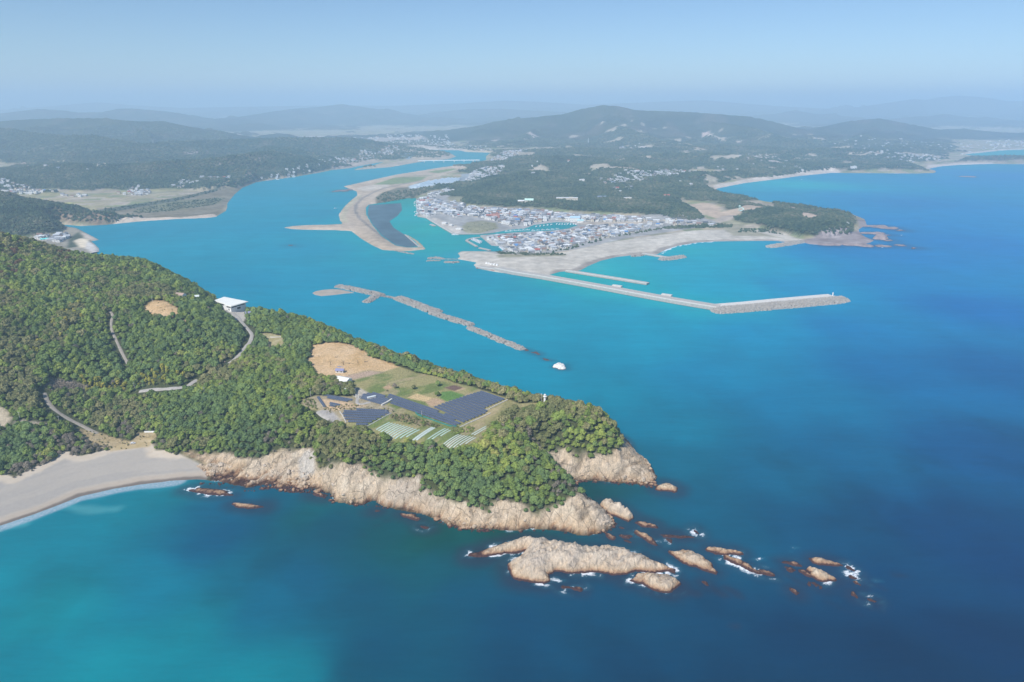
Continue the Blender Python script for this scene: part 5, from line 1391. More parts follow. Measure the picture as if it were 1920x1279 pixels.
scrub("scrub", [(150, 806), (175, 809), (225, 826), (270, 815), (280, 836), (240, 842), (200, 842)], 130, [7, 6, 6], .1, .26)
scrub("scrub", [(90, 725), (95, 711), (130, 713), (157, 723), (150, 733), (100, 735)], 300, [7], .22, .42)
scrub("scrub", [(267, 577), (303, 566), (343, 590), (300, 596)], 60, [6, 7], .1, .22)
# ---- woods on the far shore
def far_wood(name, y0, y1, step, s0, s1, lift):
    yy = []; 
    X, Y = np.meshgrid(np.arange(-1.2 * y1, 1.1 * y1, step), np.arange(y0, y1, step))
    X = X.ravel() + rng.uniform(-.5, .5, X.size) * step; Y = Y.ravel() + rng.uniform(-.5, .5, Y.size) * step
    k = (X > -1.18 * Y) & (X < 1.08 * Y)
    X, Y = X[k], Y[k]
    # look the wood cover up on the mainland grid
    j = np.clip(np.searchsorted(ys, Y) - 1, 0, len(ys) - 2); i = np.clip(((X / Y - ss[0]) / (ss[1] - ss[0])).astype(int), 0, len(ss) - 2)
    k = (FOREST[j, i] > .55) & (M_SD[j, i] > 6)
    X, Y, i, j = X[k], Y[k], i[k], j[k]
    fy = (Y - ys[j]) / (ys[j + 1] - ys[j]); fx = np.clip((X / Y - ss[i]) / (ss[1] - ss[0]), 0, 1)
    Z = (MZ[j, i] * (1 - fx) + MZ[j, i + 1] * fx) * (1 - fy) + (MZ[j + 1, i] * (1 - fx) + MZ[j + 1, i + 1] * fx) * fy
    s = rng.uniform(s0, s1, len(X))
    scatter(name, np.column_stack([X, Y, Z - lift * s]), s, rng.uniform(0, 6, len(X)), rng.integers(0, 3, len(X)), far_kinds)
    return len(X)
nf = [far_wood("wooded_hills", 1500, 2500, 7.5, .9, 1.9, 1.6), far_wood("wooded_hills", 2500, 3600, 11.0, 1.4, 2.5, 2.3), far_wood("wooded_hills", 3600, 5600, 19.0, 2.0, 3.6, 3.3)]
print("trees", len(tx), nf)
# scrub and hedges on the flats
def flat_scrub(name, px, n, s0, s1, zz=PL, kinds=(0, 1, 2)):
    poly = WP(px, zz); lo, hi = poly.min(0), poly.max(0); q = rng.uniform(lo, hi, (n, 2)); q = q[sdpoly(q[:, 0], q[:, 1], poly, 30) > 0]
    s = rng.uniform(s0, s1, len(q))
    scatter(name, np.column_stack([q, zmain(q[:, 0], q[:, 1]) - 1.5 * s]), s, rng.uniform(0, 6, len(q)), rng.choice(kinds, len(q)), far_kinds)
flat_scrub("riverside_thicket", [(706, 382), (735, 376), (772, 371), (800, 362), (845, 350), (870, 344), (800, 352), (760, 356), (720, 362), (705, 372)], 900, .6, 1.4)
flat_scrub("riverside_thicket", [(80, 404), (150, 399), (230, 387), (330, 372), (400, 357), (440, 345), (420, 356), (330, 378), (220, 396), (140, 404), (90, 408)], 1000, .5, 1.5)
flat_scrub("riverside_thicket", [(240, 402), (320, 396), (400, 384), (425, 372), (400, 372), (330, 380), (260, 392)], 900, .3, .9)
flat_scrub("shelter_belt", [(1035, 473), (1062, 470), (1100, 458), (1150, 447), (1190, 440), (1240, 431), (1240, 427), (1180, 436), (1140, 444), (1090, 457), (1062, 465)], 900, .6, 1.2)
flat_scrub("shelter_belt", [(1240, 430), (1290, 428), (1370, 427), (1374, 422), (1330, 419), (1290, 424), (1240, 426)], 700, .7, 1.3)
flat_scrub("shelter_belt", [(925, 476), (990, 479), (1060, 478), (1060, 475), (990, 475), (930, 472)], 260, .4, 1.0)
flat_scrub("shelter_belt", [(1380, 436), (1440, 436), (1470, 440), (1440, 430), (1390, 428)], 300, .4, .9)
flat_scrub("riverside_thicket", [(872, 432), (885, 418), (930, 420), (932, 429), (900, 436)], 60, .15, .45)
flat_scrub("village_thicket", [(-60, 462), (30, 452), (58, 448), (66, 452), (80, 458), (40, 470), (-60, 490)], 900, .8, 1.5, 3)
flat_scrub("village_thicket", [(130, 447), (148, 434), (156, 444), (150, 460), (128, 463)], 300, .7, 1.3, 3)
# ================================================================== BUILT THINGS ON THE HEADLAND
ORD = ["first", "second", "third", "fourth", "fifth", "sixth", "seventh", "eighth", "ninth", "tenth", "eleventh", "twelfth", "thirteenth", "fourteenth", "fifteenth", "sixteenth", "seventeenth", "eighteenth", "nineteenth", "twentieth",
       "twenty first", "twenty second", "twenty third", "twenty fourth", "twenty fifth", "twenty sixth", "twenty seventh", "twenty eighth", "twenty ninth", "thirtieth", "thirty first", "thirty second", "thirty third", "thirty fourth"]
M_WHITE = plain("white_paint", (0.80, 0.79, 0.76), 0.7, 0.10, 0.3)
M_ROOFW = plain("white_roof_sheet", (0.80, 0.79, 0.72), 0.55, 0.10, 0.12)
M_CONC = plain("concrete", (0.43, 0.405, 0.365), 0.95, 0.22, 0.35)
M_CONCL = plain("pale_concrete", (0.62, 0.59, 0.54), 0.95, 0.18, 0.2)
M_DARKG = plain("dark_glass", (0.03, 0.035, 0.045), 0.25, 0.1, 1, 0.6)
M_STEEL = plain("galvanised_steel", (0.45, 0.46, 0.48), 0.55, 0.15, 1.0)
M_POLE = plain("pole_concrete", (0.55, 0.53, 0.50), 0.9, 0.12, 1.0)
M_FILM = plain("green_white_film", (0.42, 0.54, 0.45), 0.5, 0.25, 0.8)
M_FILMW = plain("white_film", (0.50, 0.56, 0.50), 0.5, 0.15, 0.8)
M_NET = plain("green_mesh_fence", (0.05, 0.22, 0.19), 0.8, 0.2, 1)
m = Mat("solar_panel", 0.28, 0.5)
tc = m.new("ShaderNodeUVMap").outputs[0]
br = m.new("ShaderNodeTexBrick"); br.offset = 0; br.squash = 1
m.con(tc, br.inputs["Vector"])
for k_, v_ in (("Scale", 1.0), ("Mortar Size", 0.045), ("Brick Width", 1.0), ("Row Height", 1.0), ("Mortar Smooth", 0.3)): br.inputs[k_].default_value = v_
br.inputs["Color1"].default_value = (0.055, 0.070, 0.105, 1); br.inputs["Color2"].default_value = (0.072, 0.090, 0.130, 1); br.inputs["Mortar"].default_value = (0.22, 0.25, 0.31, 1)  # cell colours lightened to carry the sky's reflection in the glass
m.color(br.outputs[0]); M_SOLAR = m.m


def clip_line(poly, o, d):
    """parameter intervals of the line o + t d inside the polygon"""
    ts = []
    n = len(poly)
    for i in range(n):
        a = poly[i]; b = poly[(i + 1) % n]; e = b - a
        den = d[0] * e[1] - d[1] * e[0]
        if abs(den) < 1e-9: continue
        t = ((a[0] - o[0]) * e[1] - (a[1] - o[1]) * e[0]) / den
        u = ((a[0] - o[0]) * d[1] - (a[1] - o[1]) * d[0]) / den
        if 0 <= u < 1: ts.append(t)
    ts.sort()
    return [(ts[i], ts[i + 1]) for i in range(0, len(ts) - 1, 2)]


def solar_field(px, dpx, pitch, depth, tilt, where, gap=0.25, first=0.5, maxlen=400):
    poly = HP(px); d = HP(dpx); d = d[1] - d[0]; d /= np.linalg.norm(d)
    n = np.array([-d[1], d[0]]); n = n if n[1] > 0 else -n            # uphill, away from the camera
    off = poly @ n; rows = np.arange(off.min() + pitch * first, off.max() - pitch * .25, pitch)
    segs = []
    for r in rows:
        for a, b in clip_line(poly, n * r, d):
            if b - a > 4: segs.append((n * r + d * (a + gap), n * r + d * (b - gap)))
    for j, (a, b) in enumerate(segs):
        L = np.linalg.norm(b - a); c = (a + b) / 2
        za, zb, zc = (float(zh(p[0], p[1])) for p in (a, b, c))
        zc = max(zc, (za + zb) / 2)
        rz = math.atan2(d[1], d[0]); 
        slope = (zb - za) / L
        t = empty("solar_array", (c[0], c[1], zc), rz)
        tag(t, "dark solar panel row, %s from the front %s" % (ORD[min(j, 33)], where), "solar panels", "solar panel rows " + where)
        hy = depth / 2; sg = 1 if (np.array([-math.sin(rz), math.cos(rz)]) @ n) > 0 else -1
        lo = 0.75; hi = 0.75 + depth * math.tan(tilt)
        P = [(-L / 2, -sg * hy, lo - slope * L / 2), (L / 2, -sg * hy, lo + slope * L / 2), (L / 2, sg * hy, hi + slope * L / 2), (-L / 2, sg * hy, hi - slope * L / 2)]
        if sg < 0: P = P[::-1]
        mb = MB(); Q = [(x, y, z - 0.06) for x, y, z in P]
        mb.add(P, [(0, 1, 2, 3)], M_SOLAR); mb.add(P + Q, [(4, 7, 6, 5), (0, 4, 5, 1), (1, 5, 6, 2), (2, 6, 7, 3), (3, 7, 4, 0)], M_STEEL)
        me_ = mb.mesh("panel"); uv = me_.uv_layers.new(name="UVMap")
        nx = max(2, round(L / 1.65)); ny = max(1, round(depth / 1.0))
        cc = [(0, 0), (nx, 0), (nx, ny), (0, ny)] if sg > 0 else [(0, ny), (nx, ny), (nx, 0), (0, 0)]
        for k2 in range(4): uv.data[k2].uv = cc[k2]
        link("panel", me_, t)
        fr = MB(); k = max(2, int(L / 5) + 1)
        for i in range(k):
            x = -L / 2 + 0.4 + (L - .8) * i / (k - 1)
            for s_, h_ in ((-.7, lo + .15 * (hi - lo)), (.7, hi - .15 * (hi - lo))):
                fr.tube((x, sg * hy * s_, slope * x - 1.2), (x, sg * hy * s_, slope * x + h_ - .07), .05, .05, M_STEEL, 5)
        for s_, h_ in ((-.7, lo + .15 * (hi - lo)), (.7, hi - .15 * (hi - lo))):
            fr.tube((-L / 2, sg * hy * s_, -slope * L / 2 + h_ - .11), (L / 2, sg * hy * s_, slope * L / 2 + h_ - .11), .045, .045, M_STEEL, 5)
        fr.build("frame", t)


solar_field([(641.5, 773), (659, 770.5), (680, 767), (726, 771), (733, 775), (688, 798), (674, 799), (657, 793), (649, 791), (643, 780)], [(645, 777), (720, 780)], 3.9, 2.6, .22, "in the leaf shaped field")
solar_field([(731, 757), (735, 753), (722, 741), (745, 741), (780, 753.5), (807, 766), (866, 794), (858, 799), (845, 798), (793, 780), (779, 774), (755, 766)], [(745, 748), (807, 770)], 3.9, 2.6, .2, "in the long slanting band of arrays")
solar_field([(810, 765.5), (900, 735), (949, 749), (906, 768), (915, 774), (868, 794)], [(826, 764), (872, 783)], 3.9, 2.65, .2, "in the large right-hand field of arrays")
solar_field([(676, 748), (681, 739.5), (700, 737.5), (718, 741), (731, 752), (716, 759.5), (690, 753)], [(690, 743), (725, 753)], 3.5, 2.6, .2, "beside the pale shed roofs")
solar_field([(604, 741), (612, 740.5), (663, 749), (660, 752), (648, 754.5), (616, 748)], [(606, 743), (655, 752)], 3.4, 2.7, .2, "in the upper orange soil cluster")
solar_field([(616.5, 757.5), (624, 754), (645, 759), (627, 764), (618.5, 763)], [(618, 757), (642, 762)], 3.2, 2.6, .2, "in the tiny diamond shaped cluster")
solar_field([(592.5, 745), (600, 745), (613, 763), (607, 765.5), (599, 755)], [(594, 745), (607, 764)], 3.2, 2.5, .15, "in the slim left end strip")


def bed_field(px, dpx, pitch, wid, hgt, mat, where, cat="crop cover"):
    poly = HP(px); d = HP(dpx); d = d[1] - d[0]; d /= np.linalg.norm(d); n = np.array([-d[1], d[0]])
    if n[0] < 0: n = -n
    off = poly @ n; rows = np.arange(off.min() + pitch * .6, off.max() - pitch * .2, pitch); j = 0
    for r in rows:
        for a, b in clip_line(poly, n * r, d):
            if b - a < 4: continue
            A_ = n * r + d * (a + .3); L = b - a - .6; k = max(2, int(L / 2.5))
            V = []; Fq = []
            for i in range(k + 1):
                p = A_ + d * L * i / k; z_ = float(zh(p[0], p[1])) + .04
                for q in range(6):
                    t = math.pi * q / 5; h = hgt * math.sin(t) * (1 if 0 < i < k else .25); w = -math.cos(t) * wid / 2
                    V.append((p[0] + n[0] * w, p[1] + n[1] * w, z_ + h))
            for i in range(k):
                for q in range(5): Fq.append((i * 6 + q, i * 6 + q + 1, (i + 1) * 6 + q + 1, (i + 1) * 6 + q))
            c = np.array(V[len(V) // 2]); o = link("crop_tunnel", raw_mesh("crop_tunnel", np.array(V) - c, Fq, [mat]), None, tuple(c))
            tag(o, "%s covered bed from the left %s" % (ORD[min(j, 33)], where), cat, "film covered crop beds " + where); j += 1


bed_field([(702, 805), (728, 791), (788, 806), (775, 818), (741, 824)], [(704, 804), (728, 791)], 3.0, 1.5, .5, M_FILM, "in the pale green block")
bed_field([(770, 826), (808, 800.5), (819, 801), (782, 826)], [(770, 826), (808, 800.5)], 2.3, 2.1, .6, M_FILMW, "in the bright white strip")
bed_field([(797, 825), (832, 802.5), (846, 805), (842, 810), (815, 824)], [(798, 824), (832, 803)], 2.9, 1.4, .5, M_FILM, "in the narrow middle block")
bed_field([(829, 833), (857, 814), (893, 819.5), (888, 826), (858, 840), (843, 842)], [(830, 833), (857, 815)], 2.4, 1.1, .5, M_FILMW, "in the striped front block")
bed_field([(881, 814.5), (912, 797), (914, 801.5), (893, 817.5)], [(881, 814), (912, 797)], 2.4, 1.1, .5, M_FILMW, "in the small right block")


def wall_strip(name, px, h, w, mat, label, cat="wall"):
    pts = HP(px); mb = MB(); c = np.append(pts.mean(0), 0)
    pts = resample(pts, 3.0, False) if len(pts) > 1 else pts
    pts = np.vstack([pts, HP(px)[-1:]])
    c[2] = float(zh(c[0], c[1]))
    for a, b in zip(pts[:-1], pts[1:]):
        L = np.hypot(*(b - a))
        if L < .05: continue
        mid = (a + b) / 2; rz = math.atan2(b[1] - a[1], b[0] - a[0]); z0 = min(float(zh(*a)), float(zh(*b)))
        mb.box((mid[0] - c[0], mid[1] - c[1], z0 - .8 - c[2]), (L, w, h + .8), mat, rz)
    return tag(mb.build(name, None, tuple(c)), label, cat)
wall_strip("kerb_wall", [(637, 772.6), (642, 779), (649, 793)], .9, .5, M_CONCL, "pale concrete wall along the left edge of the leaf shaped solar field")
wall_strip("kerb_wall", [(734, 775), (712, 787), (688, 800)], .8, .5, M_CONCL, "pale concrete edge in front of the leaf shaped solar field")
wall_strip("kerb_wall", [(952, 750), (918, 767), (908, 770)], .8, .6, M_CONCL, "pale concrete edge on the right side of the large solar field")
wall_strip("kerb_wall", [(920, 775), (890, 789), (862, 802)], .8, .6, M_CONCL, "pale concrete edge at the lower right of the solar arrays")
wall_strip("mesh_fence", [(858, 801), (845, 800), (815, 790), (793, 782)], 1.4, .15, M_NET, "green mesh fence in front of the slanting band of arrays", "fence")
wall_strip("mesh_fence", [(779, 775), (783, 779), (791, 782)], 2.0, .15, M_NET, "green mesh fence in the notch of the slanting band of arrays", "fence")
wall_strip("retaining_wall", [(716, 761), (726, 756), (735, 750)], 1.6, 1.6, M_CONCL, "cream ramp wall cutting across the solar arrays")
wall_strip("guard_wall", [(271, 811), (285, 810.5), (302, 811)], 1.4, .6, M_WHITE, "white concrete wall on the grass at the back of the beach")
wall_strip("field_wall", [(507, 633), (519, 632.5), (532, 632)], .8, 1.0, M_CONCL, "cream low wall across the grassy clearing by the road")


def gable(mb, L, Wd, h, rise, wm, rm, over=.5, thick=.18, base=-1.0):
    """walls with gables; returns the roof in a separate builder"""
    a, b = L / 2, Wd / 2
    mb.add([(-a, -b, base), (a, -b, base), (a, b, base), (-a, b, base), (-a, -b, h), (a, -b, h), (a, b, h), (-a, b, h), (-a, 0, h + rise), (a, 0, h + rise)],
           [(0, 1, 5, 4), (1, 2, 6, 9, 5), (2, 3, 7, 6), (3, 0, 4, 8, 7)], wm)
    r = MB(); k = rise / b; a2, b2 = a + over, b + over; e = h - over * k
    r.add([(-a2, -b2, e), (a2, -b2, e), (a2, 0, h + rise), (-a2, 0, h + rise), (a2, b2, e), (-a2, b2, e)] + [(x, y, z + thick) for x, y, z in ((-a2, -b2, e), (a2, -b2, e), (a2, 0, h + rise), (-a2, 0, h + rise), (a2, b2, e), (-a2, b2, e))],
          [(3, 2, 1, 0), (5, 4, 2, 3), (6, 7, 8, 9), (9, 8, 10, 11), (0, 1, 7, 6), (1, 2, 8, 7), (2, 4, 10, 8), (4, 5, 11, 10), (5, 3, 9, 11), (3, 0, 6, 9)], rm)
    return r


def windows(mb, L, Wd, h, storeys=1, mat=None, n=None):
    mat = mat or M_DARKG; n = n or max(2, int(L / 3))
    for s in range(storeys):
        z0 = .9 + s * 2.7
        for i in range(n):
            x = -L / 2 + (i + .5) * L / n
            for sg in (-1, 1):
                y = sg * (Wd / 2 + .03)
                v = [(x - .65, y, z0), (x + .65, y, z0), (x + .65, y, z0 + 1.2), (x - .65, y, z0 + 1.2)]
                mb.add(v, [(0, 1, 2, 3) if sg < 0 else (3, 2, 1, 0)], mat)
        for sg in (-1, 1):
            x = sg * (L / 2 + .03); v = [(x, -.7, z0), (x, .7, z0), (x, .7, z0 + 1.2), (x, -.7, z0 + 1.2)]
            mb.add(v, [(0, 1, 2, 3) if sg > 0 else (3, 2, 1, 0)], mat)


M_TILE = plain("weathered_tile", (0.42, 0.30, 0.24), 0.8, 0.25, 1.0)
M_BLUER = plain("slate_blue_roof", (0.26, 0.26, 0.40), 0.6, 0.2, 1.0)
M_GREYR = plain("pale_metal_roof", (0.62, 0.66, 0.64), 0.5, 0.15, .6)
M_DARKR = plain("dark_roof", (0.12, 0.12, 0.14), 0.7, 0.2, 1.0)
M_BRWN = plain("brown_boards", (0.24, 0.16, 0.11), 0.9, 0.25, 1.0)


def small_house(px, py, L, Wd, h, rise, rz, wm, rm, name, label, cat="house", zadd=0.0, win=True):
    p = hit(px, py)[0]
    t = empty(name, (p[0], p[1], p[2] + zadd), rz); tag(t, label, cat)
    w = MB(); r = gable(w, L, Wd, h, rise, wm, rm); w.build("walls", t); r.build("roof", t)
    if win:
        g = MB(); windows(g, L, Wd, h); g.build("window", t)
    return t


# the large white hall on the ridge
zr = 60.5
roof = [W(x, y, zr)[:2] for x, y in ((420.4, 556.5), (465.8, 565.4), (433.2, 574.7), (423.5, 572.5), (420, 569.5), (400, 563.5))]
c0 = np.mean(roof, 0); c3 = (c0[0], c0[1], 50.0)
t = empty("hall", c3); tag(t, "large white flat roofed hall standing on the ridge above the water", "building")
rel = [(p[0] - c0[0], p[1] - c0[1]) for p in roof][::-1]
def shrink(poly, k): return [(x * k, y * k) for x, y in poly]
w = MB(); w.prism(shrink(rel, .86), -4.0, zr - 50 - .9, M_WHITE); w.build("walls", t)
r = MB(); r.prism(rel, zr - 50 - .85, zr - 50, M_ROOFW); r.prism(shrink(rel, .93), zr - 50, zr - 50 + .25, M_ROOFW); r.build("roof", t)
def facade(mb, poly, i, u0, u1, z0, z1, mat, off=.06):
    a = np.array(poly[i]); b = np.array(poly[(i + 1) % len(poly)]); n_ = np.array([b[1] - a[1], -(b[0] - a[0])]); n_ /= np.linalg.norm(n_)
    p = a + (b - a) * u0 + n_ * off; q = a + (b - a) * u1 + n_ * off
    mb.add([(p[0], p[1], z0), (q[0], q[1], z0), (q[0], q[1], z1), (p[0], p[1], z1)], [(0, 1, 2, 3)], mat)
wl = shrink(rel, .86)
for i in range(len(wl)):
    a = np.array(wl[i]); b = np.array(wl[(i + 1) % len(wl)])
    nrm = np.array([b[1] - a[1], -(b[0] - a[0])])
    if nrm[1] < 0 and np.hypot(*(b - a)) > 8:
        for u0, u1, z0, z1 in ((.06, .92, 7.4, 8.9), (.40, .62, 3.6, 6.2)):
            g = MB(); facade(g, wl, i, u0, u1, z0, z1, M_DARKG); g.build("window", t)
small_house(340, 562, 11, 7, 3.4, 2.0, -.25, M_WHITE, M_TILE, "house", "old house with a worn pinkish tile roof among the ridge trees", zadd=3.5)
small_house(371, 566, 4.5, 4, 3, 1.4, .3, M_WHITE, M_GREYR, "hut", "small white hut between the old house and the white hall", "hut", 4.5, False)
small_house(384, 574, 5, 4, 2.6, 1.2, .1, M_WHITE, M_GREYR, "hut", "white little hut below the left corner of the white hall", "hut", 2.5, False)
small_house(396, 573, 6, 5, 3, 1.6, -.2, M_BRWN, M_TILE, "hut", "brown roofed hut against the left side of the white hall", "hut", 3.0, False)
small_house(466, 591, 6, 5, 2.8, 1.4, .3, M_WHITE, M_BLUER, "pavilion", "small pavilion with a slate blue roof right of the white hall's drive", "pavilion", .6)
small_house(638, 698, 8.0, 5, 2.7, 1.4, -.12, M_CONCL, M_BLUER, "shed", "open fronted shed with a purple blue roof on the orange soil", "shed")
p = hit(638, 690)[0]; g = MB(); g.box((0, 0, 0), (7.5, 3.2, .16), M_BLUER); tag(g.build("tarpaulin", None, (p[0], p[1] + 4, p[2] + .02), -.1), "purple grey tarpaulin lying on the orange soil behind the shed", "tarpaulin")
small_house(643, 718, 15.5, 9.5, 3.2, 1.7, -.42, M_WHITE, M_ROOFW, "barn", "barn with a broad cream white roof half hidden by trees", "barn", 1.2, False)
small_house(656, 735, 10, 5.2, 2.6, .9, -.38, M_CONCL, M_GREYR, "shed", "low shed with a pale grey metal roof by the arrays' gate", "shed", .6, False)
p = hit(697, 748)[0]; t = empty("equipment_cabin", tuple(p), .55); tag(t, "pale flat roofed equipment cabin among the solar rows", "cabin")
g = MB(); g.box((0, 0, -.6), (8, 2.4, 3.0), M_CONCL); g.build("body", t); g = MB(); g.box((0, 0, 2.4), (8.4, 2.8, .15), M_GREYR); g.build("roof", t); g = MB(); g.box((1.5, -1.22, .1), (1.0, .06, 2.0), M_STEEL); g.build("door", t)
for px, py, lab in ((668, 746, "left concrete gate post by the pale shed"), (672, 746, "right concrete gate post by the pale shed")):
    p = hit(px, py)[0]; t = empty("gate_post", tuple(p)); tag(t, lab, "gate post", "gate posts"); g = MB(); g.box((0, 0, -.4), (.8, .8, 3.6), M_CONCL); g.build("post", t); g = MB(); g.box((0, 0, 3.2), (1.1, 1.1, .25), M_CONCL); g.build("cap", t)

# beacon lighthouse and masts at the meadow's end
p = hit(1021.5, 756)[0]
t = empty("lighthouse", tuple(p)); tag(t, "small white lighthouse rising out of the trees at the end of the ridge", "lighthouse")
g = MB(); g.tube((0, 0, -1), (0, 0, 6.6), 1.25, .95, M_WHITE, 20); g.build("tower", t, smooth=False)
g = MB(); g.tube((0, 0, 6.6), (0, 0, 6.95), 1.75, 1.75, M_WHITE, 20)
for i in range(12):
    a = i * math.pi / 6; g.tube((1.65 * math.cos(a), 1.65 * math.sin(a), 6.9), (1.65 * math.cos(a), 1.65 * math.sin(a), 7.9), .04, .04, M_WHITE, 4)
g.build("gallery", t)
g = MB(); g.tube((0, 0, 6.95), (0, 0, 8.5), .8, .8, M_WHITE, 12); g.build("lantern", t)
g = MB(); g.tube((0, 0, 8.5), (0, 0, 9.3), 1.05, .1, M_WHITE, 14); g.build("cap", t)
def mast(px, py, h, r, label, arms=0, cat="pole", name="utility_pole", mat=None, head=False, z=None):
    p = hit(px, py)[0] if z is None else z
    t = empty(name, tuple(p)); tag(t, label, cat); mt = mat or M_POLE
    g = MB(); g.tube((0, 0, -1.5), (0, 0, h), r, r * .65, mt, 8); g.build("shaft", t)
    for i in range(arms):
        g = MB(); g.box((0, 0, h - .6 - i * .9), (1.9, .14, .14), M_STEEL, .4)
        for x in (-.8, 0, .8): g.tube((x * math.cos(.4), x * math.sin(.4), h - .5 - i * .9), (x * math.cos(.4), x * math.sin(.4), h - .25 - i * .9), .06, .05, M_WHITE, 6)
        g.build("crossarm", t)
    if head:
        g = MB(); g.tube((0, 0, h), (0, 0, h + .9), .5, .45, mt, 10); g.build("lamp_head", t)
mast(1015, 756, 8.4, .22, "slim grey mast standing left of the white lighthouse", head=True, name="mast", cat="mast")
mast(1010, 759, 4.5, .2, "short grey post on the grass left of the lighthouse", name="post", cat="post")
for px, py, h, lab in ((38, 787, 8, "utility pole by the dirt track at the left edge of the wood"), (113, 798, 10, "tall pole where the valley road passes the thicket"), (253, 731, 8, "pole at the left end of the concrete road through the bamboo"), (384, 740, 8, "pole above the bend at the right end of the concrete road"),
                       (2, 800, 9, "pole at the far left beside the bare field"), (188, 610, 9, "pole in the middle of the wooded hillside by the upper path"), (196, 581, 8, "pole at the top end of the hillside path"), (583, 744, 9, "pole in the trees left of the solar arrays"),
                       (724, 774, 6, "white pole at the right corner of the leaf shaped solar field"), (791, 781, 6, "white pole in the notch of the slanting band of arrays"), (286, 566, 7, "bare pole on top of the sandy clearing")):
    mast(px, py, h, .2, lab, arms=1 if h > 6.5 else 0)
# white car on the beach track
M_CARW = plain("car_white", (0.82, 0.82, 0.82), 0.3, 0.04, 1, .5); M_TYRE = plain("tyre", (0.02, 0.02, 0.02), 0.9, .1, 1)
def car(p, rz, label, paint=None, group=None):
    paint = paint or M_CARW
    t = empty("parked_car", tuple(p), rz); tag(t, label, "car", group)
    g = MB(); prof = [(-1.95, .3), (1.95, .3), (2.0, .75), (1.1, .92), (.55, 1.42), (-1.55, 1.46), (-1.98, .9)]
    n = len(prof); V = [(x, -.82, z) for x, z in prof] + [(x, .82, z) for x, z in prof]
    g.add(V, [tuple(range(n)), tuple(range(2 * n - 1, n - 1, -1))] + [(i, n + i, n + (i + 1) % n, (i + 1) % n) for i in range(n)], paint); g.build("body", t)
    g = MB()
    for s in (-1, 1):
        v = [(-1.5, s * .83, .95), (.95, s * .83, .95), (.5, s * .83, 1.36), (-1.4, s * .83, 1.38)]; g.add(v, [(0, 1, 2, 3) if s < 0 else (3, 2, 1, 0)], M_DARKG)
    g.add([(1.12, -.7, .95), (1.12, .7, .95), (.6, .7, 1.4), (.6, -.7, 1.4)], [(0, 1, 2, 3)], M_DARKG); g.build("window", t)
    for x in (-1.25, 1.25):
        for s in (-1, 1):
            g = MB(); g.tube((x, s * .62, .31), (x, s * .86, .31), .31, .31, M_TYRE, 12); g.build("wheel", t)
p = hit(249.6, 832)[0]; car(p, .4, "white car parked where the grassy track meets the beach")
# bare stumps standing on the cleared orange soil
def stump(px, py, h, label, fork=True):
    p = hit(px, py)[0]; t = empty("dead_tree", tuple(p)); tag(t, label, "dead tree")
    g = MB(); g.tube((0, 0, -.5), (.15, 0, h * .6), .32, .24, M_BARK, 8); g.build("trunk", t)
    for s in ((-1, .2), (1, -.1), (.5, .6))[:3 if fork else 1]:
        g = MB(); g.tube((.15, 0, h * .6), (.15 + s[0] * h * .3, s[1] * h * .3, h), .17, .06, M_BARK, 6); g.build("branch", t)
    g = MB(); v, f = crown_geo(77, R=.8, base=-.3, H=1.2, lobes=4, leaves=30, sub=1, leaf=.3); o = link("root_ball", raw_mesh("root_ball", v, f, [M_BRWN]), t)
stump(620, 684, 4.4, "forked dead tree on the orange soil, left one of three"); stump(644, 684, 4.6, "leaning dead tree on the orange soil behind the shed"); stump(671, 681, 3.6, "thin dead tree on the orange soil, right one of three", False)
for px, py, lab in ((598, 668, "dark stump near the left edge of the orange soil"), (655, 682, "dark stump right of the leaning dead tree"), (631, 670, "fallen dark log at the back of the orange soil"), (686, 679, "fallen log at the right of the orange soil")):
    p = hit(px, py)[0]; g = MB(); lg = "log" in lab
    if lg: g.tube((-1.9, 0, .35), (1.9, .3, .3), .38, .25, M_BARK, 9); g.tube((-.6, .1, .5), (-.9, .9, 1.0), .14, .06, M_BARK, 6)
    else: g.tube((0, 0, -.2), (0, 0, .7), .55, .4, M_BARK, 10); g.tube((.1, 0, .1), (.9, .4, -.05), .2, .08, M_BARK, 6); g.tube((-.1, 0, .1), (-.8, .3, -.05), .2, .08, M_BARK, 6)
    tag(g.build("fallen_log" if lg else "stump", None, tuple(p)), lab, "log" if lg else "stump")
# loose boulders along the foot of the cliff
bsrc = []
for s in range(4):
    v, f = ico(2); r_ = np.random.default_rng(s + 70)
    d = v * (1 + .28 * np.sin(v[:, [1, 2, 0]] * 3.1 + r_.uniform(0, 6, 3)).mean(1)[:, None] + r_.uniform(-.16, .16, (len(v), 1))) * np.array([1.2, .9, .72])
    bsrc.append(bpy.data.objects.new("boulder", raw_mesh("boulder", d, f, [M_ROCK], False)))
bp = rng.uniform([-330, 430], [120, 540], (60000, 2)); bd = bil(bp[:, 0], bp[:, 1], sd_sh)
shv = (bil(bp[:, 0], bp[:, 1], sd_beach) < 3)
den = np.where(bp[:, 0] < -150, 6.0, 1.6) * sstep(-.2, .5, fbm(bp[:, 0], bp[:, 1], 22, 2, 66)) + .2
k = (np.abs(bd - np.where(bp[:, 0] < -150, 6, 0)) < np.where(bp[:, 0] < -150, 13, 3)) & shv & (bil(bp[:, 0], bp[:, 1], sd_veg) < -2) & (rng.random(len(bp)) < den * .16)
bp = bp[k]; s = np.exp(rng.normal(-.35, .5, len(bp))).clip(.25, 2.6)
scatter("shore_boulders", np.column_stack([bp, np.maximum(zh(bp[:, 0], bp[:, 1]), -.1) + .1 * s]), s, rng.uniform(0, 6, len(bp)), rng.integers(0, 4, len(bp)), bsrc)
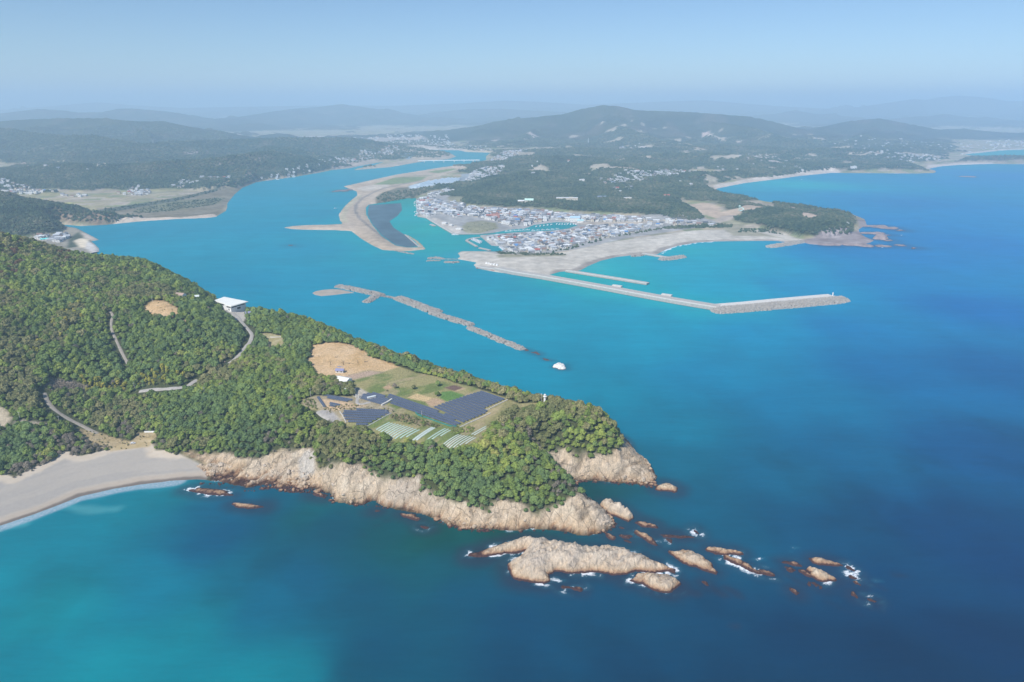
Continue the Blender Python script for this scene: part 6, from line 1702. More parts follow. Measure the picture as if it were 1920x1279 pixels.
# ================================================================== BREAKWATERS
M_BLOCK = plain("armour_concrete", (0.40, 0.37, 0.33), 0.95, 0.4, 0.6)
M_WETC = plain("tide_stained_concrete", (0.14, 0.12, 0.105), 0.9, 0.3, 0.6)
M_CORE = plain("rubble_core", (0.10, 0.092, 0.085), 0.95, 0.4, 0.5)
M_RUST = plain("rusty_sheet_piles", (0.30, 0.10, 0.07), 0.9, 0.2, 0.3)
# tetrapod-like armour unit and a rough block
def tetrapod():
    mb = MB()
    for d in ((0, 0, 1), (.943, 0, -.333), (-.471, .816, -.333), (-.471, -.816, -.333)):
        mb.tube((0, 0, 0), tuple(np.array(d) * 1.25), .52, .32, M_BLOCK, 6)
    return mb.mesh("armour_unit")
def block(seed):
    r = np.random.default_rng(seed); mb = MB(); mb.box((0, 0, -.7), (2.0, 1.5, 1.4), M_BLOCK, 0, (.85, .8)); me_ = mb.mesh("armour_block")
    for v in me_.vertices: v.co += Vector(r.uniform(-.25, .25, 3))
    return me_
ARM = [bpy.data.objects.new("armour_unit", tetrapod()), bpy.data.objects.new("armour_block", block(1)), bpy.data.objects.new("armour_block", block(2))]


def rubble(px, halfw, h, label, name="rubble_breakwater", step=2.3, size=1.0, parent=None, cat="breakwater", widths=None, units=(0, 1, 2)):
    pts = resample(WP(px), 4.0, False); pts = np.vstack([pts, WP(px)[-1:]])
    c = pts.mean(0)
    lo = pts.min(0) - halfw * 1.5; hi = pts.max(0) + halfw * 1.5; res = max(1.2, halfw / 7)
    X, Y = np.meshgrid(np.arange(lo[0], hi[0], res), np.arange(lo[1], hi[1], res))
    d = dline(X, Y, pts, halfw * 3) + fbm(X, Y, 9, 3, 3) * 1.6
    Z = np.where(d < halfw, h * (1 - (d / halfw) ** 1.5) ** .8 if False else h * np.clip(1 - np.maximum(d - halfw * .25, 0) / (halfw * .75), 0, 1), -(d - halfw) * .6) - .35
    if parent is None:
        t = empty(name, (c[0], c[1], 0)); tag(t, label, cat); off = c
    else: t = parent; off = np.array(parent.location[:2])
    me_ = grid_mesh("core", X - off[0], Y - off[1], Z, [M_CORE], d[:-1, :-1] < halfw * 1.35); link("core", me_, t)
    n = int((hi - lo).prod() / step ** 2 * 1.0)
    q = rng.uniform(lo, hi, (n * 2, 2)); dd = dline(q[:, 0], q[:, 1], pts, halfw * 2) + fbm(q[:, 0], q[:, 1], 9, 3, 3) * 1.6
    k = dd < halfw * 1.0; q = q[k]; dd = dd[k]
    zz = h * np.clip(1 - np.maximum(dd - halfw * .25, 0) / (halfw * .75), 0, 1) - .1
    zz += rng.uniform(-.3, .5, len(q)) * size
    o = scatter("armour_blocks", np.column_stack([q - off, zz]), rng.uniform(.65, 1.3, len(q)) * size * 1.15, rng.uniform(0, 6.28, len(q)), rng.choice(units, len(q)), ARM)
    o.parent = t
    return t


rubble([(638, 538.5), (660, 542.5), (685, 548), (712, 554)], 8, 3.0, "rubble breakwater piece with the sand bar at its left end", size=1.25)
rubble([(706, 555), (697, 561), (688, 566)], 7, 2.4, "short rubble spur sticking out from the first breakwater piece", size=1.15)
rubble([(714, 555), (730, 557.5), (744, 560.5)], 3.6, 1.0, "low dark line of rubble joining the first two breakwater pieces", size=.8)
rubble([(750, 561), (775, 570), (800, 580), (816, 585)], 10, 3.4, "second rubble breakwater piece, widest and palest of the broken line", size=1.35)
rubble([(812, 588), (840, 597), (862, 604), (881, 609)], 7.2, 2.5, "third rubble breakwater piece in the middle of the channel", size=1.3)
rubble([(882, 616), (910, 627), (940, 640), (962, 648), (977, 654)], 6.0, 2.0, "fourth rubble breakwater piece ending in dark sunken reefs", size=1.25)
sb_ = WP([(585, 549.5), (592, 546), (605, 543.5), (625, 542), (640, 543), (658, 547), (666, 549.5), (648, 550.5), (625, 553.5), (602, 555.5), (590, 553)])
X, Y = np.meshgrid(np.arange(sb_[:, 0].min() - 8, sb_[:, 0].max() + 8, 2), np.arange(sb_[:, 1].min() - 8, sb_[:, 1].max() + 8, 2)); sd_ = sdpoly(X, Y, sb_, 20)
me = grid_mesh("sand_bar", X, Y, np.where(sd_ > 0, np.minimum(sd_ * .12, .9), sd_ * .3), [plain("bar_sand", (0.38, 0.33, 0.27), .95, .2, .08)], sd_[:-1, :-1] > -5); tag(link("sand_bar_ground", me), kind="structure")


def caisson(px, width, h, mb, base_m, top_m, side=1, z0=-3.0, parapet=0.0, root=None, parts=None):
    """concrete wall along its seaward waterline px, thickness laid to the left/right of the line"""
    P = resample(WP(px), 14, False); P = np.vstack([P, WP(px)[-1:]])
    t_ = np.gradient(P, axis=0); t_ /= np.linalg.norm(t_, axis=1)[:, None]; n_ = np.stack([-t_[:, 1], t_[:, 0]], -1) * side
    Q = P + n_ * width
    return P, Q


def strip_solid(P, Q, z0, z1, mat, off, tm=None, zlow=None):
    mb = MB(); n = len(P); P = P - off; Q = Q - off
    V = [(p[0], p[1], z0) for p in P] + [(p[0], p[1], z1) for p in P] + [(p[0], p[1], z0) for p in Q] + [(p[0], p[1], z1) for p in Q]
    F1 = []; F2 = []
    for i in range(n - 1):
        F1 += [(i, i + 1, n + i + 1, n + i), (3 * n + i, 3 * n + i + 1, 2 * n + i + 1, 2 * n + i)]
        F2 += [(n + i, n + i + 1, 3 * n + i + 1, 3 * n + i)]
    F1 += [(0, n, 3 * n, 2 * n), (n - 1, 3 * n - 1, 4 * n - 1, 2 * n - 1)]
    mb.add(V, F1 + F2, mat)
    return mb


def breakwater(px, width, h, label, parapet=1.3, name="concrete_breakwater", side=1, mat=None):
    P, Q = caisson(px, width, h, None, None, None, side)
    c = P.mean(0); t = empty(name, (c[0], c[1], 0)); tag(t, label, "breakwater")
    strip_solid(P, Q, -3, .55, M_WETC, c).build("footing", t)
    n_ = (Q - P) / width
    strip_solid(P + n_ * .12, Q - n_ * .12, .55, h, mat or M_CONC, c).build("deck", t)
    if parapet: strip_solid(P + n_ * .3, P + n_ * 2.2, h, h + parapet, M_CONCL, c).build("parapet", t)
    return t, c


t, c = breakwater([(927, 508.5), (960, 515.5), (1014, 524), (1080, 536), (1140, 547), (1200, 558.5), (1260, 569.5), (1310, 578), (1344, 583.5)], 20, 5.4, "long straight concrete breakwater closing off the bay")
for px, py in ((1157, 539), (1250, 556)):
    p = W(px, py, 3); g = MB(); g.box((p[0] - c[0], p[1] - c[1], 0.0), (17, 7, 6.6), M_CONCL, -.55); g.build("landing_stage", t)
t2, c2 = breakwater([(1344, 582.5), (1400, 578), (1460, 572), (1520, 566.5), (1566, 562.5)], 18, 5.36, "angled outer arm of the breakwater faced with pale armour blocks", parapet=1.4, mat=M_CONCL)
rubble([(1349, 584), (1400, 580.5), (1460, 575), (1520, 570), (1562, 566), (1576, 563.5)], 13, 5.2, "", parent=t2, step=2.0, size=1.45)
p = W(1561, 556, 5.4); g = MB(); g.tube((0, 0, 0), (0, 0, 5.5), 1.0, .8, M_WHITE, 14); g.tube((0, 0, 5.5), (0, 0, 5.8), 1.3, 1.3, M_WHITE, 14); g.tube((0, 0, 5.8), (0, 0, 7.2), .55, .4, M_WHITE, 12)
tag(g.build("harbour_light", None, tuple(p)), "white harbour light at the tip of the outer breakwater arm", "harbour light")
t, c = breakwater([(893, 503.5), (905, 505.5), (927, 508.5)], 14, 3.6, "quay end of the breakwater with a rust red foot", parapet=.6)
strip_solid(*(lambda P, Q: (P - (Q - P) / 14 * .15, P - (Q - P) / 14 * .02))(*caisson([(893, 503.5), (927, 508.5)], 14, 3, None, None, None)), .2, 1.8, M_RUST, c).build("sheet_piling", t)
breakwater([(1060, 510.5), (1110, 518.5), (1160, 526.5), (1212, 535)], 12, 3.0, "shorter inner concrete jetty parallel to the long breakwater", parapet=.9, name="concrete_jetty")
t, c = breakwater([(1203, 477.5), (1225, 481), (1248, 485)], 10, 2.6, "concrete jetty with a pile of rocks at its tip on the long beach", parapet=.5, name="concrete_jetty")
rubble([(1243, 487), (1258, 486), (1270, 484), (1279, 482.5)], 9, 3.6, "", parent=t, size=1.3)
rubble([(1187, 481), (1196, 480), (1204, 479)], 5, 1.8, "small rock pile at the root of the jetty on the long beach", size=1.0)
rubble([(1446, 463.5), (1462, 461), (1480, 458), (1500, 454.5)], 10, 3.8, "pale rubble jetty between the beach end and the wooded point", size=1.5)
breakwater([(872.5, 451.8), (876, 450), (882.5, 447.8), (890, 446.6), (899, 446)], 6, 2.2, "bent arm of the small marina mole, upper part", parapet=0, name="marina_mole", side=-1)
breakwater([(872.5, 452.5), (880, 457), (891.7, 463.6)], 6, 2.2, "straight arm of the small marina mole, lower part", parapet=0, name="marina_mole")
breakwater([(896.7, 466.3), (907, 468.5), (917, 471)], 6, 2.0, "detached stub mole across the marina mouth", parapet=0, name="marina_mole")
breakwater([(761, 440.5), (775, 452.5), (788, 464)], 4, 1.2, "thin wall enclosing the mudflat at the spit's tip", parapet=0, name="training_wall", side=-1)
rubble([(743, 470.5), (757, 473.5), (773, 476.5)], 3.5, .9, "thin dark groyne trailing off the tip of the sand spit", name="groyne", size=.8, cat="groyne")
rubble([(806, 485), (818, 484), (828, 485.5)], 5.5, 1.7, "dark broken pier heads off the sandy harbour spit, left one", name="ruined_pier", size=1.0, cat="pier")
rubble([(803, 489.5), (812, 489), (822, 489)], 4, 1.0, "dark low rubble in front of the left broken pier head", name="ruined_pier", size=.9, cat="pier")
rubble([(828, 486), (842, 486.3), (856, 486.5)], 2.2, .6, "thin dark footing linking the broken piers to the sand", name="ruined_pier", size=.7, cat="pier")
rubble([(838, 492), (848, 493), (858, 492)], 5, 1.8, "dark broken pier head nearest the sandy harbour spit", name="ruined_pier", size=1.0, cat="pier")
# quays of the town
breakwater([(782, 406.5), (798, 409.5)], 7, 2.2, "upper quay wall in front of the waterfront houses", parapet=0, name="quay", side=1)
breakwater([(798, 409.5), (822, 424.5), (847, 439)], 9, 2.4, "long slanting quay on the town side of the river", parapet=.4, name="quay", side=1)
breakwater([(811, 421.5), (818, 424.5)], 9, 2.2, "small landing stage jutting from the slanting quay", parapet=0, name="quay", side=-1)
breakwater([(847, 439.3), (860, 440.2), (900, 439.8), (927, 437.2)], 6, 2.4, "harbour channel quay below the grassy lot", parapet=0, name="quay", side=1)
# concrete blocks waiting on the sand
for i, (px, py, lab) in enumerate(((912, 494.5, "leftmost of the pale blocks stored on the harbour sand"), (916.5, 495.2, "second pale block from the left on the harbour sand"), (921.5, 496.2, "third pale block from the left on the harbour sand"), (927, 497, "fourth pale block from the left on the harbour sand"), (932, 497.8, "rightmost of the pale blocks stored on the harbour sand"))):
    p = W(px, py, PL); g = MB(); g.box((0, 0, -.3), (4.2, 3.4, 2.6), M_WHITE, .3 * i, (.85, .85)); g.box((0, 0, 2.3), (1.6, 1.6, .8), M_WHITE, .3 * i, (.8, .8))
    tag(g.build("armour_block", None, tuple(p)), lab, "concrete block", "stored armour blocks")

# ================================================================== TOWN
WALLS = [plain("wall_white", (0.74, 0.72, 0.68), .85, .12, .5), plain("wall_cream", (0.62, 0.55, 0.44), .85, .15, .5), plain("wall_grey", (0.48, 0.47, 0.46), .85, .15, .5), plain("wall_brown", (0.30, 0.22, 0.16), .85, .2, .5)]
ROOFS = [("grey tiled", plain("roof_grey", (0.25, 0.255, 0.27), .6, .2, .8)), ("dark tiled", plain("roof_dark", (0.11, 0.115, 0.125), .6, .2, .8)), ("light grey", plain("roof_light", (0.46, 0.47, 0.48), .6, .15, .8)), ("blue grey", plain("roof_blue", (0.20, 0.25, 0.33), .55, .2, .8)),
         ("brown", plain("roof_brown", (0.27, 0.17, 0.13), .7, .2, .8)), ("white", plain("roof_white", (0.74, 0.74, 0.72), .6, .1, .8)), ("bright blue", plain("roof_bright_blue", (0.10, 0.24, 0.50), .5, .15, .8)), ("rust red", plain("roof_red", (0.42, 0.12, 0.09), .6, .2, .8))]
HV = []
r_ = np.random.default_rng(5)
for i, (ri, wi, L, Wd, h, ri2, st) in enumerate(((0, 0, 10, 7.5, 5.4, 2.2, 2), (0, 1, 12, 8, 3.4, 2.4, 1), (1, 0, 9, 7, 5.4, 2.1, 2), (1, 1, 12, 7.5, 3.3, 2.3, 1), (2, 0, 11, 8, 5.6, 1.6, 2), (2, 2, 14, 9, 4.6, 1.5, 1), (3, 0, 10, 8, 5.5, 2.0, 2), (4, 1, 10, 7.5, 5.4, 2.1, 2), (5, 0, 11, 8.5, 6.2, .8, 2), (5, 2, 15, 9, 5.2, .9, 1), (6, 0, 10, 8, 5.4, 1.9, 2), (7, 0, 9, 8, 5.6, 1.8, 2))):
    w = MB(); r = gable(w, L, Wd, h, ri2, WALLS[wi], ROOFS[ri][1], .6, .22, -1.2); windows(w, L, Wd, h, st)
    if i % 3 == 0: w.box((L * .28, -Wd / 2 - 1.3, -1.2), (L * .4, 2.6, 4.0), WALLS[wi]); w.box((L * .28, -Wd / 2 - 1.4, 2.8), (L * .44, 3.0, .25), ROOFS[ri][1])
    both = MB(); both.v = list(w.v); both.f = [list(f) for f in w.f]; both.mats = list(w.mats); both.m = list(w.m)
    n0 = len(both.v); both.v += r.v
    for f, mi_ in zip(r.f, r.m): both.f.append([x + n0 for x in f]); both.m.append(both.mi(r.mats[mi_]))
    HV.append((ROOFS[ri][0], {0: "white", 1: "cream", 2: "grey", 3: "brown"}[wi], w.mesh("walls"), r.mesh("roof"), bpy.data.objects.new("house", both.mesh("house")), st))
HP_ = np.array([.16, .13, .09, .07, .17, .09, .04, .07, .11, .045, .01, .015])


def town_spots(px, step, ang, keep=.9, jit=.18, zz=PL):
    poly = WP(px, zz); c = poly.mean(0); R_ = np.hypot(*(poly - c).T).max()
    g = np.arange(-R_, R_, step); X, Y = np.meshgrid(g, g * .92); ca2, sa2 = math.cos(ang), math.sin(ang)
    # streets: every fourth line of houses is left out
    i, j = np.meshgrid(np.arange(len(g)), np.arange(len(g)))
    st = (i % 6 != 5)
    x = c[0] + X * ca2 - Y * sa2 + rng.uniform(-jit, jit, X.shape) * step; y = c[1] + X * sa2 + Y * ca2 + rng.uniform(-jit, jit, X.shape) * step
    m = (sdpoly(x, y, poly, 40) > 0) & (rng.random(X.shape) < keep) & st
    return np.column_stack([x[m], y[m], np.where(rng.random(m.sum()) < .6, ang, ang + math.pi / 2) + rng.normal(0, .08, m.sum())])


SOUTH = [(942, 444), (985, 440), (1040, 438), (1085, 433), (1105, 426), (1160, 424), (1195, 424), (1220, 426), (1190, 436), (1150, 443), (1100, 453), (1070, 462), (1060, 468), (1000, 474), (965, 473), (952, 468), (945, 460), (925, 455), (915, 447)]
NORTH = [(838, 386), (850, 381), (900, 392), (950, 393), (1000, 396), (1030, 398), (1070, 405), (1110, 405), (1180, 408), (1210, 411), (1200, 416), (1110, 416), (1060, 413), (1000, 409), (940, 407), (900, 408), (865, 402)]
WATERF = [(782, 375), (800, 371), (815, 374), (838, 384), (862, 402), (862, 410), (825, 400), (800, 406), (783, 402)]
LINEV = [(800, 371), (835, 366), (865, 360), (895, 352), (880, 350), (840, 358), (810, 365)]
MIDT = [(905, 410), (935, 417), (955, 424), (985, 423), (1002, 417), (1040, 412.5), (1066, 413), (1040, 409), (1000, 407), (905, 407)]
EASTV = [(1195, 413), (1250, 411), (1300, 417), (1345, 421), (1340, 425), (1280, 422), (1225, 424)]
spots = []
for name, px, step, ang, keep in (("south", SOUTH, 10.9, .35, .96), ("north", NORTH, 11.2, -.12, .93), ("waterfront", WATERF, 11.8, .5, .92), ("lane", LINEV, 12.5, .2, .8), ("north", MIDT, 11.5, -.1, .8), ("east", EASTV, 15, .1, .55)):
    for x, y, a in town_spots(px, step, ang, keep): spots.append((x, y, a, name))
LEFTV = [(62, 446), (80, 443), (100, 441), (130, 440), (132, 447), (118, 453), (110, 456), (80, 452)]
for x, y, a in town_spots(LEFTV, 12.5, .3, .85, zz=3): spots.append((x, y, a, "cove"))
sx = np.array([s[0] for s in spots]); sy2 = np.array([s[1] for s in spots]); sa_ = np.array([s[2] for s in spots]); sn = np.array([s[3] for s in spots])
cz = np.where(sn == "cove", 3.1, zmain(sx, sy2))
k = cz < 9
sx, sy2, sa_, sn, cz = sx[k], sy2[k], sa_[k], sn[k], cz[k]
hv = rng.choice(len(HV), len(sx), p=HP_)
hs = rng.uniform(.88, 1.15, len(sx))
dist_ = np.hypot(sx, sy2)
pxh, pyh = project(np.column_stack([sx, sy2, cz + 3]))
order_h = np.argsort(np.where((pxh > 5) & (pxh < 1915), dist_, 1e9))
order_h = [i for i in order_h if sn[i] != "cove" or (pxh[i] > 62)][:292]
single_h = np.zeros(len(sx), bool); single_h[order_h] = True
PLACE = {"south": ["by the marina", "in the lower town's middle", "by the beach shelter belt", "near the harbour basin"], "north": ["in the upper town"], "waterfront": ["on the river waterfront"], "lane": ["along the lane behind the waterfront"], "east": ["behind the beach's east end"], "cove": ["in the cove village below the left hill"]}
for i in order_h:
    rf, wl_, wm_, rm_, ob_, st_ = HV[hv[i]]
    if sn[i] == "south":
        pl = PLACE["south"][0] if pxh[i] < 965 else (PLACE["south"][2] if pyh[i] > 455 - (pxh[i] - 1060) * .2 else (PLACE["south"][3] if pyh[i] < 437 else PLACE["south"][1]))
    else: pl = PLACE[sn[i]][0]
    t = empty("house", (sx[i], sy2[i], cz[i]), float(sa_[i])); t.scale = (float(hs[i]),) * 3
    lab = "%s house with %s walls %s" % (rf + (" roofed" if "tiled" not in rf else ""), wl_, pl)
    tag(t, ("two storey " if st_ == 2 else "low ") + lab, "house", "houses: " + ("two storey " if st_ == 2 else "low ") + lab)
    link("walls", wm_, t); link("roof", rm_, t)
rest = ~single_h
HSRC = [h[4] for h in HV]
scatter("town_houses", np.column_stack([sx, sy2, cz])[rest], hs[rest], sa_[rest], hv[rest], HSRC)
# greenery between the houses
gsp = town_spots(SOUTH, 17, .9, .5, .5); gs2 = town_spots(NORTH, 16, .5, .6, .5); gg = np.vstack([gsp, gs2])
s = rng.uniform(.3, .75, len(gg)); scatter("garden_shrubs", np.column_stack([gg[:, 0], gg[:, 1], zmain(gg[:, 0], gg[:, 1]) - .8 * s]), s, gg[:, 2] * 3, rng.integers(0, 3, len(gg)), far_kinds)
# villages and scattered farms far off
fx, fy, fa = [], [], []
def village(px, step, ang, keep, onhill=False):
    if onhill:
        cx_, cy_ = np.mean([q[0] for q in px]), np.mean([q[1] for q in px]); X_, Y_ = hit_main(cx_, cy_); z_ = float(zmain(X_, Y_)[0])
    else: z_ = PL
    for x, y, a in town_spots(px, step, ang, keep, .3, zz=z_): fx.append(x); fy.append(y); fa.append(a)
village([(-20, 350), (60, 355), (110, 362), (60, 366), (0, 362)], 17, .1, .8); village([(215, 362), (260, 355), (300, 360), (285, 368), (225, 366)], 17, .3, .7); village([(300, 352), (330, 350), (440, 340), (430, 345), (330, 358)], 20, .3, .4)
village([(112, 366), (150, 366), (190, 366), (190, 370), (120, 371)], 24, .1, .5); village([(378, 343), (400, 340), (400, 346), (380, 349)], 18, .3, .7)
village([(480, 338), (545, 328), (600, 318), (605, 322), (548, 332), (505, 338)], 22, .3, .55); village([(596, 312), (640, 302), (690, 295), (745, 285), (750, 290), (690, 302), (640, 312), (605, 318)], 24, .35, .6)
village([(655, 262), (745, 257), (800, 262), (850, 262), (840, 270), (800, 272), (745, 276), (700, 268)], 60, .2, .55); village([(790, 268), (840, 268), (870, 273), (860, 277), (800, 273)], 45, .2, .6); village([(875, 278), (905, 275), (925, 282), (905, 285)], 40, .2, .5)
village([(918, 300), (945, 290), (990, 284), (992, 288), (960, 298), (935, 306), (920, 307)], 18, .3, .85); village([(886, 326), (935, 316), (944, 324), (920, 340), (890, 344), (872, 342)], 14, .3, .8)
village([(1120, 336), (1160, 326), (1220, 322), (1320, 316), (1325, 322), (1260, 330), (1180, 338), (1130, 340)], 19, .1, .62, True); village([(1150, 352), (1185, 348), (1185, 356), (1155, 360)], 20, .1, .4, True)
village([(1630, 290), (1700, 286), (1770, 288), (1765, 298), (1700, 300), (1632, 298)], 34, .1, .5, True); village([(1540, 268), (1700, 262), (1860, 266), (1900, 274), (1830, 282), (1700, 284), (1560, 282)], 70, .1, .33, True)
village([(1400, 292), (1460, 292), (1455, 300), (1405, 298)], 38, .1, .2, True); village([(1150, 274), (1210, 275), (1190, 280)], 40, 0, .3, True); village([(1300, 300), (1500, 300), (1520, 315), (1330, 312)], 60, 0, .22, True); village([(1000, 300), (1250, 305), (1200, 330), (980, 330)], 75, 0, .13, True)
village([(1840, 266), (1925, 262), (1925, 276), (1860, 278)], 60, 0, .4, True); village([(50, 308), (150, 300), (205, 306), (150, 316), (60, 318)], 70, 0, .25, True)
village([(1240, 338), (1330, 336), (1340, 350), (1270, 360)], 60, 0, .15, True)
fx = np.array(fx); fy = np.array(fy); fa = np.array(fa)
rr2 = rng.random(len(fx)); fv = np.where(rr2 < .25, rng.choice([8, 9, 4, 5], len(fx)), rng.choice(len(HV), len(fx), p=HP_))
scatter("distant_houses", np.column_stack([fx, fy, zmain(fx, fy) + .2]), rng.uniform(.75, 1.15, len(fx)) * (1 + np.maximum(fy - 4500, 0) / 6000), fa, fv, HSRC)


# ---- larger buildings of the town, each its own thing
def big_building(px, py, L, Wd, h, rz, wm, rm, label, name="building", roofkind="flat", zz=None, storeys=None, rise=2.0, cat="building", ncol=None):
    if zz is None: X_, Y_ = hit_main(px, py); p = (X_, Y_, float(zmain(X_, Y_)[0]))
    else: p = tuple(W(px, py, zz))
    t = empty(name, p, rz); tag(t, label, cat); st = storeys or max(1, int(h / 3))
    w = MB()
    if roofkind == "gable": r = gable(w, L, Wd, h, rise, wm, rm, .6, .3, -2)
    else:
        w.box((0, 0, -2), (L, Wd, h + 2), wm); r = MB(); r.box((0, 0, h), (L + .8, Wd + .8, .5), rm); r.box((L * .2, 0, h + .5), (L * .18, Wd * .4, 1.6), wm)
    w.build("walls", t); r.build("roof", t); g = MB(); windows(g, L, Wd, h, st, n=ncol or max(3, int(L / 4))); g.build("window_band", t)
W_, R_ = [w_ for w_ in WALLS], dict(ROOFS)
big_building(799, 402, 9, 9, 21, .3, W_[2], R_["light grey"], "tall narrow grey block on the river waterfront", storeys=6)
big_building(791, 381, 18, 11, 8, .4, W_[0], R_["rust red"], "waterfront building with a bright red roof", roofkind="gable")
big_building(929, 409, 22, 12, 13, .1, plain("wall_pink", (0.55, 0.27, 0.22), .85, .15, .5), R_["brown"], "reddish apartment block below the wooded hill", storeys=4)
big_building(916, 410, 12, 9, 9, .1, W_[3], R_["rust red"], "low red roofed building next to the reddish apartment block", roofkind="gable")
big_building(1078, 415, 26, 17, 9, -.1, W_[0], plain("roof_pale_blue", (0.40, 0.55, 0.72), .5, .12, .5), "gymnasium with a pale blue roof at the foot of the hill", roofkind="gable", rise=4, storeys=1)
big_building(1088, 417, 16, 11, 5, -.1, W_[0], plain("roof_aqua", (0.42, 0.68, 0.70), .5, .12, .5), "white hall with an aqua roof in front of the gymnasium", roofkind="gable", rise=2, storeys=1)
big_building(1098, 412, 20, 11, 11, 0, W_[0], R_["white"], "white three storey school building beside the gymnasium", storeys=3)
big_building(1252, 418, 12, 10, 10, .1, W_[0], R_["white"], "white three storey block behind the beach's east end", storeys=3)
big_building(1275, 419, 16, 9, 6, 0, W_[2], R_["blue grey"], "long blue grey roofed building behind the beach's east end", roofkind="gable")
big_building(948, 405, 18, 12, 9, .05, W_[0], R_["white"], "white block at the hill foot near the red building", storeys=3)
big_building(1063, 376, 66, 13, 8, -.06, W_[1], R_["white"], "long cream school building high on the wooded hill", storeys=2, ncol=14)
big_building(992, 379, 26, 14, 5, -.08, W_[1], plain("roof_mint", (0.50, 0.70, 0.60), .5, .1, .5), "building with a mint green roof on the wooded hill", roofkind="gable", rise=4.5, storeys=1)
big_building(977, 380, 19, 10, 5, -.05, W_[1], R_["white"], "cream annex left of the mint roofed building", roofkind="gable", storeys=1)
big_building(1177, 375, 24, 10, 6, -.03, W_[1], R_["white"], "striped white building on the wooded hill to the right", storeys=1)
big_building(1091, 340, 20, 11, 6, 0, W_[0], R_["white"], "small white building on the far slope above the town hill", storeys=1)
big_building(1129, 371, 30, 10, 4, 0, W_[2], R_["blue grey"], "low blue grey roof among the trees on the wooded hill", roofkind="gable", storeys=1)
big_building(1250, 368, 18, 9, 4, 0, W_[1], R_["rust red"], "red roofed house among the trees near the second bay", roofkind="gable", storeys=1)
big_building(1600, 316, 26, 14, 8, 0, W_[0], R_["white"], "white hotel above the second bay", storeys=3)
big_building(905, 324, 70, 24, 6, .1, W_[2], R_["light grey"], "long pale factory by the river with a white front", roofkind="gable", storeys=1, zz=PL)
big_building(902, 333, 60, 18, 5, .1, W_[0], R_["white"], "white greenhouse factory next to the long pale factory", roofkind="gable", storeys=1, zz=PL)
big_building(1586, 421, 12, 7, 3.5, 0, W_[0], R_["white"], "white hut on the wooded point", storeys=1)
for px, py, L, Wd, lab in ((834, 420, 13, 9, "white fish shed on the slanting quay"), (846, 424, 10, 8, "second white shed farther along the slanting quay"), (861, 431, 16, 8, "pale shed roof on the grassy lot by the quay")):
    big_building(px, py, L, Wd, 3.6, -.5, W_[0], R_["white"], lab, zz=2.6, storeys=1, cat="shed", name="quay_shed")
# village pool roofs in the cove
for px, py, lab in ((84, 450.5, "left one of two turquoise roofs in the cove village"), (92, 449.5, "right one of two turquoise roofs in the cove village")):
    big_building(px, py, 15, 8, 3, .35, W_[0], plain("roof_turquoise", (0.16, 0.66, 0.62), .5, .1, .5), lab, roofkind="gable", zz=3, storeys=1, rise=1.4, cat="hall")
# roller slide tower on the point
X_, Y_ = hit_main(1386, 396); p = (X_, Y_, float(zmain(X_, Y_)[0]))
M_MINT = plain("mint_paint", (0.55, 0.76, 0.70), .6, .1, .5)
t = empty("slide", p); tag(t, "mint green slide tower standing in the sandy clearing on the point", "slide")
g = MB()
for x in (-2, 2):
    for y in (-2, 2): g.tube((x, y, -1), (x * .7, y * .7, 12), .3, .25, M_MINT, 6)
g.box((0, 0, 7), (4, 4, .3), M_MINT); g.box((0, 0, 11), (4, 4, .3), M_MINT); g.build("tower", t)
g = MB(); g.add([(-3, -3, 13), (3, -3, 13), (3, 3, 13), (-3, 3, 13), (0, 0, 16)], [(0, 1, 4), (1, 2, 4), (2, 3, 4), (3, 0, 4), (3, 2, 1, 0)], M_MINT); g.build("roof", t)
g = MB(); pts = [(1.5, 0, 10.6), (8, -2, 8), (10, -8, 5.5), (5, -12, 3.5), (-3, -14, 1)]
for a, b in zip(pts[:-1], pts[1:]): g.tube(a, b, 1.1, 1.1, M_MINT, 8)
g.build("chute", t)
# radio tower on the far ridge
X_, Y_ = hit_main(1103, 268); p = (X_, Y_, float(zmain(X_, Y_)[0]))
t = empty("radio_tower", p); tag(t, "thin white radio tower on the far wooded ridge", "tower")
g = MB()
for k2 in range(4):
    a = k2 * math.pi / 2 + .4; g.tube((4 * math.cos(a), 4 * math.sin(a), -2), (.8 * math.cos(a), .8 * math.sin(a), 32), .7, .5, M_WHITE, 5)
for z_ in (6, 12, 18, 24, 30):
    r2 = 4 - 3.2 * (z_ + 2) / 34; g.box((0, 0, z_), (r2 * 1.8, r2 * 1.8, .6), M_WHITE, .4)
g.build("lattice", t); g = MB(); g.tube((0, 0, 32), (0, 0, 38), .9, .5, M_WHITE, 6); g.build("antenna", t)
# river bridge
a = W(787, 303.5, 4)[:2]; b = W(896, 302.2, 4)[:2]; c = (a + b) / 2; L = np.hypot(*(b - a)); rz = math.atan2(b[1] - a[1], b[0] - a[0])
t = empty("bridge", (c[0], c[1], 0), rz); tag(t, "long low white bridge crossing the upper river", "bridge")
g = MB(); g.box((0, 0, 8.0), (L + 20, 10, 2.2), M_WHITE); g.build("deck", t)
for s in (-1, 1): g = MB(); g.box((0, s * 4.8, 10.2), (L + 20, .4, 1.2), M_WHITE); g.build("railing", t)
for f in (-.42, -.26, -.09, .09, .26, .42): g = MB(); g.box((L * f, 0, -3), (4, 9, 11), M_CONCL); g.box((L * f, 0, 6.6), (8, 10, 1.4), M_CONCL); g.build("pier", t)
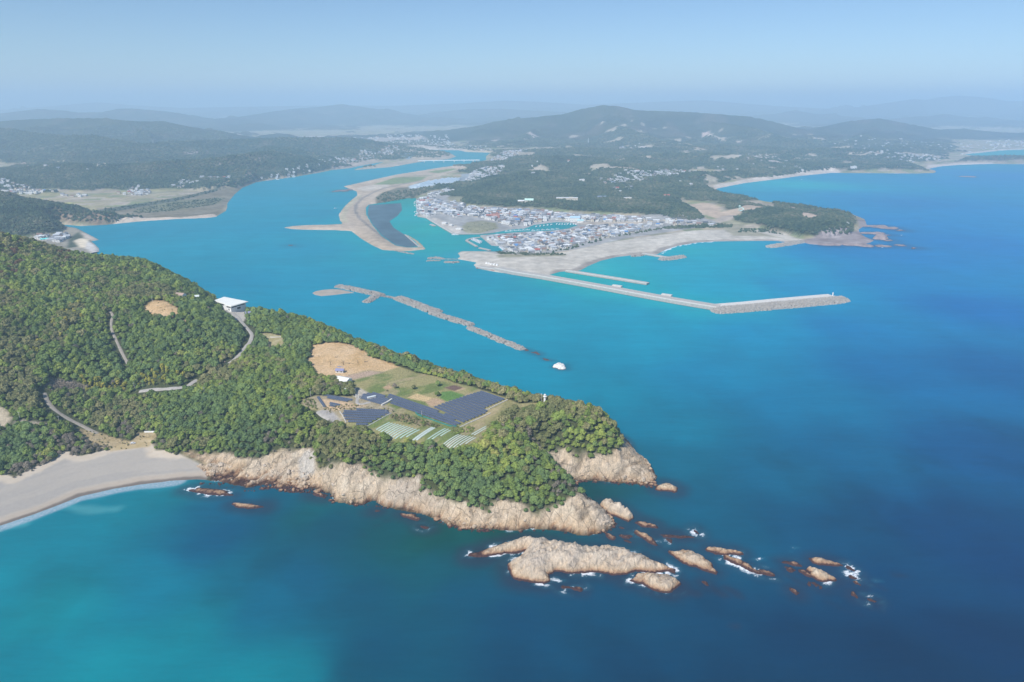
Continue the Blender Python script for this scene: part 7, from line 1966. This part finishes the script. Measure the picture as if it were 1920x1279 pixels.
# long greenhouses inside the spit
M_PLAST = plain("greenhouse_plastic", (0.56, 0.65, 0.70), .35, .12, .1)
gpoly = WP([(772, 353), (800, 341), (840, 334.5), (862, 335), (858, 344), (832, 347), (790, 352.5)], PL); gd = WP([(780, 352), (810, 341)], PL); gd = gd[1] - gd[0]; gd /= np.linalg.norm(gd); gn = np.array([gd[1], -gd[0]])
off = gpoly @ gn; j = 0
for r in np.arange(off.min() + 6, off.max() - 3, 15.5):
    for a_, b_ in clip_line(gpoly, gn * r, gd):
        nseg = max(1, int((b_ - a_) / 75)); e = np.linspace(a_, b_, nseg + 1)
        for q in range(nseg):
            L = e[q + 1] - e[q] - 6
            if L < 12: continue
            c = gn * r + gd * (e[q] + e[q + 1]) / 2; rz = math.atan2(gd[1], gd[0]); g = MB(); V = []
            for x in (-L / 2, L / 2):
                for k2 in range(7): th = math.pi * k2 / 6; V.append((x, -6.2 * math.cos(th), .6 + 4.2 * math.sin(th)))
            g.add(V, [(k2, 7 + k2, 8 + k2, k2 + 1) for k2 in range(6)] + [tuple(range(7)), tuple(range(13, 6, -1))], M_PLAST); g.box((0, 0, -.5), (L, 12.6, 1.3), M_CONCL)
            tag(g.build("greenhouse", None, (c[0], c[1], PL), rz), "pale blue plastic greenhouse in the tight block behind the sand spit", "greenhouse", "greenhouses behind the sand spit"); j += 1

# ================================================================== BOATS
M_HULL = plain("hull_white", (0.80, 0.80, 0.80), .4, .06, .5); M_BLUEH = plain("hull_blue", (0.10, 0.30, 0.50), .4, .1, .5)
def hull_mesh(mat):
    g = MB(); st = [(-1, .8, .9), (-.5, 1, .85), (.1, 1, .95), (.6, .72, 1.2), (.9, .25, 1.5), (1.0, .02, 1.6)]; V = []; L, B = 4.8, 1.35
    for x, b_, z_ in st: V += [(x * L, -b_ * B, z_), (x * L, -b_ * B * .6, -.35), (x * L, b_ * B * .6, -.35), (x * L, b_ * B, z_)]
    Fc = []
    for i in range(len(st) - 1):
        a_ = i * 4; b_ = a_ + 4; Fc += [(a_ + 1, a_, b_, b_ + 1), (a_ + 2, a_ + 1, b_ + 1, b_ + 2), (a_ + 3, a_ + 2, b_ + 2, b_ + 3)]
    Fc += [(0, 1, 2, 3)]; g.add(V, Fc, mat)
    D = [(v[0], v[1] * .96, v[2] - .25) for v in V[0::4]] + [(v[0], v[1] * .96, v[2] - .25) for v in V[3::4]]
    n = len(st); g.add(D, [(i, i + 1, n + i + 1, n + i) for i in range(n - 1)], mat)
    return g.mesh("hull")
HM = [hull_mesh(M_HULL), hull_mesh(M_BLUEH)]
g = MB(); g.box((-1.3, 0, .6), (2.6, 1.7, 1.9), M_HULL, 0, (.85, .85)); g.box((-1.3, 0, 2.5), (2.7, 1.8, .15), M_HULL); CAB = g.mesh("cabin")
g = MB(); g.box((-.02, 0, 1.55), (.06, 1.3, .6), M_DARKG); g.box((-1.3, 0, 1.55), (1.9, 1.66, .5), M_DARKG); CWIN = g.mesh("cabin_window")
BO = []
def moor(px, where, ang, spread=.15, s=1.0):
    for a_, b_ in px: BO.append((a_, b_, where, ang + rng.normal(0, spread), s))
moor([(1044 + i * 5.2, 420.6 + (i % 2) * .5) for i in range(8)], "moored in the far row of the long harbour basin", 1.2); moor([(1006 + i * 7, 425.2 - i * .9) for i in range(5)], "moored at the left bend of the long harbour basin", 1.1); moor([(950 + i * 8, 434.2 - i * .55) for i in range(6)], "tied up along the narrow harbour channel", .2)
moor([(1000 + i * 9, 432.6 - i * .55) for i in range(6)], "moored along the town side of the long harbour basin", .2)
moor([(886 + i * 2.5, 449.6 + i * 1.05) for i in range(7)], "packed side by side in the small marina", .9, .06, 1.1); moor([(889 + i * 2.5, 448.6 + i * 1.0) for i in range(6)], "packed side by side in the small marina", .9, .06, 1.1)
moor([(938.5 + i * 1.6, 463.6 + i * 1.2) for i in range(5)], "packed in the inner pocket of the small marina", .9, .06, 1.1)
moor([(777.5, 379.5), (777, 382), (777.5, 386)], "tied up below the waterfront houses", 1.4); moor([(778, 398), (779, 404.5)], "tied up at the upper quay", 1.3); moor([(810, 422.8)], "tied to the landing stage of the slanting quay", .2, s=1.3); moor([(851.5, 440.6), (855, 440.8)], "tied at the corner of the slanting quay", .3, s=1.3)
moor([(629, 391)], "floating alone beside the sand spit", .6); moor([(541, 333.5), (551, 332)], "tied to the far river bank", .3)
for a_, b_, where, ang, s in BO:
    p = W(a_, b_, 0); t = empty("boat", (p[0], p[1], .05), float(ang)); t.scale = (s,) * 3
    blue = "landing stage" in where
    lab = ("blue hulled" if blue else "small white") + " boat " + where
    tag(t, lab, "boat", "boats: " + where); link("hull", HM[1 if blue else 0], t); cb = link("cabin", CAB, t); link("window", CWIN, cb)
